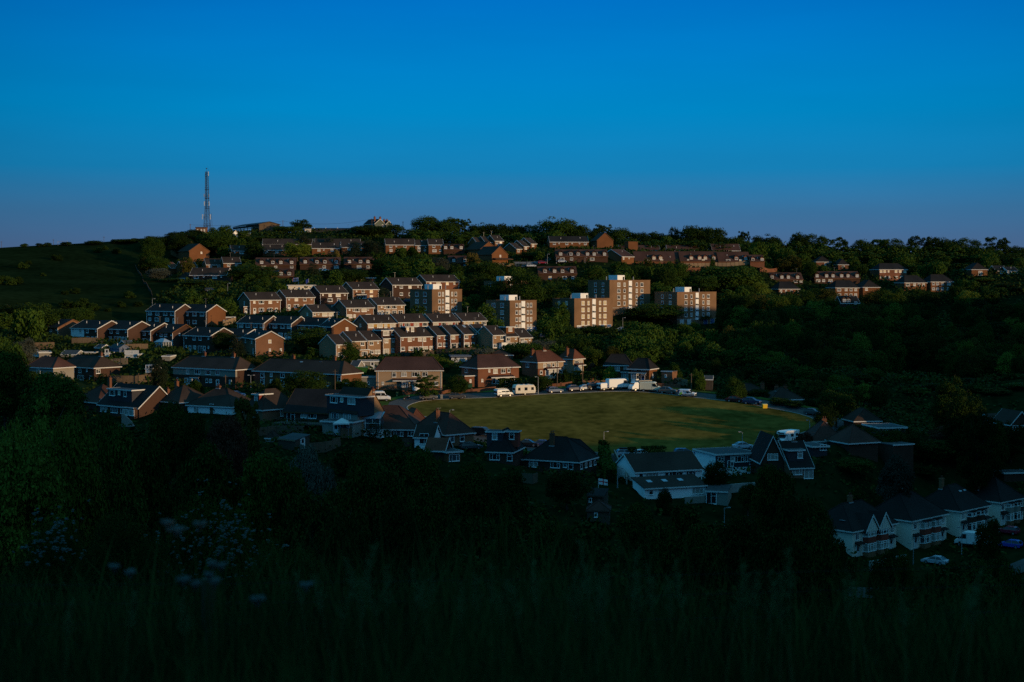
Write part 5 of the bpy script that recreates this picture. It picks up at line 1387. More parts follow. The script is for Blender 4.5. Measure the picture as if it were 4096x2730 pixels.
for i, (x, y, w_, d) in enumerate([(950, 525, 50, 650), (1000, 530, 60, 650), (1060, 530, 60, 648), (1110, 533, 60, 650), (1160, 535, 60, 650), (1205, 535, 60, 646), (1250, 532, 56, 648), (1340, 540, 50, 646),
                                   (1440, 548, 60, 650), (1500, 552, 60, 650), (1550, 548, 60, 652), (1600, 548, 60, 650), (1655, 556, 60, 652), (1700, 560, 60, 655), (1745, 562, 60, 655), (1800, 566, 60, 655),
                                   (1850, 562, 60, 658), (1900, 570, 60, 658), (1945, 575, 60, 660), (1990, 572, 60, 660), (2040, 575, 60, 662), (2090, 578, 60, 662), (2140, 575, 66, 662), (2190, 575, 66, 662), (2240, 580, 66, 660), (2340, 590, 60, 655),
                                   (2150, 600, 60, 640), (2210, 602, 60, 640), (2110, 605, 50, 640), (1880, 556, 60, 672), (1925, 562, 60, 672), (1965, 564, 60, 673), (2010, 562, 60, 674), (2055, 562, 60, 675), (2100, 562, 60, 676), (2145, 560, 60, 677), (2190, 560, 60, 677), (2235, 565, 60, 677), (2280, 572, 60, 677), (2330, 576, 60, 676), (1700, 548, 60, 668), (1770, 552, 60, 668), (1815, 552, 60, 670)]):
    pt = P('Z', x, y, FD(d)); zg = tz(pt.x, pt.y)
    mass_tree(pt.x, pt.y, zg, max(3, pt.z - zg), w_ / .57446 / FPX * pt.y * 1.15, i)
mass_done('woodland', 'leaf_dark', 'dark continuous wood running along just under the skyline trees')
# hill trees between the houses
gh = 'trees among the hillside houses'
for kind, reg, x, y, d, w_, mt, lab in [
    ('round', 'B', 665, 368, 596, 210, 'leaf_light', 'pale green willow-like tree glowing among the brick houses'),
    ('round', 'B', 275, 385, 604, 160, 'leaf_dark', 'dark round tree left of the pale willow'),
    ('wide', 'B', 330, 330, 640, 210, 'leaf_mid', 'spreading tree on the hilltop below the huts'),
    ('cone', 'B', 730, 290, 630, 140, 'needle', 'dark spruce above the pale willow'),
    ('cone', 'B', 1195, 345, 600, 150, 'needle', 'left of two dark pines in front of the brick pair'),
    ('cone', 'B', 1390, 360, 600, 190, 'needle', 'right of two dark pines in front of the brick pair'),
    ('round', 'B', 1325, 355, 604, 110, 'needle', 'dark shaggy evergreen between the two pines'),
    ('bush', 'B', 960, 340, 628, 90, 'leaf_grey', 'pale grey-green bush above the long brown roofs'),
    ('bush', 'B', 1615, 425, 600, 110, 'leaf_mid', 'round bush in front of the orange brick trio, left'),
    ('bush', 'B', 1725, 415, 600, 100, 'leaf_mid', 'round bush in front of the orange brick trio, right'),
    ('bush', 'B', 1030, 460, 596, 60, 'leaf_gold', 'yellowish bush by the brick pair garden'),
    ('round', 'B', 255, 590, 560, 390, 'leaf_mid', 'huge round tree above the sunlit semis, left of the dormer rows'),
    ('round', 'B', 190, 570, 572, 200, 'leaf_mid', 'tree crown rising behind the huge round one'),
    ('cone', 'B', 810, 540, 574, 130, 'needle', 'dark spruce in front of the second dormer terrace'),
    ('wide', 'B', 1050, 625, 560, 260, 'leaf_dark', 'broad dark tree over the flat-roofed garages'),
    ('wide', 'B', 1180, 630, 562, 220, 'leaf_mid', 'wide tree right of the broad dark one over the garages'),
    ('sparse', 'B', 1405, 480, 582, 120, 'leaf_mid', 'thin birch beside the three-window dormer terrace'),
    ('round', 'B', 1510, 510, 576, 240, 'leaf_mid', 'big tree above the bluish shaded semi'),
    ('round', 'B', 1755, 490, 578, 240, 'leaf_mid', 'big tree above the yellow-windowed semi'),
    ('round', 'B', 1960, 515, 574, 180, 'leaf_grey', 'greyish tree left of the golden bush terrace'),
    ('bush', 'B', 2280, 465, 586, 110, 'leaf_gold', 'golden-brown bushy tree beside the gable houses'),
    ('wide', 'B', 2120, 575, 568, 120, 'leaf_dark', 'dark shrub mass below the two-window dormer terrace'),
    ('round', 'A', 1400, 322, 610, 180, 'leaf_mid', 'tall tree at the top corner of the green field'),
    ('round', 'A', 1390, 400, 600, 170, 'leaf_mid', 'second tree down the edge of the green field'),
    ('round', 'A', 1440, 500, 590, 200, 'leaf_mid', 'third tree down the edge of the green field'),
    ('round', 'A', 1460, 620, 570, 190, 'leaf_grey', 'greyish hawthorn lower down the field edge'),
    ('wide', 'A', 1340, 520, 590, 110, 'leaf_olive', 'shrubby tree leaning over the field fence'),
    ('round', 'A', 1720, 515, 580, 110, 'leaf_olive', 'drooping tree before the red-roofed houses'),
    ('round', 'A', 1590, 715, 548, 210, 'leaf_mid', 'round tree below the large shaded brick house, left'),
    ('round', 'A', 1790, 755, 540, 230, 'leaf_mid', 'round tree below the large shaded brick house, right'),
    ('bush', 'A', 2010, 820, 528, 120, 'leaf_light', 'lighter bush by the little white shelter'),
    ('round', 'A', 2320, 330, 612, 100, 'leaf_dark', 'dark tree beside the single bright-windowed house'),
    ('round', 'A', 1660, 300, 625, 200, 'leaf_dark', 'dark tree left above the orange gable houses'),
    ('round', 'A', 1985, 290, 628, 240, 'leaf_mid', 'dark tree right above the orange gable houses'),
    ('cone', 'F2', 1690, 60, 505, 200, 'needle', 'big dark spruce in front of the upper semis'),
    ('round', 'F2', 1010, 465, 425, 350, 'leaf_dark', 'large round dark tree between the shaded and sunlit terraces'),
    ('cone', 'F2', 340, 505, 410, 150, 'needle', 'garden spruce before the big pale gable'),
    ('round', 'F2', 215, 510, 425, 190, 'leaf_dark', 'leafy tree left of the garden spruce'),
    ('tall', 'F2', 570, 598, 418, 60, 'needle', 'slim dark cypress against the big pale gable'),
    ('round', 'F2', 1385, 600, 398, 150, 'leaf_mid', 'young tree in front of the leftmost sunlit terrace'),
    ('bush', 'F2', 1990, 690, 400, 110, 'leaf_mid', 'small garden tree below the flat-dormer pair'),
    ('bush', 'F3', 760, 660, 402, 200, 'leaf_grey', 'pale shrub below the buff terrace houses'),
    ('bush', 'F3', 335, 728, 385, 220, 'leaf_light', 'domed light-green bush behind the beige semi'),
    ('wide', 'F3', 1130, 610, 408, 310, 'leaf_mid', 'broad leafy tree below the right end of the lit terrace'),
    ('round', 'F3', 1315, 578, 412, 210, 'leaf_grey', 'silvery blossoming tree at the right end of the lit terrace'),
    ('tall', 'C', 960, 710, 545, 280, 'leaf_mid', 'tall poplar-like tree between second block and central flats'),
    ('tall', 'C', 905, 740, 552, 160, 'leaf_dark', 'dark column of foliage behind the tall poplar'),
    ('round', 'C', 700, 640, 530, 300, 'leaf_mid', 'big tree hiding the almost hidden block of flats'),
    ('round', 'C', 310, 530, 560, 290, 'leaf_dark', 'very tall dark tree right of the left flats, upper crown'),
    ('tall', 'C', 250, 660, 552, 240, 'leaf_dark', 'tall dark tree hugging the left flats'),
    ('round', 'C', 390, 730, 530, 190, 'leaf_dark', 'dark tree between left flats and hidden flats'),
    ('round', 'C', 545, 690, 526, 230, 'leaf_dark', 'dark tree in front of the almost hidden flats'),
    ('bush', 'C', 215, 475, 588, 90, 'leaf_gold', 'rusty golden shrub by the veranda house'),
    ('round', 'C', 1340, 595, 565, 220, 'leaf_mid', 'spreading tree right of the gold-windowed dormers'),
    ('round', 'C', 1195, 700, 560, 130, 'leaf_mid', 'pale trunked tree above the central flats'),
    ('round', 'C', 1130, 740, 556, 140, 'leaf_dark', 'dark tree behind the lower central flats'),
    ('round', 'C', 740, 465, 600, 160, 'leaf_mid', 'round tree below the three stepped lane houses'),
    ('wide', 'C', 1560, 560, 585, 130, 'leaf_mid', 'tree below the half-hipped corner house'),
    ('wide', 'C', 1710, 590, 575, 220, 'leaf_dark', 'broad dark tree in front of the board fence, left'),
    ('round', 'C', 1820, 520, 590, 70, 'leaf_olive', 'thin olive tree before the small gold dormers'),
    ('round', 'C', 2080, 530, 580, 180, 'leaf_mid', 'tall tree rising above the board fence'),
    ('wide', 'C', 1960, 600, 572, 180, 'leaf_dark', 'dark tree left of the tall one at the board fence'),
    ('bush', 'D', 345, 525, 590, 70, 'leaf_mid', 'round bush against the gold dormers'),
    ('wide', 'D', 500, 600, 586, 500, 'leaf_mid', 'long bushy hedge-tree below the board fence'),
    ('round', 'D', 250, 665, 578, 240, 'leaf_mid', 'tree left of the short gold-lit terrace'),
    ('round', 'D', 1080, 500, 620, 140, 'leaf_olive', 'olive tree in the middle of the right slope'),
    ('round', 'D', 1250, 545, 612, 90, 'leaf_mid', 'dark upright tree left of the hipped brick pair'),
    ('round', 'D', 1000, 525, 618, 120, 'leaf_olive', 'olive tree left of its twin on the right slope'),
    ('bush', 'D', 1355, 590, 620, 90, 'leaf_mid', 'bush before the left hipped brick house'),
    ('wide', 'D', 1700, 590, 626, 120, 'leaf_mid', 'bush cluster left of the six-window block'),
    ('round', 'C', 1455, 1005, 545, 190, 'leaf_mid', 'leafy tree in front of the lower central flats'),
    ('round', 'C', 1880, 940, 540, 440, 'leaf_mid', 'huge round tree between the tall flats and right flats'),
    ('round', 'D', 200, 1045, 548, 230, 'leaf_mid', 'tree crossing the foot of the right flats'),
    ('wide', 'C', 1330, 1150, 520, 250, 'leaf_dark', 'dark tree below the lower central flats'),
    ('wide', 'C', 1050, 1160, 505, 240, 'leaf_dark', 'low dark thicket tree left below the central flats'),
]:
    tree(kind, reg, x, y, d, w_, mt, lab, gh, low=.06 if kind in ('bush', 'cone', 'tall') else .12, trunk=kind != 'bush',
         name={'cone': 'conifer_tree', 'bush': 'shrub'}.get(kind, 'tree'), cat={'cone': 'conifer', 'bush': 'shrub'}.get(kind, 'tree'))
# wooded slope on the right: crowns in ranks
gr = 'trees of the wooded right slope'
SLOPE = [(30, 1180, 565, 'D'), (450, 760, 585, 'D'), (560, 740, 583, 'D'), (650, 770, 578, 'D'), (740, 740, 582, 'D'), (430, 840, 570, 'D'), (540, 860, 562, 'D'), (650, 860, 558, 'D'), (760, 850, 560, 'D'), (870, 830, 562, 'D'),
         (960, 870, 556, 'D'), (1070, 850, 560, 'D'), (1180, 810, 566, 'D'), (1300, 780, 572, 'D'), (1400, 800, 568, 'D'), (1420, 880, 552, 'D'), (1300, 900, 545, 'D'), (1180, 930, 535, 'D'), (1060, 950, 530, 'D'), (940, 960, 525, 'D'), (860, 985, 512, 'D'),
         (720, 960, 528, 'D'), (600, 960, 530, 'D'), (480, 960, 532, 'D'), (1560, 960, 548, 'D'), (1680, 930, 556, 'D'), (1800, 830, 572, 'D'), (1900, 800, 576, 'D'), (2000, 830, 570, 'D'), (2120, 820, 572, 'D'), (2230, 800, 575, 'D'), (2340, 830, 570, 'D'),
         (1780, 930, 545, 'D'), (1900, 920, 548, 'D'), (2020, 930, 545, 'D'), (2150, 930, 545, 'D'), (2290, 920, 548, 'D'), (1500, 1080, 505, 'D'), (1640, 1050, 512, 'D'), (1780, 1060, 508, 'D'), (1930, 1050, 510, 'D'), (2080, 1060, 508, 'D'), (2230, 1040, 512, 'D'), (2340, 1060, 505, 'D'),
         (1360, 1050, 500, 'D'), (1220, 1060, 492, 'D'), (1080, 1080, 485, 'D'), (930, 1100, 478, 'D'), (780, 1090, 488, 'D'), (640, 1130, 480, 'D'), (500, 1140, 482, 'D'), (560, 1230, 455, 'D'), (720, 1220, 455, 'D'), (880, 1210, 455, 'D'), (1040, 1200, 455, 'D'), (1200, 1190, 458, 'D'), (1370, 1180, 462, 'D'),
         (1540, 1190, 462, 'D'), (1700, 1190, 465, 'D'), (1860, 1180, 468, 'D'), (2010, 1190, 466, 'D'), (2180, 1180, 468, 'D'), (2330, 1190, 465, 'D'),
         (1120, 760, 590, 'E'), (1230, 800, 580, 'E'), (1340, 860, 565, 'E'), (1450, 800, 585, 'E'), (1560, 780, 590, 'E'), (1680, 760, 595, 'E'), (1780, 790, 590, 'E'), (1400, 720, 605, 'E'), (1160, 900, 560, 'E'), (1290, 960, 545, 'E'), (1480, 920, 555, 'E'), (1620, 920, 555, 'E'), (1760, 930, 555, 'E'),
         (1700, 1080, 520, 'E'), (1560, 1100, 515, 'E'), (1780, 1180, 490, 'E'), (1400, 1120, 505, 'E'), (1640, 1250, 470, 'E'), (1500, 1300, 455, 'E'), (1780, 1350, 440, 'E'),
         (620, 330, 435, 'F4'), (760, 330, 440, 'F4'), (900, 360, 428, 'F4'), (1060, 330, 440, 'F4'), (1220, 300, 450, 'F4'), (1380, 340, 430, 'F4'), (1540, 330, 435, 'F4'), (1700, 320, 440, 'F4'), (1860, 300, 448, 'F4'), (2020, 320, 440, 'F4'), (2180, 290, 450, 'F4'), (2320, 330, 440, 'F4'),
         (700, 440, 402, 'F4'), (1180, 460, 395, 'F4'), (1360, 500, 380, 'F4'), (1500, 470, 392, 'F4'), (1660, 480, 388, 'F4'), (1980, 560, 372, 'F4'), (2120, 520, 385, 'F4'), (2280, 500, 390, 'F4'), (1840, 540, 376, 'F4'), (1720, 600, 358, 'F4'), (2050, 650, 350, 'F4'), (2200, 640, 352, 'F4'), (2330, 660, 350, 'F4'),
         (1350, 1180, 495, 'E'), (1250, 1150, 500, 'E'), (1300, 1280, 458, 'E'), (1420, 1220, 478, 'E'), (1200, 1300, 455, 'E'), (1120, 1200, 480, 'E'), (1050, 1130, 490, 'E'), (1350, 1390, 432, 'E'), (1250, 1430, 425, 'E'), (1500, 1420, 430, 'E'), (1650, 1440, 425, 'E'), (1780, 1480, 415, 'E'), (1130, 1390, 432, 'E'), (1050, 1300, 455, 'E'), (950, 1260, 462, 'E'), (1680, 1340, 448, 'E'),
         (1350, -60, 380, 'F7'), (1500, -110, 388, 'F7'), (1700, -60, 380, 'F7'), (1900, -80, 384, 'F7'), (2100, -40, 378, 'F7'), (2300, -60, 382, 'F7'), (1250, -150, 402, 'F7'), (1450, -200, 415, 'F7'), (1650, -180, 410, 'F7'), (1850, -170, 408, 'F7'), (2050, -180, 410, 'F7'), (2250, -170, 408, 'F7')]
for i, (x, y, d, reg) in enumerate(SLOPE):
    k = ('round', 'wide', 'round', 'tall')[(i * 7) % 4]
    tree(k, reg, x, y, d, (210, 250, 190, 170)[(i * 5) % 4], ('leaf_mid', 'leaf_dark', 'leaf_light', 'leaf_mid', 'leaf_olive', 'leaf_dark')[(i * 11) % 6],
         'leafy crown massed with others on the dark wooded slope right of the flats', gr, low=.05)
# bank behind the green and the gardens
gb = 'shrubs and trees round the green'
for kind, reg, x, y, d, w_, mt, lab in [
    ('bush', 'F3', 1480, 590, 415, 260, 'leaf_dark', 'dark thicket on the bank right of the silvery tree'),
    ('bush', 'F3', 1640, 560, 425, 260, 'leaf_mid', 'thicket on the bank below the central flats'),
    ('bush', 'F3', 1780, 640, 400, 230, 'leaf_light', 'pale green scrub on the bank above the hipped pair'),
    ('bush', 'F3', 1960, 660, 402, 230, 'leaf_olive', 'olive scrub on the bank behind the hipped pair'),
    ('bush', 'F3', 2140, 690, 396, 260, 'leaf_mid', 'scrub behind the right unit of the hipped pair'),
    ('bush', 'F3', 1850, 830, 376, 170, 'leaf_mid', 'round bush left of the hipped pair'),
    ('bush', 'F3', 1925, 825, 374, 120, 'leaf_light', 'light clipped bush touching the hipped pair'),
    ('bush', 'F3', 1755, 810, 380, 120, 'leaf_copper', 'purple-leaved shrub on the bank'),
    ('round', 'F3', 530, 905, 352, 165, 'leaf_mid', 'rounded garden tree between beige semi and red semi'),
    ('sparse', 'F3', 240, 920, 350, 190, 'leaf_mid', 'slender leaning tree in front of the beige semi'),
    ('bush', 'F3', 1290, 905, 362, 180, 'leaf_dark', 'dark hedge bush left of the glazed-bay semi'),
    ('tall', 'F3', 1522, 840, 372, 50, 'leaf_dark', 'narrow dark shrub between two sunlit semis'),
    ('round', 'F2', 960, 860, 340, 330, 'leaf_mid', 'wide leafy tree in front of the long red block'),
    ('bush', 'F2', 1455, 955, 346, 190, 'leaf_dark', 'dense dark bush left of the white high-roof van'),
    ('bush', 'F2', 1310, 930, 352, 150, 'leaf_dark', 'dark bush at the right end of the red block'),
    ('bush', 'F2', 690, 950, 352, 140, 'leaf_dark', 'dark shrubs before the left half of the red block'),
    ('bush', 'F2', 520, 760, 372, 150, 'leaf_olive', 'olive bush at the left end of the red block'),
    ('tall', 'F1', 1450, 490, 352, 160, 'needle', 'tall dark cypress left of the grey-banded semi'),
    ('bush', 'F1', 1800, 720, 352, 130, 'leaf_mid', 'bush before the grey-banded semi porch'),
    ('round', 'F1', 2270, 520, 385, 110, 'leaf_olive', 'thin olive tree at the corner of the grey-banded semi'),
    ('column', 'F5', 1155, 395, 279, 175, 'needle', 'pointed dark cypress beside the white conservatory'),
    ('column', 'F4', 1398, 1065, 282, 88, 'needle', 'pointed cypress beside the camper van'),
    ('round', 'F4', 1330, 1095, 286, 90, 'leaf_dark', 'small dark tree left of the pointed cypress'),
    ('round', 'F4', 1940, 690, 322, 300, 'leaf_mid', 'big dark tree at the bend of the ring road'),
    ('round', 'F4', 1850, 830, 314, 180, 'leaf_dark', 'lower crown at the bend of the ring road'),
    ('bush', 'F4', 1220, 735, 356, 180, 'leaf_dark', 'bush in front of the tall-chimney bungalow'),
    ('bush', 'F4', 1650, 1078, 284, 150, 'leaf_copper', 'reddish hedge right of the camper van'),
    ('round', 'F4', 2080, 1010, 290, 220, 'leaf_dark', 'dark shrubbery above the skylight bungalow'),
    ('round', 'F4', 2230, 1040, 286, 180, 'leaf_dark', 'dark shrubbery right of the skylight bungalow'),
    ('round', 'F4', 830, 405, 385, 90, 'leaf_mid', 'young upright tree on the bank above the lane'),
    ('bush', 'F4', 670, 500, 362, 120, 'leaf_mid', 'bush by the allotment sheds'),
    ('bush', 'F4', 420, 465, 372, 170, 'leaf_mid', 'bush on the bank right of the hipped pair'),
    ('bush', 'F4', 1010, 585, 352, 170, 'leaf_mid', 'scrub above the roadside bungalows'),
    ('column', 'F7', 85, 150, 268, 85, 'needle', 'dark clipped conifer left of the white camper front'),
]:
    tree(kind, reg, x, y, d, w_, mt, lab, gb, low=.04 if kind in ('bush', 'column', 'tall') else .16, trunk=kind != 'bush',
         name={'cone': 'conifer_tree', 'column': 'conifer_tree', 'bush': 'shrub'}.get(kind, 'tree'), cat={'bush': 'shrub', 'column': 'conifer'}.get(kind, 'tree'))
# nearer trees: left corner, valley floor, right corner
gn = 'trees on the near slope'
for kind, reg, x, y, d, w_, mt, lab, *fb in [
    ('round', 'F1', 40, 340, 300, 400, 'leaf_mid', 'large tree at the left frame edge above the gardens'),
    ('round', 'F1', 220, 330, 385, 200, 'leaf_grey', 'greyish tree left of the pale-gabled brick house'),
    ('round', 'F1', 330, 0, 460, 330, 'leaf_dark', 'dark tree behind the farthest shaded semi'),
    ('round', 'F1', 110, 20, 470, 300, 'leaf_dark', 'dark tree at the left frame edge under the field'),
    ('wide', 'F1', 620, 70, 470, 240, 'leaf_dark', 'tree above the pale-clad semi'),
    ('wide', 'F1', 740, 60, 478, 200, 'leaf_mid', 'second tree above the pale-clad semi'),
    ('round', 'F1', 480, 630, 262, 480, 'leaf_mid', 'wide rounded tree left of the steep-gabled chalet'),
    ('round', 'F1', 130, 640, 300, 330, 'leaf_dark', 'dark tree under the one at the left frame edge'),
    ('round', 'F1', 1560, 890, 236, 340, 'leaf_dark', 'dark tree in front of the chalet ground floor'),
    ('round', 'F1', 900, 960, 200, 330, 'leaf_dark', 'tree left of the white garden stair'),
    ('round', 'F1', 1780, 990, 228, 280, 'leaf_dark', 'tree below the white-walled bungalow'),
    ('round', 'F1', 2080, 1000, 225, 300, 'leaf_copper', 'brownish tree right below the white-walled bungalow'),
    ('column', 'F1', 2200, 965, 232, 130, 'leaf_gold', 'yellow-green conifer below the orange-hipped house'),
    ('sparse', 'F2', 430, 1140, 246, 200, 'leaf_olive', 'twiggy brown tree before the orange-hipped house'),
    ('round', 'F8', 110, 40, 74, 460, 'leaf_light', 'sycamore with bright leaf sprays at the left edge, lowest crown', 2),
    ('tall', 'F1', 330, 790, 92, 480, 'leaf_light', 'tall sycamore with pale leaf tufts at the top, nearest on left'),
    ('round', 'F1', 640, 960, 88, 520, 'leaf_light', 'sycamore crown right of the tallest tufts'),
    ('round', 'F1', 60, 1010, 80, 360, 'leaf_light', 'sycamore crown cut by the left frame edge'),
    ('round', 'F1', 990, 1060, 96, 520, 'leaf_mid', 'sycamore crown below the white garden stair'),
    ('round', 'F1', 1330, 1150, 104, 420, 'leaf_mid', 'leafy crown right of the sycamores, catching faint light'),
    ('round', 'F1', 1900, 1230, 120, 560, 'leaf_mid', 'broad leafy crown below the yellow-green conifer'),
    ('round', 'F5', 180, 600, 118, 520, 'leaf_mid', 'broad crown under the playhouse lawn'),
    ('round', 'F5', 330, 740, 112, 420, 'leaf_mid', 'crown left of the pale grey bushes'),
    ('bush', 'F5', 500, 655, 215, 320, 'leaf_grey', 'pale bush beside the slanting garden fence'),
    ('bush', 'F5', 640, 760, 190, 340, 'leaf_grey', 'dim bush below the slanting garden fence'),
    ('round', 'F5', 1060, 640, 236, 260, 'leaf_dark', 'bush below the pointed cypress and conservatory'),
    ('round', 'F5', 1320, 540, 262, 190, 'leaf_dark', 'shrub against the hip-roofed bungalow garden'),
    ('wide', 'F5', 1580, 680, 232, 340, 'leaf_mid', 'leafy mound in front of the flat-roofed annexe'),
    ('wide', 'F5', 1120, 780, 205, 480, 'leaf_dark', 'dark mound of foliage below the cypress'),
    ('round', 'F5', 850, 930, 130, 420, 'leaf_dark', 'dark crown in the valley left of the path'),
    ('round', 'F5', 560, 1010, 96, 520, 'leaf_dark', 'dark crown in the near left valley'),
    ('round', 'F5', 880, 1130, 88, 420, 'leaf_dark', 'dark crown right of the near left valley one'),
    ('round', 'F5', 1330, 1070, 150, 360, 'leaf_dark', 'dark crown right of the valley path'),
    ('round', 'F5', 1640, 960, 170, 420, 'leaf_dark', 'dark crown in the middle of the valley'),
    ('round', 'F5', 2030, 760, 205, 360, 'leaf_dark', 'dark tree under the dark brick dormer house'),
    ('round', 'F6', 60, 480, 215, 330, 'leaf_dark', 'dark tree left below the broad hipped house'),
    ('round', 'F6', 620, 500, 232, 340, 'leaf_dark', 'dark tree in front of the broad hipped house'),
    ('bush', 'F6', 50, 870, 150, 200, 'leaf_mid', 'round bush at the valley middle, faintly lit'),
    ('round', 'F6', 450, 930, 150, 420, 'leaf_dark', 'dark sparse tree in the near gardens, left'),
    ('round', 'F6', 650, 960, 140, 300, 'leaf_dark', 'dark sparse tree in the near gardens, right'),
    ('round', 'F6', 1500, 960, 160, 420, 'leaf_dark', 'dark tree below the white chalet, left'),
    ('round', 'F6', 1850, 980, 165, 360, 'leaf_dark', 'dark tree below the white chalet, right'),
    ('round', 'F6', 1260, 800, 205, 300, 'leaf_dark', 'dark shrubbery under the white chalet left corner'),
    ('bush', 'F6', 1510, 700, 240, 130, 'leaf_dark', 'bush breaking the white lower wall of the chalet'),
    ('round', 'F6', 1990, 430, 254, 200, 'leaf_dark', 'tree between the white chalet and the flat-roofed house'),
    ('round', 'F6', 2280, 620, 246, 150, 'leaf_dark', 'shrub before the white lower storey of the flat-roofed house'),
    ('round', 'F6', 2200, 900, 190, 420, 'leaf_dark', 'dark tree at the right valley behind lamp'),
    ('round', 'F7', 60, 420, 232, 330, 'leaf_mid', 'bushy tree hiding the white-edged front gable house'),
    ('round', 'F7', 720, 270, 282, 300, 'leaf_mid', 'round tree above the dark mound, right of dark extension'),
    ('round', 'F7', 790, 410, 270, 300, 'leaf_mid', 'big round-headed dark green tree above the cream semis'),
    ('round', 'F7', 1180, 360, 262, 260, 'leaf_grey', 'pale-leaved tree right of the round-headed one'),
    ('tall', 'F7', 1045, 300, 282, 70, 'needle', 'small dark cypress before the skylight bungalow extension'),
    ('round', 'F7', 1500, 240, 292, 380, 'leaf_dark', 'vast dark tree mass right of the bungalows, left part'),
    ('round', 'F7', 1800, 200, 300, 380, 'leaf_dark', 'vast dark tree mass right of the bungalows, right part'),
    ('round', 'F7', 1640, 110, 300, 260, 'leaf_copper', 'brown-tinted tree rising behind the vast dark mass'),
    ('round', 'F7', 2120, 190, 300, 260, 'leaf_dark', 'dark tree below the far right gabled house'),
    ('round', 'F7', 1440, 560, 284, 240, 'leaf_dark', 'dark tree above the tall blank side wall'),
    ('round', 'F7', 250, 650, 195, 360, 'leaf_dark', 'dark tree left of the twin-gable semi, upper'),
    ('round', 'F7', 430, 740, 200, 300, 'leaf_dark', 'dark tree filling the slope left of the twin gables'),
    ('round', 'F7', 420, 900, 150, 420, 'leaf_dark', 'dark tree lower left of the twin-gable semi'),
    ('round', 'F7', 640, 1110, 180, 190, 'leaf_dark', 'dark tree overlapping the blank wall of the twin-gable semi'),
    ('round', 'F7', 2030, 930, 240, 200, 'leaf_dark', 'round street tree in front of the skylight semi'),
    ('bush', 'F7', 1080, 1250, 214, 260, 'leaf_dark', 'hedge bush below the twin-gable bays'),
    ('bush', 'F7', 1240, 1270, 214, 150, 'leaf_mid', 'lighter bush at the corner of the second semi'),
    ('round', 'F7', 130, 1000, 120, 480, 'leaf_dark', 'near dark tree at the lower right middle, left one'),
    ('round', 'F7', 2260, 1310, 120, 300, 'leaf_dark', 'near bush at the right frame edge'),
    ('bush', 'F8', 330, 520, 26, 420, 'leaf_mid', 'elder bush with white flower heads on the near slope, left', 3),
    ('bush', 'F8', 1290, 430, 30, 620, 'leaf_mid', 'bramble bush with white blossom on the near slope, right', 3),
    ('bush', 'F8', 1750, 720, 27, 520, 'leaf_dark', 'low bramble spreading right of the blossoming one', 3),
    ('bush', 'F8', 770, 640, 24, 520, 'leaf_dark', 'dark bramble between the two flowering bushes', 3),
]:
    bush = kind == 'bush'
    tree(kind, reg, x, y, d, w_, mt, lab, gn, low=.03 if kind in ('bush', 'column') else .1, trunk=not bush, fine=fb[0] if fb else None,
         name={'column': 'conifer_tree', 'bush': 'shrub'}.get(kind, 'tree'), cat={'bush': 'shrub', 'column': 'conifer'}.get(kind, 'tree'))

for reg, x, y, d, w_, lab in (('F7', 1110, 130, 284, 260, 'dark tree before the flat white-edged house, left'), ('F7', 1260, 120, 288, 260, 'dark tree before the flat white-edged house, right'), ('F1', 330, 640, 330, 270, 'dark tree before the low red cottage roof'), ('F4', 1420, 815, 345, 170, 'dark shrub before the skylight bungalow, left'), ('F4', 1555, 828, 342, 150, 'dark shrub before the skylight bungalow, right'), ('F4', 1745, 790, 345, 180, 'dark bushy tree hiding the right end of the skylight bungalow'),
                              ('F4', 1060, 778, 355, 130, 'dark shrub before the tall-chimney bungalow'), ('F7', 1130, 170, 290, 190, 'dark shrub hiding the flat white-edged house'), ('F7', 2080, 40, 293, 210, 'added tall shade-casting tree at the right edge below the gabled house'), ('F7', 950, 20, 326, 240, 'dark tree over the lane at the right of the green')):  # the tall tree at the right edge is added to shade the hipped house
    tree('round', reg, x, y, d, w_, 'leaf_dark', lab, gb, low=.03)

# garden and bank trees that fill the gaps, never in front of a measured house front
gx_ = 'filler trees between the hillside houses'
rf_ = random.Random(11)
made = 0
for _ in range(9000):
    if made >= 190: break
    Y = math.sqrt(rf_.uniform(395 ** 2, 735 ** 2)); X = Y * rf_.uniform(-.36, .36)
    u_ = X / Y
    if u_ < -.235 and Y > 470 or (u_ > .2 and Y < 640): continue
    zg = tz(X, Y); h = rf_.uniform(5, 10.5); w_ = h * rf_.uniform(.75, 1.1)
    px = CX + FPX * u_; yb_ = 1130 - zg / Y * FPX; yt_ = 1130 - (zg + h) / Y * FPX; wp = w_ / Y * FPX
    if yt_ < 900 or any((x - X) ** 2 + (y - Y) ** 2 < (.4 * (w_ + ww)) ** 2 for x, y, ww in TREES): continue
    bad = False
    for fx, fy, th, W, D in FOOT:
        dx, dy = X - fx, Y - fy
        lx = dx * math.cos(th) + dy * math.sin(th); ly = -dx * math.sin(th) + dy * math.cos(th)
        if -w_ * .45 < lx < W + w_ * .45 and -w_ * .45 < ly < D + w_ * .45: bad = True; break
    if not bad:
        for xl, xr, ye, yb, d_, rr in FRONTS:
            if d_ > Y - 4 and min(xr, px + wp / 2) - max(xl, px - wp / 2) > 0 and yt_ < yb - .15 * (yb - ye) and yb_ > ye - rr: bad = True; break
    if not bad and float(inside_dist(np.array([[X, Y]]))[0]) < 12: bad = True
    if bad: continue
    made += 1
    mass_tree(X, Y, zg + h * .04, h * .96, w_, made)
mass_done('garden_trees', 'leaf_mid', 'leafy garden trees filling the gaps between the hillside houses')

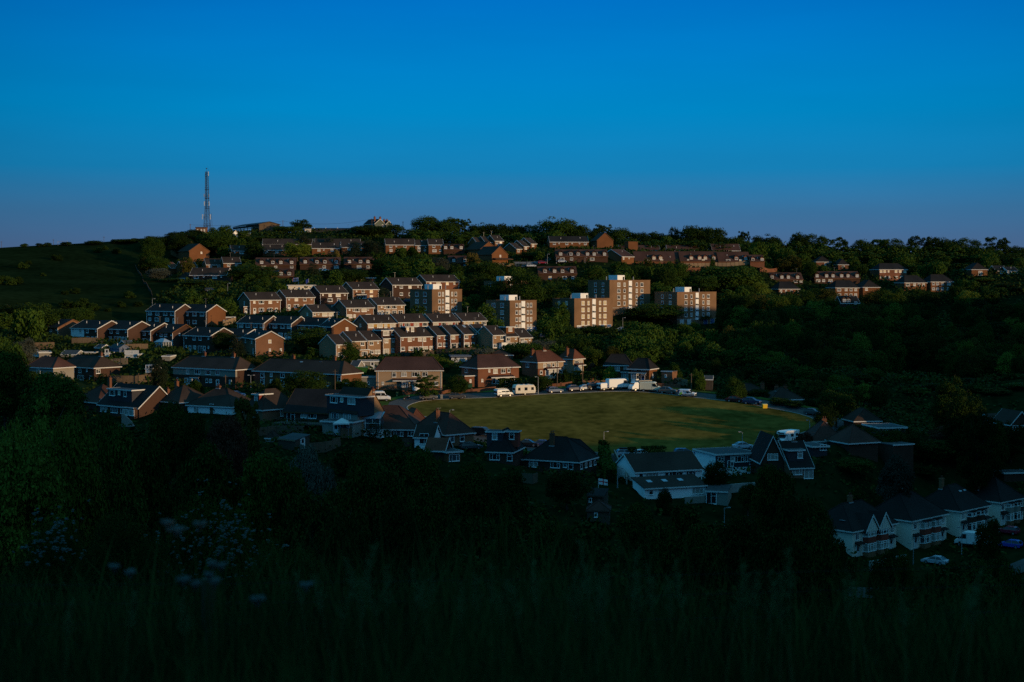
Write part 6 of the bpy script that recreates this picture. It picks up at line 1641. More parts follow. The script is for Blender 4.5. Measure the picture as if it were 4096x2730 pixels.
for kind, reg, x, y, d, w_, lab in (('tall', 'S', 3853, 1515, 293, 130, 'added tall shade-casting tree right of the bungalows, middle of three'), ('tall', 'S', 3917, 1560, 278, 125, 'added tall shade-casting tree right of the bungalows, behind the skylight semi'),  # three tall trees added so their shadows fall in bands across the green
                                    ('tall', 'S', 3800, 1463, 307, 120, 'added tall shade-casting tree right of the bungalows, leftmost of three'), ('round', 'F7', 2235, 50, 300, 270, 'dark tree before the gabled house at the frame edge'),
                                    ('bush', 'F7', 1480, 1405, 206, 260, 'scrub bush by the lower road, below the second semi'), ('bush', 'F7', 1700, 1375, 212, 270, 'scrub bush by the lower road, below the big white van'),
                                    ('bush', 'F7', 1930, 1350, 218, 260, 'scrub bush by the lower road, below the street tree'), ('bush', 'F7', 2130, 1325, 224, 240, 'scrub bush by the lower road, near the blue car')):
    tree(kind, reg, x, y, d, w_, 'leaf_dark', lab, gn, low=.03, trunk=kind != 'bush', name='shrub' if kind == 'bush' else 'tree', cat='shrub' if kind == 'bush' else 'tree')

made = 0
for _ in range(6000):
    if made >= 85: break
    Y = math.sqrt(rf_.uniform(105 ** 2, 268 ** 2)); X = Y * rf_.uniform(-.33, .36)
    u_ = X / Y
    zg = tz(X, Y); h = rf_.uniform(3.5, 8.5); w_ = h * rf_.uniform(.9, 1.3)
    px = CX + FPX * u_; yb_ = 1130 - zg / Y * FPX; yt_ = 1130 - (zg + h) / Y * FPX; wp = w_ / Y * FPX
    if any((x - X) ** 2 + (y - Y) ** 2 < (.33 * (w_ + ww)) ** 2 for x, y, ww in TREES): continue
    bad = abs((X - 70) * .68 - (Y - 226) * .73) < 6
    for xl, xr, ye, yb, d_, rr in FRONTS:
        if d_ > Y - 9 and min(xr, px + wp / 2) - max(xl, px - wp / 2) > 0 and yt_ < yb - .30 * (yb - ye) and yb_ > ye - rr: bad = True; break
    if bad: continue
    made += 1
    mass_tree(X, Y, zg, h, w_, made, ('round', 'wide', 'bush', 'round'))
mass_done('valley_trees', 'leaf_dark', 'dark trees and thickets crowding the valley floor below the houses')
# ------------------------------------------------------------------ vehicles
def paint(name, col, rough=.32):
    return mat(name, col, rough, 0, spec=.5)


for n_, c_ in (('white_car_paint', (.74, .74, .74)), ('cream_car_paint', (.72, .66, .48)), ('grey_car_paint', (.16, .155, .15)), ('dark_grey_paint', (.07, .07, .072)), ('blue_car_paint', (.05, .10, .20)),
               ('dark_blue_paint', (.02, .03, .08)), ('silver_car_paint', (.40, .44, .50)), ('black_car_paint', (.012, .012, .014)), ('brown_car_paint', (.13, .105, .085)), ('dark_red_paint', (.06, .012, .012)),
               ('red_car_paint', (.26, .02, .04)), ('bright_blue_paint', (.03, .06, .36)), ('lime_paint', (.32, .62, .05)), ('navy_paint', (.03, .04, .12)), ('yellow_plastic', (.72, .46, .03)), ('green_plastic', (.02, .07, .035)), ('grey_board', (.30, .27, .22))):
    paint(n_, c_)

PROF = {'hatch': ([(-2.0, .30), (-2.06, .72), (-1.98, .95), (.85, .98), (1.75, .84), (2.05, .66), (2.08, .30)], [(-1.98, .95), (-1.62, 1.40), (-1.25, 1.49), (.15, 1.47), (1.0, .97)], .32),
        'suv': ([(-2.15, .38), (-2.22, .85), (-2.12, 1.08), (.85, 1.10), (1.9, .98), (2.2, .78), (2.22, .38)], [(-2.12, 1.07), (-1.85, 1.58), (-1.4, 1.68), (.15, 1.64), (1.05, 1.09)], .37),
        'coupe': ([(-2.0, .30), (-2.05, .70), (-1.9, .88), (.75, .90), (1.7, .78), (2.0, .60), (2.02, .30)], [(-1.75, .88), (-1.0, 1.28), (-.5, 1.36), (.1, 1.34), (1.0, .89)], .33),
        'saloon': ([(-2.25, .30), (-2.28, .80), (-2.1, .95), (.9, .95), (1.95, .82), (2.25, .62), (2.28, .30)], [(-1.75, .94), (-1.15, 1.40), (-.8, 1.46), (.2, 1.44), (1.05, .94)], .33),
        'estate': ([(-2.25, .30), (-2.28, .80), (-2.2, .95), (.9, .95), (1.95, .82), (2.25, .62), (2.28, .30)], [(-2.2, .94), (-1.95, 1.38), (-1.6, 1.47), (.2, 1.45), (1.05, .94)], .33)}
VPROF = {'van': ([(-2.75, .42), (-2.80, 2.3), (-2.68, 2.48), (.75, 2.52), (1.25, 2.35), (1.85, 1.42), (2.62, 1.12), (2.78, .85), (2.80, .42)], .98, .36),
         'lowvan': ([(-2.2, .38), (-2.28, 1.65), (-2.15, 1.86), (.6, 1.88), (.95, 1.78), (1.55, 1.15), (2.25, .95), (2.42, .72), (2.44, .38)], .92, .33),
         'bigvan': ([(-3.2, .42), (-3.25, 2.55), (-3.1, 2.72), (1.3, 2.74), (1.75, 2.55), (2.3, 1.5), (3.0, 1.2), (3.15, .9), (3.18, .42)], 1.0, .37),
         'smallvan': ([(-2.1, .34), (-2.16, 1.6), (-2.05, 1.78), (.35, 1.80), (.65, 1.72), (1.35, 1.08), (2.05, .92), (2.2, .7), (2.22, .34)], .9, .32)}


def wheels(root, xs, hw, r):
    for x in xs:
        for s in (-1, 1):
            wm = MB().tube((0, -.11, 0), (0, .11, 0), r, n=14)
            wo = wm.build('wheel', 'tyre', root, (x, s * (hw - .09), r))
            MB().tube((0, s * .10, 0), (0, s * .125, 0), r * .62, n=10).build('rim', 'rim', wo)


def bevelled(mb, name, mats, parent, wd=.06):
    o = mb.build(name, mats, parent)
    m = o.modifiers.new('edge', 'BEVEL'); m.width = wd; m.segments = 2; m.limit_method = 'ANGLE'; m.angle_limit = R(35)
    return o


def lamps(root, x0, x1, hw, z0, z1):
    for s in (-1, 1):
        MB().box(x1 - .06, x1 + .012, s * hw - .2 if s > 0 else s * hw, s * hw if s > 0 else s * hw + .2, z1 - .1, z1 + .05).build('headlight', 'lamp_glass', root)
        MB().box(x0 - .012, x0 + .05, s * hw - .14 if s > 0 else s * hw, s * hw if s > 0 else s * hw + .14, z0 - .12, z0 + .16).build('taillight', 'red_lens', root)


gv = 'vehicles parked round the green'


def place(reg, x, y, hd, name, label, cat, group):
    q = onground(reg, x, y)
    d_ = float(inside_dist(np.array([[q.x, q.y]]))[0])
    return thing(name, label, cat, (q.x, q.y, q.z + (.06 if d_ < 6.3 else 0)), R(hd), group)


def car(style, reg, x, y, hd, col, label, group=gv, z=0, scale=1.0):
    lo, hi, wr = PROF[style]
    root = place(reg, x, y, hd, 'parked_car', label, 'car', group)
    root.scale = (scale,) * 3
    hw = .89
    bevelled(MB().prism(lo, -hw, hw, 'y'), 'body', col, root)
    n = len(hi)
    cx_ = sum(p[0] for p in hi) / n
    vs = [(px, s * (hw - .05 - (.22 if i not in (0, n - 1) else 0)), pz) for s in (-1, 1) for i, (px, pz) in enumerate(hi)]
    gm = MB().add(vs, [tuple(range(n)), tuple(range(2 * n - 1, n - 1, -1))] + [(i, (i + 1) % n, (i + 1) % n + n, i + n) for i in range(n)])
    gm.build('windows', 'dark_glass', root)
    top = hi[1:-1]
    rm = MB()
    rm.prism([(top[0][0] + .05, top[0][1] + .0)] + [(px, pz + .035) for px, pz in top[1:]] + [(top[-1][0], top[-1][1] - .03), (top[0][0] + .05, top[0][1] - .06)], -(hw - .25), hw - .25, 'y')
    for s in (-1, 1):
        for (ax, az_), (bx, bz) in (((hi[0]), (hi[1])), ((hi[-1]), (hi[-2])), ((-.45, hi[0][1]), (-.42, hi[2][1]))):
            rm.tube((ax, s * (hw - .04), az_), (bx, s * (hw - .26), bz), .055, n=4)
    rm.build('roof', col, root)
    wheels(root, (-1.28, 1.30), hw, wr)
    lamps(root, lo[1][0], lo[-2][0], hw - .06, lo[1][1], lo[-2][1])
    MB().box(lo[0][0] - .03, lo[0][0] + .1, -hw + .05, hw - .05, .32, .5).box(lo[-1][0] - .1, lo[-1][0] + .03, -hw + .05, hw - .05, .32, .46).build('bumper', 'trim', root)
    return root


def van(style, reg, x, y, hd, col, label, group=gv, side=(), rear=True, name='parked_van', extra=None):
    pr, hw, wr = VPROF[style]
    root = place(reg, x, y, hd, name, label, 'van', group)
    bevelled(MB().prism(pr, -hw, hw, 'y'), 'body', col, root, .1)
    a, b = Vector((pr[4][0], 0, pr[4][1])), Vector((pr[5][0], 0, pr[5][1]))
    nrm_ = Vector((b.z - a.z, 0, a.x - b.x)); nrm_ = -nrm_.normalized() if nrm_.z > 0 and False else nrm_.normalized()
    if nrm_.x < 0: nrm_ = -nrm_
    p, q = a.lerp(b, .1) + nrm_ * .012, a.lerp(b, .95) + nrm_ * .012
    MB().add([(p.x, -hw + .12, p.z), (p.x, hw - .12, p.z), (q.x, hw - .08, q.z), (q.x, -hw + .08, q.z)], [(0, 1, 2, 3)]).build('windscreen', 'dark_glass', root)
    zb = pr[5][1] - .02
    zt = pr[3][1] - .42
    for s in (-1, 1):
        y0, y1 = (s * hw - .001, s * hw + .012) if s > 0 else (s * hw - .012, s * hw + .001)
        MB().prism([(pr[4][0] - .75, zb), (pr[5][0] - .12, zb), (pr[4][0] + .04, zt), (pr[4][0] - .75, zt)], y0, y1, 'y').build('side_window', 'dark_glass', root)
        for x0, x1 in side:
            MB().box(x0, x1, y0, y1, zb + .02, zt - .02).build('side_window', 'dark_glass', root)
        MB().box(pr[0][0] + .3, pr[-1][0] - .2, y0, y1, .48, .62).build('rubbing_strip', 'trim', root)
        MB().box(pr[5][0] - .1, pr[5][0] + .12, s * hw, s * (hw + .2), zb, zb + .28).build('wing_mirror', 'trim', root)
        for k_ in (-.1,):
            MB().box(pr[4][0] - .86, pr[4][0] - .84, y0, y1, .65, zt).build('door_seam', 'trim', root)
    if rear:
        xr_ = pr[0][0] - .06
        MB().box(xr_ - .012, xr_ + .02, -hw + .12, -.05, pr[1][1] * .6, pr[1][1] - .15).box(xr_ - .012, xr_ + .02, .05, hw - .12, pr[1][1] * .6, pr[1][1] - .15).build('rear_window', 'dark_glass', root)
    wheels(root, (pr[0][0] + 1.0, pr[-1][0] - 1.0), hw, wr)
    lamps(root, pr[0][0] - .04, pr[-2][0], hw - .04, 1.0, .95)
    MB().box(pr[-1][0] - .1, pr[-1][0] + .05, -hw + .05, hw - .05, .42, .68).box(pr[0][0] - .08, pr[0][0] + .1, -hw + .05, hw - .05, .42, .62).build('bumper', 'trim', root)
    return root


van('van', 'F2', 1648, 1162, 4, 'white_car_paint', 'white high-roofed van at the mouth of the ring road', side=((-.9, .35),))
car('suv', 'F3', 262, 1150, 2, 'grey_car_paint', 'grey sports utility car, first right of the white high-roofed van')
car('hatch', 'F3', 525, 1141, 4, 'dark_grey_paint', 'dark grey hatchback parked between grey utility car and roof-racked van')
v = van('lowvan', 'F3', 950, 1121, 30, 'white_car_paint', 'white crew van with roof rack and dark lettering panel', side=((-.95, .1),))
rk = MB()
for x_ in (-1.8, -1.0, -.2, .5):
    rk.box(x_ - .03, x_ + .03, -.8, .8, 1.9, 1.98)
for y_ in (-.75, -.25, .25, .75):
    rk.box(-2.0, .7, y_ - .03, y_ + .03, 1.98, 2.06)
rk.build('roof_rack', 'steel', v)
MB().box(-1.9, -1.1, -.936, -.921, 1.0, 1.12).box(.2, .8, -.936, -.921, .85, .95).build('lettering', 'trim', v)
# caravan
cv = place('F3', 1140, 1106, 22, 'caravan', 'cream touring caravan with three dark windows beside the crew van', 'caravan', gv)
bevelled(MB().prism([(-2.7, .45), (-2.75, 1.9), (-2.6, 2.5), (-2.3, 2.6), (2.2, 2.55), (2.65, 2.0), (2.8, 1.1), (2.6, .45)], -1.1, 1.1, 'y'), 'body', 'cream_render', cv, .1)
for x0, x1, z0, z1 in ((-2.05, -1.4, 1.2, 1.9), (-.3, .5, 1.2, 1.95), (1.5, 2.2, 1.25, 1.95)):
    MB().box(x0, x1, -1.115, -1.099, z0, z1).build('window', 'dark_glass', cv)
MB().box(-2.76, -2.735, -.8, .8, 1.25, 1.8).build('rear_window', 'dark_glass', cv)
for s in (-1, 1):
    MB().box(-2.77, -2.74, s * .9 - .1, s * .9 + .1, .75, 1.1).build('taillight', 'red_lens', cv)
MB().box(-2.5, 2.4, -1.12, -1.099, .78, .84).build('side_stripe', 'grey_steel', cv)
rv = MB()
for x_ in (-1.6, -.2, 1.1): rv.box(x_ - .3, x_ + .3, -.35, .35, 2.55, 2.7)
rv.build('roof_vent', 'grey_steel', cv)
wheels(cv, (-.1,), 1.0, .32)
MB().tube((2.5, 0, .5), (3.7, 0, .5), .06).build('towbar', 'steel', cv)
car('hatch', 'F3', 1422, 1086, 24, 'blue_car_paint', 'mid-blue hatchback right of the caravan lamp post')
car('hatch', 'F3', 1606, 1069, 26, 'dark_blue_paint', 'very dark blue hatchback left of the silver coupe')
car('coupe', 'F3', 1708, 1061, 26, 'silver_car_paint', 'silver-blue coupe with rounded roof')
car('suv', 'F3', 1790, 1057, 20, 'black_car_paint', 'black utility car behind the small white van')
van('lowvan', 'F3', 1890, 1062, 34, 'white_car_paint', 'small white van with red rear lights, left of the big white van')
van('bigvan', 'F3', 2008, 1054, 24, 'white_car_paint', 'big white long-wheelbase van beside the small white van', rear=False)
# tipper lorry with boarded cage
tl = place('F4', 140, 722, -152, 'tipper_truck', 'grey boarded tipper truck with painted tailboard, nose to the cream van', 'truck', gv)
bevelled(MB().prism([(1.0, .5), (1.0, 2.0), (1.3, 2.25), (2.2, 2.2), (2.7, 1.4), (3.0, 1.2), (3.05, .5)], -.95, .95, 'y'), 'cab', 'white_car_paint', tl, .08)
MB().box(-2.9, .9, -1.0, 1.0, .95, 2.6).build('cage_body', 'grey_board', tl)
pl_ = MB()
for k_ in range(4): pl_.box(-2.8, .8, -1.02, -1.001, 1.05 + .38 * k_, 1.35 + .38 * k_); pl_.box(-2.8, .8, 1.001, 1.02, 1.05 + .38 * k_, 1.35 + .38 * k_)
pl_.build('side_boards', 'dark_wood', tl)
MB().box(-2.925, -2.901, -.95, .95, 1.0, 2.55).build('tailboard', 'pale_wood', tl)
ln = MB()
for k_, (a_, b_) in enumerate(((-.7, .75), (-.5, .5), (-.6, .62), (-.55, .3), (-.4, .2))): ln.box(-2.94, -2.926, a_, b_, 2.3 - k_ * .24, 2.38 - k_ * .24)
ln.build('lettering', 'trim', tl)
MB().box(-2.9, 2.9, -.5, .5, .5, .9).build('chassis', 'trim', tl)
wheels(tl, (-1.9, 2.0), .95, .38)
MB().box(2.3, 2.52, -.8, .8, 1.5, 2.05).build('windscreen', 'dark_glass', tl)
lamps(tl, -2.93, 3.03, .9, .9, .9)
van('van', 'F4', 240, 732, -18, 'cream_car_paint', 'cream-lit white van parked behind the boarded truck')
car('suv', 'F4', 395, 748, -24, 'brown_car_paint', 'brown utility car between cream van and logo van')
v = van('smallvan', 'F4', 572, 776, -24, 'white_car_paint', 'small white van with lime green sweep and navy rear panel')
MB().prism([(-2.1, .7), (-2.1, 1.7), (-1.6, 1.7), (-1.9, 1.0), (-1.6, .7)], -.916, -.902, 'y').build('navy_panel', 'navy_paint', v)
MB().prism([(-1.85, .45), (-1.6, .95), (-1.2, 1.25), (-1.0, .5)], -.918, -.902, 'y').build('lime_sweep', 'lime_paint', v)
MB().prism([(-.75, 1.2), (-.35, 1.2), (-.55, 1.55)], -.916, -.902, 'y').build('triangle_mark', 'bright_blue_paint', v)
MB().box(.15, .65, -.916, -.902, .98, 1.06).box(.2, .6, -.916, -.902, .84, .92).build('lettering', 'trim', v)
car('saloon', 'F4', 1012, 826, -26, 'dark_red_paint', 'dark maroon car parked in shade by the tall-chimney bungalow')
c_ = car('suv', 'F4', 1168, 848, -28, 'dark_blue_paint', 'dark blue car with one gleaming headlamp on the ring road')
car('hatch', 'F4', 1728, 945, -34, 'dark_grey_paint', 'dark car where the ring road disappears under the big tree')
car('hatch', 'F4', 1810, 1096, 200, 'white_car_paint', 'pale car beside the reddish hedge')
# camper
cm_ = place('F4', 1490, 1206, 228, 'motorhome', 'white coachbuilt motorhome with overcab, facing out by the pointed cypress', 'motorhome', gv)
bevelled(MB().prism([(-3.3, .5), (-3.3, 2.75), (1.7, 2.85), (2.5, 2.6), (2.5, 2.15), (2.1, 2.0), (1.6, 1.95), (1.2, .5)], -1.12, 1.12, 'y'), 'body', 'white_render', cm_, .08)
bevelled(MB().prism([(1.1, .45), (1.1, 2.0), (1.75, 1.98), (2.35, 1.25), (3.0, 1.05), (3.15, .7), (3.1, .45)], -.98, .98, 'y'), 'cab', 'white_car_paint', cm_, .08)
MB().add([(1.84, -.85, 1.93), (1.84, .85, 1.93), (2.37, .9, 1.28), (2.37, -.9, 1.28)], [(0, 1, 2, 3)]).build('windscreen', 'dark_glass', cm_)
for s in (-1, 1):
    a_, b_ = sorted((s * 1.118, s * 1.135))
    for x0, x1 in ((-2.6, -1.7), (-.8, .3)):
        MB().box(x0, x1, a_, b_, 1.5, 2.1).build('window', 'dark_glass', cm_)
MB().box(2.49, 2.515, -.7, .7, 2.25, 2.5).build('window', 'dark_glass', cm_)
wheels(cm_, (-2.0, 2.1), 1.0, .36)
lamps(cm_, -3.33, 3.1, .9, .9, .85)
# near side of the green and the lower roads
gn2 = 'vehicles parked on the near side of the green'
v = car('hatch', 'F6', 1150, 408, 12, 'silver_car_paint', 'silver hatchback carrying a black roof box, between clipped hedges', gn2)
bevelled(MB().box(-1.3, .5, -.45, .45, 1.55, 1.85), 'roof_box', 'trim', v, .1)
car('hatch', 'F6', 1262, 412, 200, 'white_car_paint', 'white car nose peeping from behind the clipped hedge', gn2)
car('estate', 'F6', 1700, 398, 8, 'blue_car_paint', 'bluish estate car behind the hedge of the white chalet', gn2)
car('saloon', 'F6', 2235, 338, 12, 'silver_car_paint', 'silver saloon behind the flat-roofed house lamp', gn2)
van('lowvan', 'F5', 2130, 560, -28, 'black_car_paint', 'black van on the green edge behind the brown bungalow', gn2)
car('estate', 'F5', 2030, 685, 24, 'dark_grey_paint', 'dark car with pale roof on the drive of the brown bungalow', gn2)
car('saloon', 'F6', 262, 315, -14, 'black_car_paint', 'long black car behind the box-dormer house', gn2)
car('hatch', 'F6', 412, 322, -10, 'navy_paint', 'small navy car behind the tall chimney of the broad hipped house', gn2)
car('hatch', 'F5', 1310, 372, 20, 'blue_car_paint', 'blue car showing over the conservatory bungalow ridge', gn2)
car('estate', 'F1', 1790, 905, 6, 'silver_car_paint', 'dim silver car behind the white-walled bungalow roof', gn2)
car('hatch', 'F1', 2180, 895, 6, 'blue_car_paint', 'dim blue car right of the white-walled bungalow', gn2)
gl = 'vehicles on the lower road'
van('bigvan', 'F7', 1885, 1235, 146, 'white_car_paint', 'big white van parked before the skylight semi, its back to the lamp', gl, rear=False)
car('hatch', 'F7', 2205, 1118, 140, 'red_car_paint', 'raspberry red car behind the round street tree', gl)
car('hatch', 'F7', 2228, 1245, 140, 'bright_blue_paint', 'bright blue car at the lower right frame edge', gl)
car('saloon', 'F7', 1535, 1395, 140, 'silver_car_paint', 'pale car half sunk behind scrub below the second semi', gl)
gt = 'cars up on the hill'
for st, reg, x, y, hd, cc, lab in (('estate', 'B', 912, 660, 0, 'white_car_paint', 'white car by the middle dormer terrace'), ('hatch', 'C', 1030, 578, 10, 'silver_car_paint', 'pale car below the six-dormer terrace'),
                                   ('hatch', 'C', 850, 590, 4, 'red_car_paint', 'red car on the hilltop lane'), ('estate', 'C', 745, 618, 14, 'silver_car_paint', 'silver-blue car at the lane fence'),
                                   ('saloon', 'C', 1585, 1205, -10, 'silver_car_paint', 'pale car parked below the highest flats'), ('saloon', 'D', 520, 1165, 6, 'dark_blue_paint', 'dark car right of the right flats, nearer them'),
                                   ('hatch', 'D', 612, 1160, 6, 'silver_car_paint', 'pale car right of the right flats, farther out'), ('hatch', 'B', 1690, 945, 20, 'dark_blue_paint', 'dark blue car beside the left flats'),
                                   ('estate', 'A', 1940, 845, 10, 'dark_grey_paint', 'grey car under the trees above the semis'), ('hatch', 'F3', 1340, 580, 4, 'dark_blue_paint', 'dark blue car above the silvery tree')):
    car(st, reg, x, y, hd, cc, lab, gt)
# motorcycle
mt_ = place('F2', 1902, 1152, 10, 'motorcycle', 'black motorcycle on the verge left of the grey utility car', 'motorcycle', gv)
for x_ in (-.65, .7):
    wo = MB().tube((0, -.06, 0), (0, .06, 0), .31, n=14).build('wheel', 'tyre', mt_, (x_, 0, .31))
    MB().tube((0, -.065, 0), (0, .065, 0), .16, n=10).build('rim', 'rim', wo)
MB().prism([(-.6, .55), (-.7, .8), (-.2, .78), (.15, .95), (.45, .9), (.4, .4), (-.2, .3)], -.14, .14, 'y').build('body', 'black_car_paint', mt_)
MB().tube((.7, -.05, .31), (.4, -.05, 1.05), .04).tube((.7, .05, .31), (.4, .05, 1.05), .04).tube((.4, -.35, 1.05), (.4, .35, 1.05), .03).build('handlebar', 'steel', mt_)
MB().box(-.75, -.1, -.13, .13, .79, .88).build('seat', 'trim', mt_)
MB().tube((.5, 0, .92), (.6, 0, .92), .1, n=10).build('headlight', 'lamp_glass', mt_)

# ------------------------------------------------------------------ street furniture


def post_points(reg, x, yt, yb):
    q = onground(reg, x, yb)
    top = P(reg, x, yt, q.y)
    return q, max(2.0, top.z - q.z)


def lamp_post(reg, x, yt, yb, label, arm=1, group='street lamps', d=None):
    if d is None:
        q, h = post_points(reg, x, yt, yb)
    else:
        t_ = P(reg, x, yt, FD(d)); q = Vector((t_.x, t_.y, tz(t_.x, t_.y))); h = max(3, t_.z - q.z)
    root = thing('street_lamp', label, 'street lamp', q, 0, group)
    MB().tube((0, 0, 0), (0, 0, 1.2), .09, n=8).tube((0, 0, 1.2), (0, 0, h), .06, .045, n=8).tube((0, 0, h), (arm * .7, 0, h + .06), .035, n=6).build('pole', 'grey_steel', root)
    ho = MB().box(arm * .7 - .15, arm * .7 + .35, -.13, .13, h + .02, h + .15).build('lamp_head', 'grey_steel', root)
    MB().box(arm * .7 - .08, arm * .7 + .28, -.1, .1, h - .02, h + .018).build('lens', 'lamp_glass', ho)


for a_ in (('F2', 1365, 1000, 1112, 'lamp post beside the white high-roofed van', -1), ('F2', 468, 925, 1062, 'lamp post in front of the long red block, left end', -1), ('F3', 1270, 940, 1102, 'lamp post right of the caravan', -1),
           ('F4', 1078, 1102, 1262, 'lamp post on the near green edge behind the flat-roofed house', -1), ('F4', 1698, 1005, 1075, 'short-looking lamp post at the right tip of the green', -1),
           ('F5', 1835, 325, 430, 'lamp post on the green above the brown bungalow', 1), ('F6', 955, 180, 335, 'tall lamp post before the green above the clipped hedge', 1), ('F6', 1080, 520, 700, 'lamp post left of the white chalet', 1),
           ('F6', 2062, 880, 1070, 'lamp post in the dark valley below the flat-roofed house', 1), ('F7', 1335, 1205, 1400, 'lamp post before the second cream semi', -1), ('F7', 1780, 1062, 1310, 'lamp post before the big white van', -1),
           ('F1', 2305, 695, 815, 'lamp post at the corner of the grey-banded semi', 1), ('B', 25, 770, 868, 'lamp post left of the upper sunlit semis', 1), ('B', 548, 1310, 1400, 'lamp post right of the big pale gable', -1),
           ('C', 895, 500, 590, 'lamp post on the hilltop lane by the red car', 1), ('C', 978, 530, 588, 'lamp post left of the six-dormer terrace foot', 1), ('C', 1240, 530, 588, 'lamp post below the six-dormer terrace', 1),
           ('C', 1078, 490, 572, 'lamp post against the six-dormer terrace wall', 1), ('C', 1588, 1085, 1200, 'lamp post below the highest flats', 1), ('A', 1400, 910, 975, 'lamp post behind the long dark terrace', 1),
           ('E', 720, 590, 650, 'lamp post above the left hipped house of the deep wood', 1), ('E', 892, 575, 645, 'lamp post above the right hipped house of the deep wood', 1)):
    lamp_post(*a_)


def wood_pole(reg, x, yt, yb, label, group='wooden poles', d=None, r=.13):
    if d is None:
        q, h = post_points(reg, x, yt, yb)
    else:
        t_ = P(reg, x, yt, FD(d)); q = Vector((t_.x, t_.y, tz(t_.x, t_.y))); h = max(3, t_.z - q.z)
    root = thing('telegraph_pole', label, 'telegraph pole', q, 0, group)
    MB().tube((0, 0, -.2), (0, 0, h), r, r * .75, n=8).build('pole', 'wood', root)
    MB().box(-.5, .5, -.06, .06, h - .5, h - .38).build('crossarm', 'dark_wood', root)
    return q, h


for a_ in (('F2', 235, 922, 1085, 'wooden pole in front of the grey-banded semi'), ('F2', 1242, 872, 1110, 'tall wooden pole at the right of the long red block'), ('F3', 1445, 792, 1042, 'wooden pole before the glazed-bay semi'),
           ('F3', 1678, 822, 1015, 'wooden pole before the narrow beige house'), ('F4', 450, 540, 655, 'wooden pole right of the end pair'), ('F4', 609, 560, 738, 'slim pole above the logo van'),
           ('F1', 1275, 676, 780, 'short wooden pole on the sunlit board fence'), ('F1', 365, 402, 505, 'wooden pole by the far left garages')):
    wood_pole(*a_)
gp = 'poles on the skyline'
pp = []
for x, y, d, reg, lab in ((12, 380, 642, 'A', 'thin pole at the far left of the ridge'), (490, 362, 650, 'A', 'thin pole beside the goal frame'), (955, 350, 655, 'A', 'thin pole right of the lone wide bush'),
                          (1748, 222, 668, 'A', 'pole left of the mast carrying a wire'), (532, 188, 668, 'B', 'pole right of the barn carrying a wire'), (1350, 170, 664, 'B', 'pole against the chimneyed skyline house'), (1636, 198, 666, 'B', 'pole right of the chimneyed skyline house')):
    q, h = wood_pole(reg, x, y, None, lab, gp, d, r=.09 if reg == 'A' and x < 1000 else .14)
    pp.append((q, h))


def wire(a, b, sag, name, label, r=.05):
    mb = MB(); n = 12
    p = [a.lerp(b, i / n) - Vector((0, 0, sag * 4 * (i / n) * (1 - i / n))) for i in range(n + 1)]
    for u_, v_ in zip(p[:-1], p[1:]): mb.tube(u_, v_, r, n=4)
    tag(mb.build(name, 'trim'), label, 'cable')


tops = [q + Vector((0, 0, h - .4)) for q, h in pp]
wire(tops[3], tops[4], 1.2, 'overhead_wire', 'overhead wire running behind the mast to the barn pole')
wire(tops[4], tops[5], 2.0, 'overhead_wire', 'overhead wire from the barn pole to the chimneyed house')
# goal-like frame on the ridge
q0, q1 = P('A', 532, 440, 708), P('A', 642, 438, 712)
gf = thing('goal_frame', 'thin white goal frame standing on the bare ridge', 'goal', (q0.x, q0.y, q0.z))
L_ = q1.x - q0.x
for x_ in (0, L_): MB().tube((x_, 0, -3), (x_, 0, 3.2), .07).build('post', 'grey_steel', gf)
MB().tube((0, 0, 3.0), (L_, 0, 3.3), .07).build('crossbar', 'grey_steel', gf)

# ------------------------------------------------------------------ radio mast
mp = P('S', 829, 925, 730)
zt_ = P('S', 825, 688, 730).z
HM = zt_ - mp.z + 2
ms = thing('radio_mast', 'tall lattice radio mast with antenna panels on the hilltop', 'mast', (mp.x, mp.y, mp.z - 2))


def half(z):
    f = z / HM
    return 1.75 - .9 * min(1, f / .45) if f < .45 else .85 - .22 * (f - .45) / .55


lv = [0]
while lv[-1] < HM - .4: lv.append(min(HM, lv[-1] + max(1.2, half(lv[-1]) * 1.75)))
for sx, sy in ((-1, -1), (1, -1), (1, 1), (-1, 1)):
    mb = MB()
    for a_, b_ in zip(lv[:-1], lv[1:]): mb.tube((sx * half(a_), sy * half(a_), a_), (sx * half(b_), sy * half(b_), b_), .075, n=5)
    mb.build('leg', 'mast_steel', ms)
mb = MB()
cs = ((-1, -1), (1, -1), (1, 1), (-1, 1))
for a_, b_ in zip(lv[:-1], lv[1:]):
    for k_ in range(4):
        c0, c1 = cs[k_], cs[(k_ + 1) % 4]
        ha, hb_ = half(a_), half(b_)
        mb.tube((c0[0] * ha, c0[1] * ha, a_), (c1[0] * hb_, c1[1] * hb_, b_), .036, n=4)
        mb.tube((c1[0] * ha, c1[1] * ha, a_), (c0[0] * hb_, c0[1] * hb_, b_), .036, n=4)
        mb.tube((c0[0] * hb_, c0[1] * hb_, b_), (c1[0] * hb_, c1[1] * hb_, b_), .036, n=4)
mb.build('lattice', 'mast_steel', ms)
MB().box(-.28, -.02, -.15, .15, 0, HM).build('cable_ladder', 'mast_steel', ms)
for f in (.14, .42, .58, .72, .93):
    z = HM * f; h_ = half(z) + .25
    pm_ = MB().box(-h_, h_, -h_, h_, z, z + .12)
    for a_ in (-h_, h_):
        pm_.tube((a_, -h_, z + 1), (a_, h_, z + 1), .04, n=4).tube((-h_, a_, z + 1), (h_, a_, z + 1), .04, n=4)
    pm_.build('platform', 'mast_steel', ms)
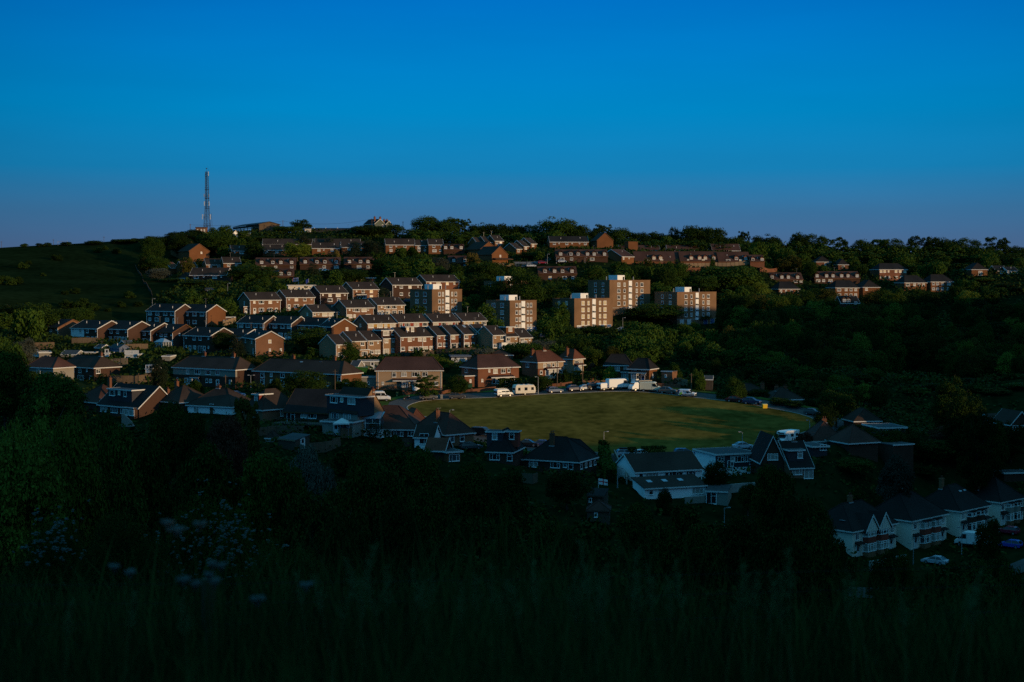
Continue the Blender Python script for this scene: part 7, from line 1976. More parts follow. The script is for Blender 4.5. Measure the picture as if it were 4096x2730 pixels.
for x_, f, h_ in ((1.05, .93, 2.3), (-1.15, .46, 2.2), (1.25, .46, 2.2), (-2.2, .245, 2.6), (-1.35, .25, 2.4), (1.85, .245, 2.6), (-1.2, .6, 1.6), (1.2, .6, 1.6)):
    po = MB().box(x_ - .14, x_ + .14, -1.1, -.85, HM * f, HM * f + h_).build('antenna', 'white_paint' if h_ > 2 else 'grey_steel', ms)
    MB().tube((x_, -.9, HM * f + h_ / 2), (0, -.6, HM * f + h_ / 2), .05, n=4).build('bracket', 'mast_steel', po)
MB().tube((-.1, 0, HM), (-.1, 0, HM + 1.6), .07, n=5).box(-.4, .2, -.2, .2, HM + 1.5, HM + 1.9).build('beacon', 'mast_steel', ms)
MB().tube((.55, .3, HM - 1), (.55, .3, HM + 2.6), .035, n=4).tube((.9, .2, HM - 1), (.9, .2, HM + 1.4), .035, n=4).build('whip_aerial', 'mast_steel', ms)
hut = thing('equipment_cabin', 'dark equipment cabin with lit end at the mast foot', 'cabin', (mp.x - 3, mp.y - 3, mp.z - 1.5))
MB().box(-2, 3.5, -1.5, 1.5, -3, 3.1).build('wall', 'brown_brick', hut)
MB().box(-2.2, 3.7, -1.7, 1.7, 3.1, 3.4).build('roof', 'roof_felt', hut)
for x_ in (-1, 1, 2.5): MB().box(x_ - .4, x_ + .4, -1.53, -1.501, .6, 2.3).build('louvre', 'cream_render', hut)
tw = P('S', 850, 910, 726)
tag(MB().tube((tw.x, tw.y, tw.z - 3), (tw.x - .5, tw.y, tw.z + 7), .07, n=5).build('guyed_pole', 'mast_steel'), 'slim leaning pole right of the mast', 'pole')

# ------------------------------------------------------------------ open barn on the hilltop
bb = P('B', 315, 282, 735)
br = thing('open_barn', 'long open-sided barn with brown end wall on the hilltop', 'barn', (bb.x, bb.y, bb.z), R(28))
Wb, Db, Hb = 11, 46, 3.2
MB().prism([(0, -3), (0, Hb), (Wb / 2, Hb + 1.3), (Wb, Hb), (Wb, -3)], 0, .4, 'y').build('end_wall', 'wood', br)
MB().prism([(-.5, Hb - .1), (-.5, Hb + .12), (Wb / 2, Hb + 1.6), (Wb + .5, Hb + .12), (Wb + .5, Hb - .1), (Wb / 2, Hb + 1.35)], -.4, Db, 'y').build('roof', 'roof_felt', br)
for k_ in range(7):
    MB().box(0, .3, 1 + k_ * 6.3, 1.3 + k_ * 6.3, -3, Hb - .1).build('post', 'pale_wood', br)
MB().box(.05, .2, .4, Db, Hb - 1.2, Hb - .15).build('eaves_board', 'dark_wood', br)
MB().box(Wb - .3, Wb, .4, Db, -3, Hb - .1).build('back_wall', 'dark_wood', br)
MB().box(.02, .28, .4, Db, 1.4, 1.7).build('rail', 'pale_wood', br)

# ------------------------------------------------------------------ flags
mat('flag_white', (.7, .7, .7), .8, 0); mat('flag_red', (.5, .02, .03), .8, 0); mat('flag_blue', (.03, .05, .25), .8, 0)


def flag_mesh(kind, w_, h_):
    """rippled cloth: the pattern is cut into the cloth's faces"""
    nx_, nz_ = 18, 12
    mb = MB()
    pts = [[(-i / nx_ * w_, .12 * math.sin(i * .9) * i / nx_, -j / nz_ * h_ - .25 * h_ * (i / nx_) ** 1.3) for i in range(nx_ + 1)] for j in range(nz_ + 1)]
    for j in range(nz_):
        for i in range(nx_):
            u_, v_ = (i + .5) / nx_ - .5, (j + .5) / nz_ - .5
            if kind == 'cross':
                m_ = 1 if abs(u_) < .08 or abs(v_) < .11 else 0
            else:
                dg = min(abs(u_ * .8 - v_ * .8), abs(u_ * .8 + v_ * .8))
                m_ = 1 if abs(u_) < .06 or abs(v_) < .09 else 0 if abs(u_) < .11 or abs(v_) < .17 else 1 if dg < .035 else 0 if dg < .11 else 2
            mb.add([pts[j][i], pts[j][i + 1], pts[j + 1][i + 1], pts[j + 1][i]], [(0, 1, 2, 3)], m_)
    return mb


for reg, x, yt, d, kind, w_, h_, lab in (('F2', 905, 22, 545, 'union', 2.2, 1.5, 'flagpole with a blue, red and white crossed flag above the garages'),
                                         ('F2', 998, 35, 550, 'plain', 1.0, 1.6, 'short flagpole with a small drooping dark blue flag'), ('F6', 905, 605, 240, 'cross', -1.5, 1.0, 'flagpole with a white flag bearing a red cross in the near gardens')):
    t_ = P(reg, x, yt, FD(d)); zg = tz(t_.x, t_.y)
    h = max(3.5, t_.z - zg)
    root = thing('flagpole', lab, 'flagpole', (t_.x, t_.y, t_.z - h), 0, None)
    MB().tube((0, 0, 0), (0, 0, h), .06, .04, n=7).build('pole', 'white_paint', root)
    if kind == 'plain':
        fo = MB().add([(0, 0, 0), (-w_ * .5, .1, -.2), (-w_, 0, -.5), (-w_, 0, -.5 - h_), (-w_ * .5, .1, -.2 - h_), (0, 0, -h_)], [(0, 1, 4, 5), (1, 2, 3, 4)]).build('flag', 'flag_blue', root, (-.06, 0, h - .05), fix=False)
    else:
        flag_mesh(kind, w_, h_).build('flag', ['flag_white', 'flag_red', 'flag_blue'], root, (-.06 if w_ > 0 else .06, 0, h - .05), fix=False)

# ------------------------------------------------------------------ fences, walls, hedges


def run_points(reg, pts):
    return [onground(reg, x, y) for x, y in pts]


def fence(reg, pts, h, m, label, name='fence', cat='fence', group='garden fences and walls', post=True, thick=.05, step=1.9, cap=False):
    q = run_points(reg, pts)
    root = thing(name, label, cat, q[0], 0, group)
    pm, pb, cb = MB(), MB(), MB()
    for a, b in zip(q[:-1], q[1:]):
        L = (b - a).to_2d().length
        n = max(1, int(L / step))
        for i in range(n):
            u_, v_ = a.lerp(b, i / n), a.lerp(b, (i + 1) / n)
            zu, zv = tz(u_.x, u_.y), tz(v_.x, v_.y)
            zl = (zu + zv) / 2 if post else None
            ds = (v_ - u_).to_2d().normalized(); nn = Vector((-ds.y, ds.x)) * thick
            z0, z1 = (zl, zl) if post else (zu, zv)
            vs = []
            for (p, zz) in ((u_, z0), (v_, z1)):
                for s in (-1, 1):
                    for top in (-.5, h):
                        vs.append((p.x + nn.x * s - q[0].x, p.y + nn.y * s - q[0].y, zz + top - q[0].z))
            pm.add(vs, [(0, 1, 5, 4), (2, 6, 7, 3), (1, 3, 7, 5), (0, 2, 3, 1), (4, 5, 7, 6)])
            if post:
                pb.box(u_.x - q[0].x - .07, u_.x - q[0].x + .07, u_.y - q[0].y - .07, u_.y - q[0].y + .07, zl - q[0].z - .5, zl - q[0].z + h + .08)
            if cap:
                pb.box(u_.x - q[0].x - .22, u_.x - q[0].x + .22, u_.y - q[0].y - .22, u_.y - q[0].y + .22, zu - q[0].z - .5, zu - q[0].z + h + .25)
    pm.build('panels', m, root)
    if post or cap:
        pb.build('posts', 'dark_wood' if post else m, root)
    return root


fence('F1', [(985, 612), (1175, 600)], 2.0, 'pale_wood', 'board fence by the red car-port, right of the sunlit-end house')
fence('F1', [(1000, 772), (1130, 768), (1270, 770), (1395, 745)], 2.0, 'wood', 'long stepped board fence catching a strip of sun')
fence('F1', [(1130, 470), (1360, 462)], 1.8, 'wood', 'dark fence in front of the verge-trimmed shaded semi')
fence('F1', [(660, 405), (900, 400)], 1.7, 'dark_wood', 'low dark fence below the pale-clad semi')
fence('F1', [(300, 450), (500, 445)], 1.8, 'wood', 'dark fence below the farthest shaded brick house')
fence('F2', [(525, 745), (735, 748)], 1.9, 'wood', 'grey fence under the big pale gable')
fence('F2', [(210, 475), (330, 435)], 1.8, 'pale_wood', 'slanting pale fence beside the glowing gable yard')
fence('F5', [(545, 718), (690, 712), (760, 690), (832, 652)], 1.9, 'wood', 'slanting garden fence with one broken pale panel')
fence('F5', [(0, 580), (240, 540), (500, 545)], 1.6, 'wood', 'fence round the playhouse lawn')
fence('F5', [(832, 580), (945, 575)], 1.9, 'wood', 'fence below the gazebo')
fence('F5', [(1395, 660), (1590, 655)], 1.6, 'dark_wood', 'dark fence in front of the white wing')
fence('F2', [(1820, 760), (1990, 770), (2150, 750)], 1.6, 'dark_wood', 'dark garden fence below the flat-dormer pair')
fence('F3', [(340, 730), (450, 728), (700, 720)], 1.6, 'dark_wood', 'dark garden fence below the red-brown terrace')
fence('C', [(2130, 625), (2353, 618)], 1.9, 'pale_wood', 'sunlit board fence below the gold-dormer row, left length', group='hilltop board fences')
fence('D', [(60, 618), (390, 612)], 1.9, 'pale_wood', 'sunlit board fence below the gold-dormer row, middle length', group='hilltop board fences')
fence('D', [(395, 612), (780, 612)], 1.7, 'pale_wood', 'sunlit board fence below the gold-dormer row, right length', group='hilltop board fences')
fence('C', [(2170, 660), (2300, 658)], 1.8, 'red_brick', 'reddish retaining wall under the board fence, left', 'retaining_wall', 'wall', post=False, thick=.15)
fence('D', [(100, 662), (232, 660)], 1.6, 'red_brick', 'reddish retaining wall under the board fence, middle', 'retaining_wall', 'wall', post=False, thick=.15)
fence('D', [(780, 662), (935, 658)], 1.6, 'red_brick', 'reddish retaining wall right of the long bushy hedge', 'retaining_wall', 'wall', post=False, thick=.15)
fence('C', [(395, 605), (590, 612)], 1.2, 'pale_wood', 'pale fence in front of the veranda house')
fence('C', [(580, 590), (830, 585)], 1.1, 'steel', 'thin railing along the hilltop lane', step=2.5)
fence('F3', [(30, 1105), (380, 1100), (470, 1085)], .9, 'red_brick', 'low red garden wall with piers before the beige semi', 'garden_wall', 'wall', post=False, thick=.12, step=4, cap=True)
fence('F3', [(540, 1092), (660, 1088), (880, 1062)], 1.0, 'red_brick', 'red garden wall sloping behind the dark grey hatchback', 'garden_wall', 'wall', post=False, thick=.12, step=5, cap=True)
fence('F3', [(985, 1078), (1050, 1072)], 1.0, 'red_brick', 'short red wall between crew van and caravan', 'garden_wall', 'wall', post=False, thick=.12)
fence('F3', [(1290, 1045), (1362, 1036)], .9, 'white_render', 'short white-painted garden wall right of the caravan', 'garden_wall', 'wall', post=False, thick=.12)
fence('F3', [(1366, 1036), (1480, 1028), (1580, 1012)], .9, 'red_brick', 'red garden wall with tall pier behind the blue hatchback', 'garden_wall', 'wall', post=False, thick=.12, step=6, cap=True)
fence('F3', [(1690, 1008), (1900, 1000)], .9, 'brown_brick', 'brown garden wall behind the black utility car', 'garden_wall', 'wall', post=False, thick=.12, step=5, cap=True)
fence('F4', [(300, 690), (510, 700)], 1.1, 'red_brick', 'red garden wall behind the brown utility car', 'garden_wall', 'wall', post=False, thick=.12)
fence('F4', [(410, 650), (520, 668), (575, 680)], 1.6, 'pale_wood', 'short pale fence above the logo van')
fence('F7', [(935, 1460), (1100, 1425), (1265, 1395)], 1.7, 'concrete', 'pale concrete wall below the twin-gable semi', 'garden_wall', 'wall', post=False, thick=.15)
fence('F6', [(1050, 400), (1110, 530), (1165, 660)], 1.3, 'grey_render', 'thin pale wall running up beside the hedge path', 'garden_wall', 'wall', post=False, thick=.12)
fence('F6', [(180, 640), (300, 660), (345, 640)], 1.7, 'wood', 'fence at the left corner of the broad hipped house')
fence('F6', [(2100, 740), (2340, 720)], 1.5, 'concrete', 'low stone wall below the flat-roofed house', 'garden_wall', 'wall', post=False, thick=.15)
fence('F6', [(1700, 840), (1880, 830)], 1.2, 'grey_render', 'low terrace wall below the white chalet', 'garden_wall', 'wall', post=False, thick=.15)
fence('A', [(1245, 610), (1300, 700), (1350, 790), (1400, 900)], 1.0, 'wood', 'post-and-rail fence running down the edge of the green field', post=True, thick=.015, step=3)


def hedge(reg, pts, h, wd, label, mt='leaf_dark', n=2600, sz=.16):
    q = run_points(reg, pts)
    r = np.random.default_rng(int(abs(q[0].x * 10)) + 5)
    vs, fs, k = [], [], 0
    for a, b in zip(q[:-1], q[1:]):
        L = (b - a).to_2d().length
        m_ = int(n * L / 10)
        t = r.uniform(0, 1, m_); face = r.integers(0, 3, m_)
        off = np.where(face == 0, -wd, np.where(face == 1, wd, r.uniform(-wd, wd, m_)))
        zz_ = np.where(face == 2, h, r.uniform(0, h, m_)) + r.normal(0, .07, m_)
        ds = (b - a).to_2d().normalized()
        x_ = a.x + (b.x - a.x) * t - ds.y * off; y_ = a.y + (b.y - a.y) * t + ds.x * off
        zg = tz_many(np.stack([x_, y_], 1))
        nr = np.stack([np.where(face < 2, -ds.y * np.sign(off + 1e-9), 0), np.where(face < 2, ds.x * np.sign(off + 1e-9), 0), (face == 2) * 1.0], 1)
        v, f = leaves(np.stack([x_ - q[0].x, y_ - q[0].y, zg + zz_ - q[0].z], 1) + r.normal(0, .06, (m_, 3)), nr, sz, r)
        vs.append(v); fs.append(f + k); k += len(v)
    me = bpy.data.meshes.new('hedge')
    arr_mesh(me, np.concatenate(vs), np.concatenate(fs)); me.materials.append(MATS[mt])
    tag(link('hedge', me, None, q[0]), label, 'hedge', 'clipped hedges')


hedge('F3', [(905, 1040), (1110, 1030)], 2.2, .7, 'clipped dark hedge right of the red brick semi porch')
hedge('F3', [(1395, 1000), (1500, 1005), (1592, 1000)], 2.6, .9, 'large dark hedge before the glazed-bay semi')
hedge('F3', [(1600, 975), (1700, 985), (1785, 990)], 2.6, 1.0, 'large dark hedge sloping before the narrow beige house')
hedge('F3', [(1215, 1030), (1370, 1015)], 2.2, .8, 'dark hedge behind the caravan lamp post')
hedge('F6', [(950, 400), (975, 520), (1020, 660)], 2.6, 1.0, 'tall clipped hedge climbing beside the path to the green', 'leaf_mid')
hedge('F6', [(918, 410), (985, 405)], 3.2, 1.0, 'square-cut hedge block at the top of the path', 'leaf_mid')
hedge('F6', [(1180, 420), (1252, 418)], 2.0, .8, 'square hedge block right of the silver hatchback')
hedge('F6', [(1300, 420), (1520, 415)], 2.2, .8, 'dark hedge above the white chalet roof')
hedge('F4', [(840, 790), (960, 800)], 1.6, .7, 'low hedge on the verge left of the maroon car')
hedge('F1', [(1450, 800), (1590, 805)], 1.3, .6, 'low hedge on the verge before the grey-banded semi')

# ------------------------------------------------------------------ garden structures
q = onground('F1', 1498, 462)
cs_ = thing('conservatory', 'white glazed conservatory with hipped roof on a dark semi', 'conservatory', (q.x, q.y, q.z), R(-38))
MB().box(-2.0, 2.0, -1.5, 1.5, 0, .6).build('base', 'dark_shaded_brick', cs_)
fr = MB()
for x_ in np.linspace(-2, 2, 6):
    fr.box(x_ - .06, x_ + .06, -1.56, -1.46, .6, 2.4)
for y_ in np.linspace(-1.5, 1.5, 4):
    for s in (-2, 2): fr.box(s - .06, s + .06, y_ - .06, y_ + .06, .6, 2.4)
for z_ in (.6, 1.8, 2.35): fr.box(-2.06, 2.06, -1.57, -1.47, z_, z_ + .09)
fr.build('frame', 'white_plastic', cs_)
MB().box(-1.95, 1.95, -1.45, 1.45, .6, 2.38).build('glazing', 'lead_glass', cs_)
MB().add([(-2.15, -1.65, 2.42), (2.15, -1.65, 2.42), (2.15, 1.65, 2.42), (-2.15, 1.65, 2.42), (-.8, 0, 3.5), (.8, 0, 3.5)], [(0, 1, 5, 4), (1, 2, 5), (2, 3, 4, 5), (3, 0, 4), (3, 2, 1, 0)]).build('roof', 'sky_glass', cs_)
q = P('F5', 990, 640, 283)
cs_ = thing('conservatory', 'tall white lean-to conservatory left of the pointed cypress', 'conservatory', (q.x, q.y, q.z), R(-8))
MB().box(0, 4.6, 0, 3.5, -3, 2.9).build('base', 'white_render', cs_)
MB().box(.1, 4.5, .05, 3.4, 2.9, 5.2).build('glazing', 'lead_glass', cs_)
fr = MB()
for x_ in (0, 1.5, 3.0, 4.5): fr.box(x_, x_ + .12, -.06, .04, 2.9, 5.2)
for z_ in (2.9, 4.2, 5.1): fr.box(0, 4.62, -.065, .03, z_, z_ + .12)
fr.build('frame', 'white_plastic', cs_)
MB().prism([(-.3, 5.2), (-.3, 5.3), (3.5, 6.3), (3.5, 6.2)], -.2, 4.8).build('roof', 'sky_glass', cs_)
q = P('F5', 846, 545, 279)
gz = thing('gazebo', 'white pyramid-topped gazebo on the patio', 'gazebo', (q.x, q.y, q.z))
for sx in (-1.4, 1.4):
    for sy in (-1.4, 1.4): MB().tube((sx, sy, -1), (sx, sy, 2.2), .05).build('leg', 'steel', gz)
MB().add([(-1.6, -1.6, 2.0), (1.6, -1.6, 2.0), (1.6, 1.6, 2.0), (-1.6, 1.6, 2.0), (-1.6, -1.6, 2.25), (1.6, -1.6, 2.25), (1.6, 1.6, 2.25), (-1.6, 1.6, 2.25), (0, 0, 3.2)],
         [(0, 1, 5, 4), (1, 2, 6, 5), (2, 3, 7, 6), (3, 0, 4, 7), (4, 5, 8), (5, 6, 8), (6, 7, 8), (7, 4, 8), (3, 2, 1, 0)]).build('canopy', 'white_paint', gz)
q = P('F5', 270, 440, 292)
dk = thing('raised_deck', 'dark raised timber deck with posts below the wide bungalow', 'deck', (q.x, q.y, q.z), R(-20))
MB().box(0, 15, -3.0, 1.5, 0, .2).build('platform', 'dark_wood', dk)
for k_ in range(7): MB().box(k_ * 2.4, k_ * 2.4 + .15, -3.0, -2.85, -5, 0).build('post', 'wood', dk)
rl = MB()
for k_ in range(31): rl.box(k_ * .5 - .02, k_ * .5 + .02, -2.98, -2.93, .2, 1.2)
rl.box(0, 15, -3.0, -2.9, 1.2, 1.28).build('railing', 'dark_wood', dk)
q = P('F1', 1118, 1150, 300)
st_ = thing('garden_stair', 'pale-walled outside stair below the steep-gabled chalet', 'stair', (q.x, q.y, q.z), R(-12))
MB().prism([(0, -4), (0, 2.4), (.4, 2.4), (2.4, .6), (2.4, -4)], 0, .25, 'y').build('side_wall', 'grey_render', st_)
for k_ in range(7): MB().box(.3 + k_ * .3, .6 + k_ * .3, .25, 1.3, -4, 1.5 - k_ * .27).build('step', 'concrete', st_)
q = onground('F3', 1840, 985)
st_ = thing('garden_steps', 'brown brick garden steps climbing behind the coupe', 'steps', (q.x, q.y, q.z), R(20))
for k_ in range(5): MB().box(-3 + k_ * .3, 3 - k_ * .9, k_ * .5, 4, -1, .35 * (k_ + 1)).build('step', 'brown_brick', st_)
# bins, skip
for reg, x, y, lab in (('F3', 632, 1038, 'green wheelie bin by the brick extension, left'), ('F3', 652, 1037, 'green wheelie bin by the brick extension, right'), ('F2', 1812, 1118, 'green wheelie bin behind the motorcycle')):
    o_ = place(reg, x, y, 10, 'wheelie_bin', lab, 'bin', 'wheelie bins')
    MB().prism([(-.26, 0), (-.3, 1.0), (.3, 1.0), (.26, 0)], -.3, .3).build('body', 'green_plastic', o_)
    MB().box(-.33, .33, -.34, .34, 1.0, 1.08).build('lid', 'green_plastic', o_)
    for s in (-.25, .25): MB().tube((s, .3, .1), (s + .05, .3, .1), .1, n=8).build('wheel', 'tyre', o_)
o_ = place('F4', 1284, 884, 10, 'grit_bin', 'bright yellow grit bin on the green edge', 'grit bin', None)
MB().prism([(-.35, 0), (-.45, .8), (.45, .8), (.35, 0)], -.55, .55).build('body', 'yellow_plastic', o_)
MB().prism([(-.5, .8), (-.4, .95), (.3, 1.05), (.5, .8)], -.6, .6).build('lid', 'yellow_plastic', o_)
o_ = place('F2', 1490, 900, 0, 'skip', 'yellow builders skip beside the pale hut', 'skip', None)
MB().prism([(-1.2, .1), (-1.8, 1.5), (1.8, 1.5), (1.2, .1)], -.9, .9, 'y').build('body', 'yellow_plastic', o_)
MB().box(-1.85, 1.85, -.97, -.9, 1.4, 1.52).build('rim_bar', 'yellow_plastic', o_)
o_ = place('F2', 2222, 1140, 0, 'cable_box', 'small pale utility box on the verge between two grey cars', 'utility box', None)
MB().box(-.3, .3, -.2, .2, 0, .95).build('body', 'concrete', o_)
MB().box(-.33, .33, -.23, .23, .95, 1.02).build('lid', 'grey_steel', o_)
# ------------------------------------------------------------------ undergrowth over the valley and slopes
def noise2(xy, cell, seed):
    r = np.random.default_rng(seed)
    g = r.random((220, 220))
    p = xy / cell + 100
    i = np.floor(p).astype(int); f = p - i
    f = f * f * (3 - 2 * f); i %= 219
    a = g[i[:, 0], i[:, 1]]; b = g[i[:, 0] + 1, i[:, 1]]; c = g[i[:, 0], i[:, 1] + 1]; d = g[i[:, 0] + 1, i[:, 1] + 1]
    return (a * (1 - f[:, 0]) + b * f[:, 0]) * (1 - f[:, 1]) + (c * (1 - f[:, 0]) + d * f[:, 0]) * f[:, 1]


def clear_mask(xy, pad_front=1.5, pad=.4):
    ok = np.ones(len(xy), bool)
    for fx, fy, th, W, D in FOOT:
        dx, dy = xy[:, 0] - fx, xy[:, 1] - fy
        lx = dx * math.cos(th) + dy * math.sin(th); ly = -dx * math.sin(th) + dy * math.cos(th)
        ok &= ~((lx > -pad) & (lx < W + pad) & (ly > -pad_front) & (ly < D + pad))
    return ok


r_ = np.random.default_rng(21)
m_ = 420000
yy_ = np.sqrt(r_.uniform(45 ** 2, 770 ** 2, m_))
xx_ = yy_ * r_.uniform(-.40, .40, m_)
uxy = np.stack([xx_, yy_], 1)
dg_ = inside_dist(uxy)
n1 = noise2(uxy, 7, 1); n2 = noise2(uxy, 24, 2)
dens = np.clip((n1 * .6 + n2 * .6 - .38) * 2.2, .05, 1)
field = (xx_ < -128) & (yy_ > 500) & (xx_ / yy_ < -.235)
field |= (xx_ / yy_ < -.25) & (yy_ > 480)
dens = np.where(field, 0, dens)
keep_ = (dg_ > 8.5) & clear_mask(uxy) & (r_.random(m_) < dens)
lowroad = np.abs((xx_ - 70) * .68 - (yy_ - 226) * .73) < 5
keep_ &= ~(lowroad & (yy_ < 290) & (yy_ > 205))
uxy = uxy[keep_]; n1 = n1[keep_]; n2 = n2[keep_]; fld = field[keep_]
wood = (uxy[:, 0] / uxy[:, 1] > .17) & (uxy[:, 1] > 370)
near_ = uxy[:, 1] < 230
hmax = .25 + 1.9 * np.clip(n1 - .25, 0, 1) * (1 + .8 * n2) + wood * 1.2 + near_ * .8
hmax = np.where(fld, .25, hmax)
hz = r_.random(len(uxy)) ** .7 * hmax
zz_ = tz_many(uxy) + hz
v_, f_ = leaves(np.column_stack([uxy, zz_]), np.tile([0, -.2, .9], (len(uxy), 1)), (.24 + .0005 * uxy[:, 1])[:, None], r_)
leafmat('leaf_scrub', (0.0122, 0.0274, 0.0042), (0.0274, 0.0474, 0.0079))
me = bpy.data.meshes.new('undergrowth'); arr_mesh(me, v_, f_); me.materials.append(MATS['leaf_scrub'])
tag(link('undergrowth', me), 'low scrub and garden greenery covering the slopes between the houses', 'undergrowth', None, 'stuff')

# shrubs dotted over the bare field
gf_ = 'bushes dotted over the green field'
for i_, (x, y, w_) in enumerate([(900, 470, 90), (970, 445, 60), (1070, 482, 90), (520, 545, 110), (260, 580, 70), (210, 620, 110), (390, 690, 60), (690, 850, 110), (600, 860, 80), (1190, 890, 120), (1110, 970, 100), (1270, 965, 90), (620, 980, 150), (750, 985, 170), (860, 1000, 120), (990, 1015, 70), (60, 770, 180), (150, 760, 130)]):
    q = onground('A', x, y + 10, 380)
    w2 = w_ / 2.2979 / FPX * q.y
    root = thing('shrub', 'dark rounded bush among the scattered ones on the open green field', 'shrub', q, i_ * 1.3, gf_)
    c_ = link('crown', crown_proto('bush', 0, i_ % 4, 'leaf_dark'), root, (0, 0, -.1))
    c_.scale = (w2, w2, w2 * .55)

# ------------------------------------------------------------------ foreground: grass, seed heads, umbels, fence post with wires
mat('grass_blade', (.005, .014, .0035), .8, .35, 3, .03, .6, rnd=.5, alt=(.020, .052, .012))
mat('grass_seed', (.045, .085, .030), .8, .3, 8)
mat('umbel', (.06, .085, .078), .8, .15, 30)
mat('post_wood', (.050, .052, .030), .9, .4, 9, stretch=.3)


def blades(n, seed, y0, y1, hmin, hmax, wd):
    r = np.random.default_rng(seed)
    y = y0 + (y1 - y0) * r.random(n) ** .8
    x = y * r.uniform(-.46, .46, n)
    xy_ = np.stack([x, y], 1)
    nn = noise2(xy_, 1.1, seed + 1)
    keep2 = r.random(n) < .35 + .8 * nn
    x, y, nn = x[keep2], y[keep2], nn[keep2]; n = len(x)
    z = tz_many(np.stack([x, y], 1))
    h = (hmin + (hmax - hmin) * r.random(n) ** 1.6) * (.55 + .8 * nn) * (.85 + .55 * np.exp(-((x / y - .0) / .12) ** 2))
    a = r.uniform(0, 6.28, n); lean = r.uniform(.05, .55, n) * h
    dx, dy = np.cos(a), np.sin(a)
    ww = wd * r.uniform(.6, 1.4, n)
    V = []
    for t, wf in ((0, 1), (.4, .85), (.75, .5), (1.0, .04)):
        cx_ = x + dx * lean * t ** 2; cy_ = y + dy * lean * t ** 2; cz_ = z + h * t * (1 - .12 * t * lean / h)
        V.append(np.stack([cx_ - dy * ww * wf, cy_ + dx * ww * wf, cz_], 1)); V.append(np.stack([cx_ + dy * ww * wf, cy_ - dx * ww * wf, cz_], 1))
    V = np.stack(V, 1).reshape(-1, 3)
    b = np.arange(n)[:, None] * 8
    F = np.concatenate([b + np.array([[2 * k, 2 * k + 1, 2 * k + 3, 2 * k + 2]]) for k in range(3)], 0)
    return V, F, np.stack([x, y, z, h], 1)


v1, f1, _ = blades(15000, 31, 1.6, 9, .30, .85, .0035)
v2, f2, _ = blades(22000, 32, 8, 26, .35, .95, .006)
v3, f3, _ = blades(14000, 33, 24, 60, .4, 1.0, .015)
V = np.concatenate([v1, v2, v3]); F = np.concatenate([f1, f2 + len(v1), f3 + len(v1) + len(v2)])
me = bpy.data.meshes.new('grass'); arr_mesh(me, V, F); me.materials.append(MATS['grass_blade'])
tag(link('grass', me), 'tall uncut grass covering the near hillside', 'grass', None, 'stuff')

# taller flowering grasses that stand against the valley
gg = 'flowering grass stalks'
stalks = [(1395, 2185, 2500, 6.0), (1480, 2240, 2500, 6.5), (1300, 2330, 2520, 6), (1240, 2300, 2500, 7), (2420, 2170, 2480, 5.2), (2505, 2215, 2480, 5.6), (2230, 2290, 2480, 6), (2640, 2260, 2500, 6), (2780, 2255, 2480, 5.8), (2985, 2270, 2500, 6), (3010, 2290, 2500, 6.4),
          (3170, 2205, 2500, 5.4), (3130, 2300, 2520, 5.8), (3440, 2330, 2500, 6), (3500, 2300, 2500, 6.2), (3790, 2290, 2500, 6), (3640, 2370, 2540, 6), (1900, 2310, 2500, 6.2), (2060, 2360, 2500, 6), (1690, 2300, 2500, 6.5), (1610, 2320, 2520, 6.6), (2120, 2350, 2520, 6.4), (2320, 2310, 2500, 6.2), (2880, 2300, 2520, 6), (3860, 2350, 2560, 6.1),
          (760, 2400, 2600, 5.6), (480, 2380, 2600, 6), (250, 2420, 2600, 6),
          (1350, 2300, 2500, 6.1), (1440, 2330, 2500, 6.3), (1540, 2270, 2500, 5.9), (1575, 2340, 2500, 6.3), (1760, 2290, 2500, 6.1), (1830, 2340, 2500, 6.0), (1960, 2270, 2500, 6.2), (2010, 2330, 2520, 6.3), (2180, 2260, 2480, 5.8), (2280, 2340, 2500, 6.2), (2380, 2260, 2480, 5.5), (2460, 2290, 2480, 5.9), (2560, 2300, 2500, 6.1), (2700, 2320, 2500, 6.3), (3060, 2330, 2500, 6), (3210, 2300, 2500, 5.8)]
for i_, (x, yt, yb, d) in enumerate(stalks):
    q = P('S', x, yt, d); zg = tz(q.x, q.y)
    h = max(.5, q.z - zg)
    root = thing('grass_stalk', 'tall blurred grass stalk with feathery seed head rising before the dark valley', 'grass stalk', (q.x, q.y, zg), 0, gg)
    r2 = random.Random(i_)
    ax = r2.uniform(-.18, .18)
    pts = [Vector((ax * t * t * h, 0, h * t)) for t in (0, .35, .7, .88, 1)]
    mb = MB()
    for a_, b_ in zip(pts[:-1], pts[1:]): mb.tube(a_, b_, .0022, .0018, n=4)
    mb.build('stem', 'grass_seed', root)
    sb = MB()
    for k_ in range(46):
        t = r2.uniform(.78, 1.0); c = Vector((ax * t * t * h, 0, h * t))
        a_ = r2.uniform(0, 6.28); l_ = r2.uniform(.012, .035) * (1.3 - (t - .78) * 3)
        e = c + Vector((math.cos(a_) * l_, math.sin(a_) * l_, l_ * 1.2))
        sb.tube(c, e, .0025, .0012, n=3)
    sb.build('seed_head', 'grass_seed', root)

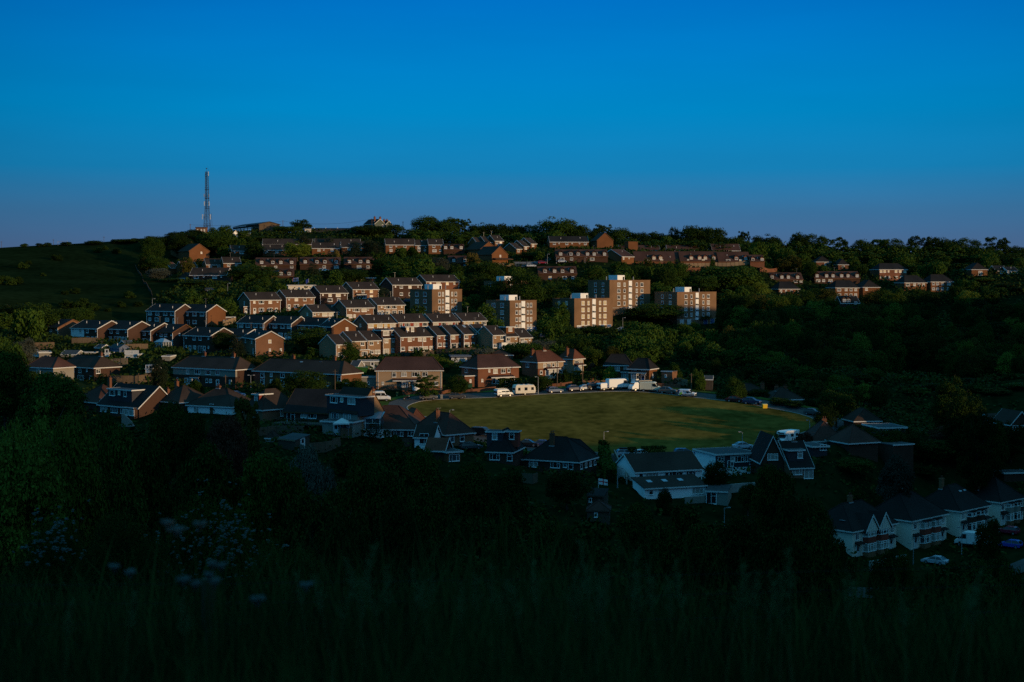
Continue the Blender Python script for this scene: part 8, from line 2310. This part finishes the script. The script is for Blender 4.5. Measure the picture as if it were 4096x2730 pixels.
# cow parsley heads
gu = 'white umbel flowers'
for i_, (x, y, d, rr) in enumerate([(705, 2118, 5.0, .040), (672, 2092, 5.2, .028), (800, 2096, 5.2, .030), (735, 2318, 5.0, .032), (835, 2300, 5.2, .022), (850, 2255, 5.2, .022), (885, 2262, 5.4, .02), (1030, 2395, 4.8, .032), (1225, 2340, 5.4, .030), (785, 2335, 5.1, .02), (860, 2325, 5.1, .018), (460, 2265, 5.6, .03), (520, 2290, 5.5, .025)]):
    q = P('S', x, y, d); zg = tz(q.x, q.y)
    h = q.z - zg
    root = thing('cow_parsley', 'blurred white umbel flower head on a thin stem in the near grass', 'wildflower', (q.x, q.y, zg), 0, gu)
    MB().tube((0, 0, 0), (0, 0, h - .03), .003, .002, n=5).build('stem', 'grass_blade', root)
    r2 = random.Random(i_ + 50); ub = MB()
    for k_ in range(26):
        a_ = r2.uniform(0, 6.28); l_ = rr * .75 * math.sqrt(r2.random())
        c = Vector((math.cos(a_) * l_, math.sin(a_) * l_, h + r2.uniform(-.004, .006)))
        ub.tube((0, 0, h - .03), c, .0008, n=3)
        s = r2.uniform(.004, .007)
        ub.box(c.x - s, c.x + s, c.y - s, c.y + s, c.z - .002, c.z + .003)
    ub.build('flower_head', 'umbel', root)

# blossoms on the two flowering bushes
for nm, reg, cx_, cy_, d, w_, hh, n_, cat_lab in (('elder_blossom', 'F8', 330, 690, 25.2, 380, 300, 90, 'creamy flower heads scattered over the elder bush'), ('bramble_blossom', 'F8', 1330, 690, 28.6, 620, 420, 230, 'small white blossoms scattered over the bramble bush')):
    r2 = np.random.default_rng(len(nm)); mb = MB()
    for _ in range(n_):
        x = cx_ + r2.normal() * w_ * .3; y = cy_ + r2.normal() * hh * .3 + abs(x - cx_) * .25
        c = P(reg, x, y, d + r2.uniform(-.6, .6)); s = r2.uniform(.010, .026)
        for _k in range(3):
            o_ = Vector(r2.normal(size=3) * s * .9)
            mb.box(c.x + o_.x - s, c.x + o_.x + s, c.y + o_.y - s, c.y + o_.y + s, c.z + o_.z - s * .35, c.z + o_.z + s * .35)
    tag(mb.build(nm, 'umbel', fix=False), cat_lab, 'blossom', None, 'stuff')

# fence post and wires in the near grass
q = P('S', 838, 2315, 8.5); zg = tz(q.x, q.y)
fp = thing('fence_post', 'weathered wooden fence post carrying wires in the near grass', 'fence post', (q.x, q.y, zg))
MB().tube((0, 0, -.3), (0, 0, q.z - zg), .050, .047, n=10).build('post', 'post_wood', fp)
for k_, (yl, ym, yr_) in enumerate(((2345, 2318, 2255), (2420, 2400, 2330), (2500, 2490, 2440))):
    mb = MB()
    pl_ = [P('S', -300, yl, 8.3), P('S', 838, (yl * .7 + ym * .3), 8.5), P('S', 2100, ym, 8.9), P('S', 4400, yr_, 9.6)]
    for a_, b_ in zip(pl_[:-1], pl_[1:]): mb.tube(a_, b_, .0018, n=4)
    mb.build('fence_wire', 'tyre', fp).location = (-q.x, -q.y, -zg)
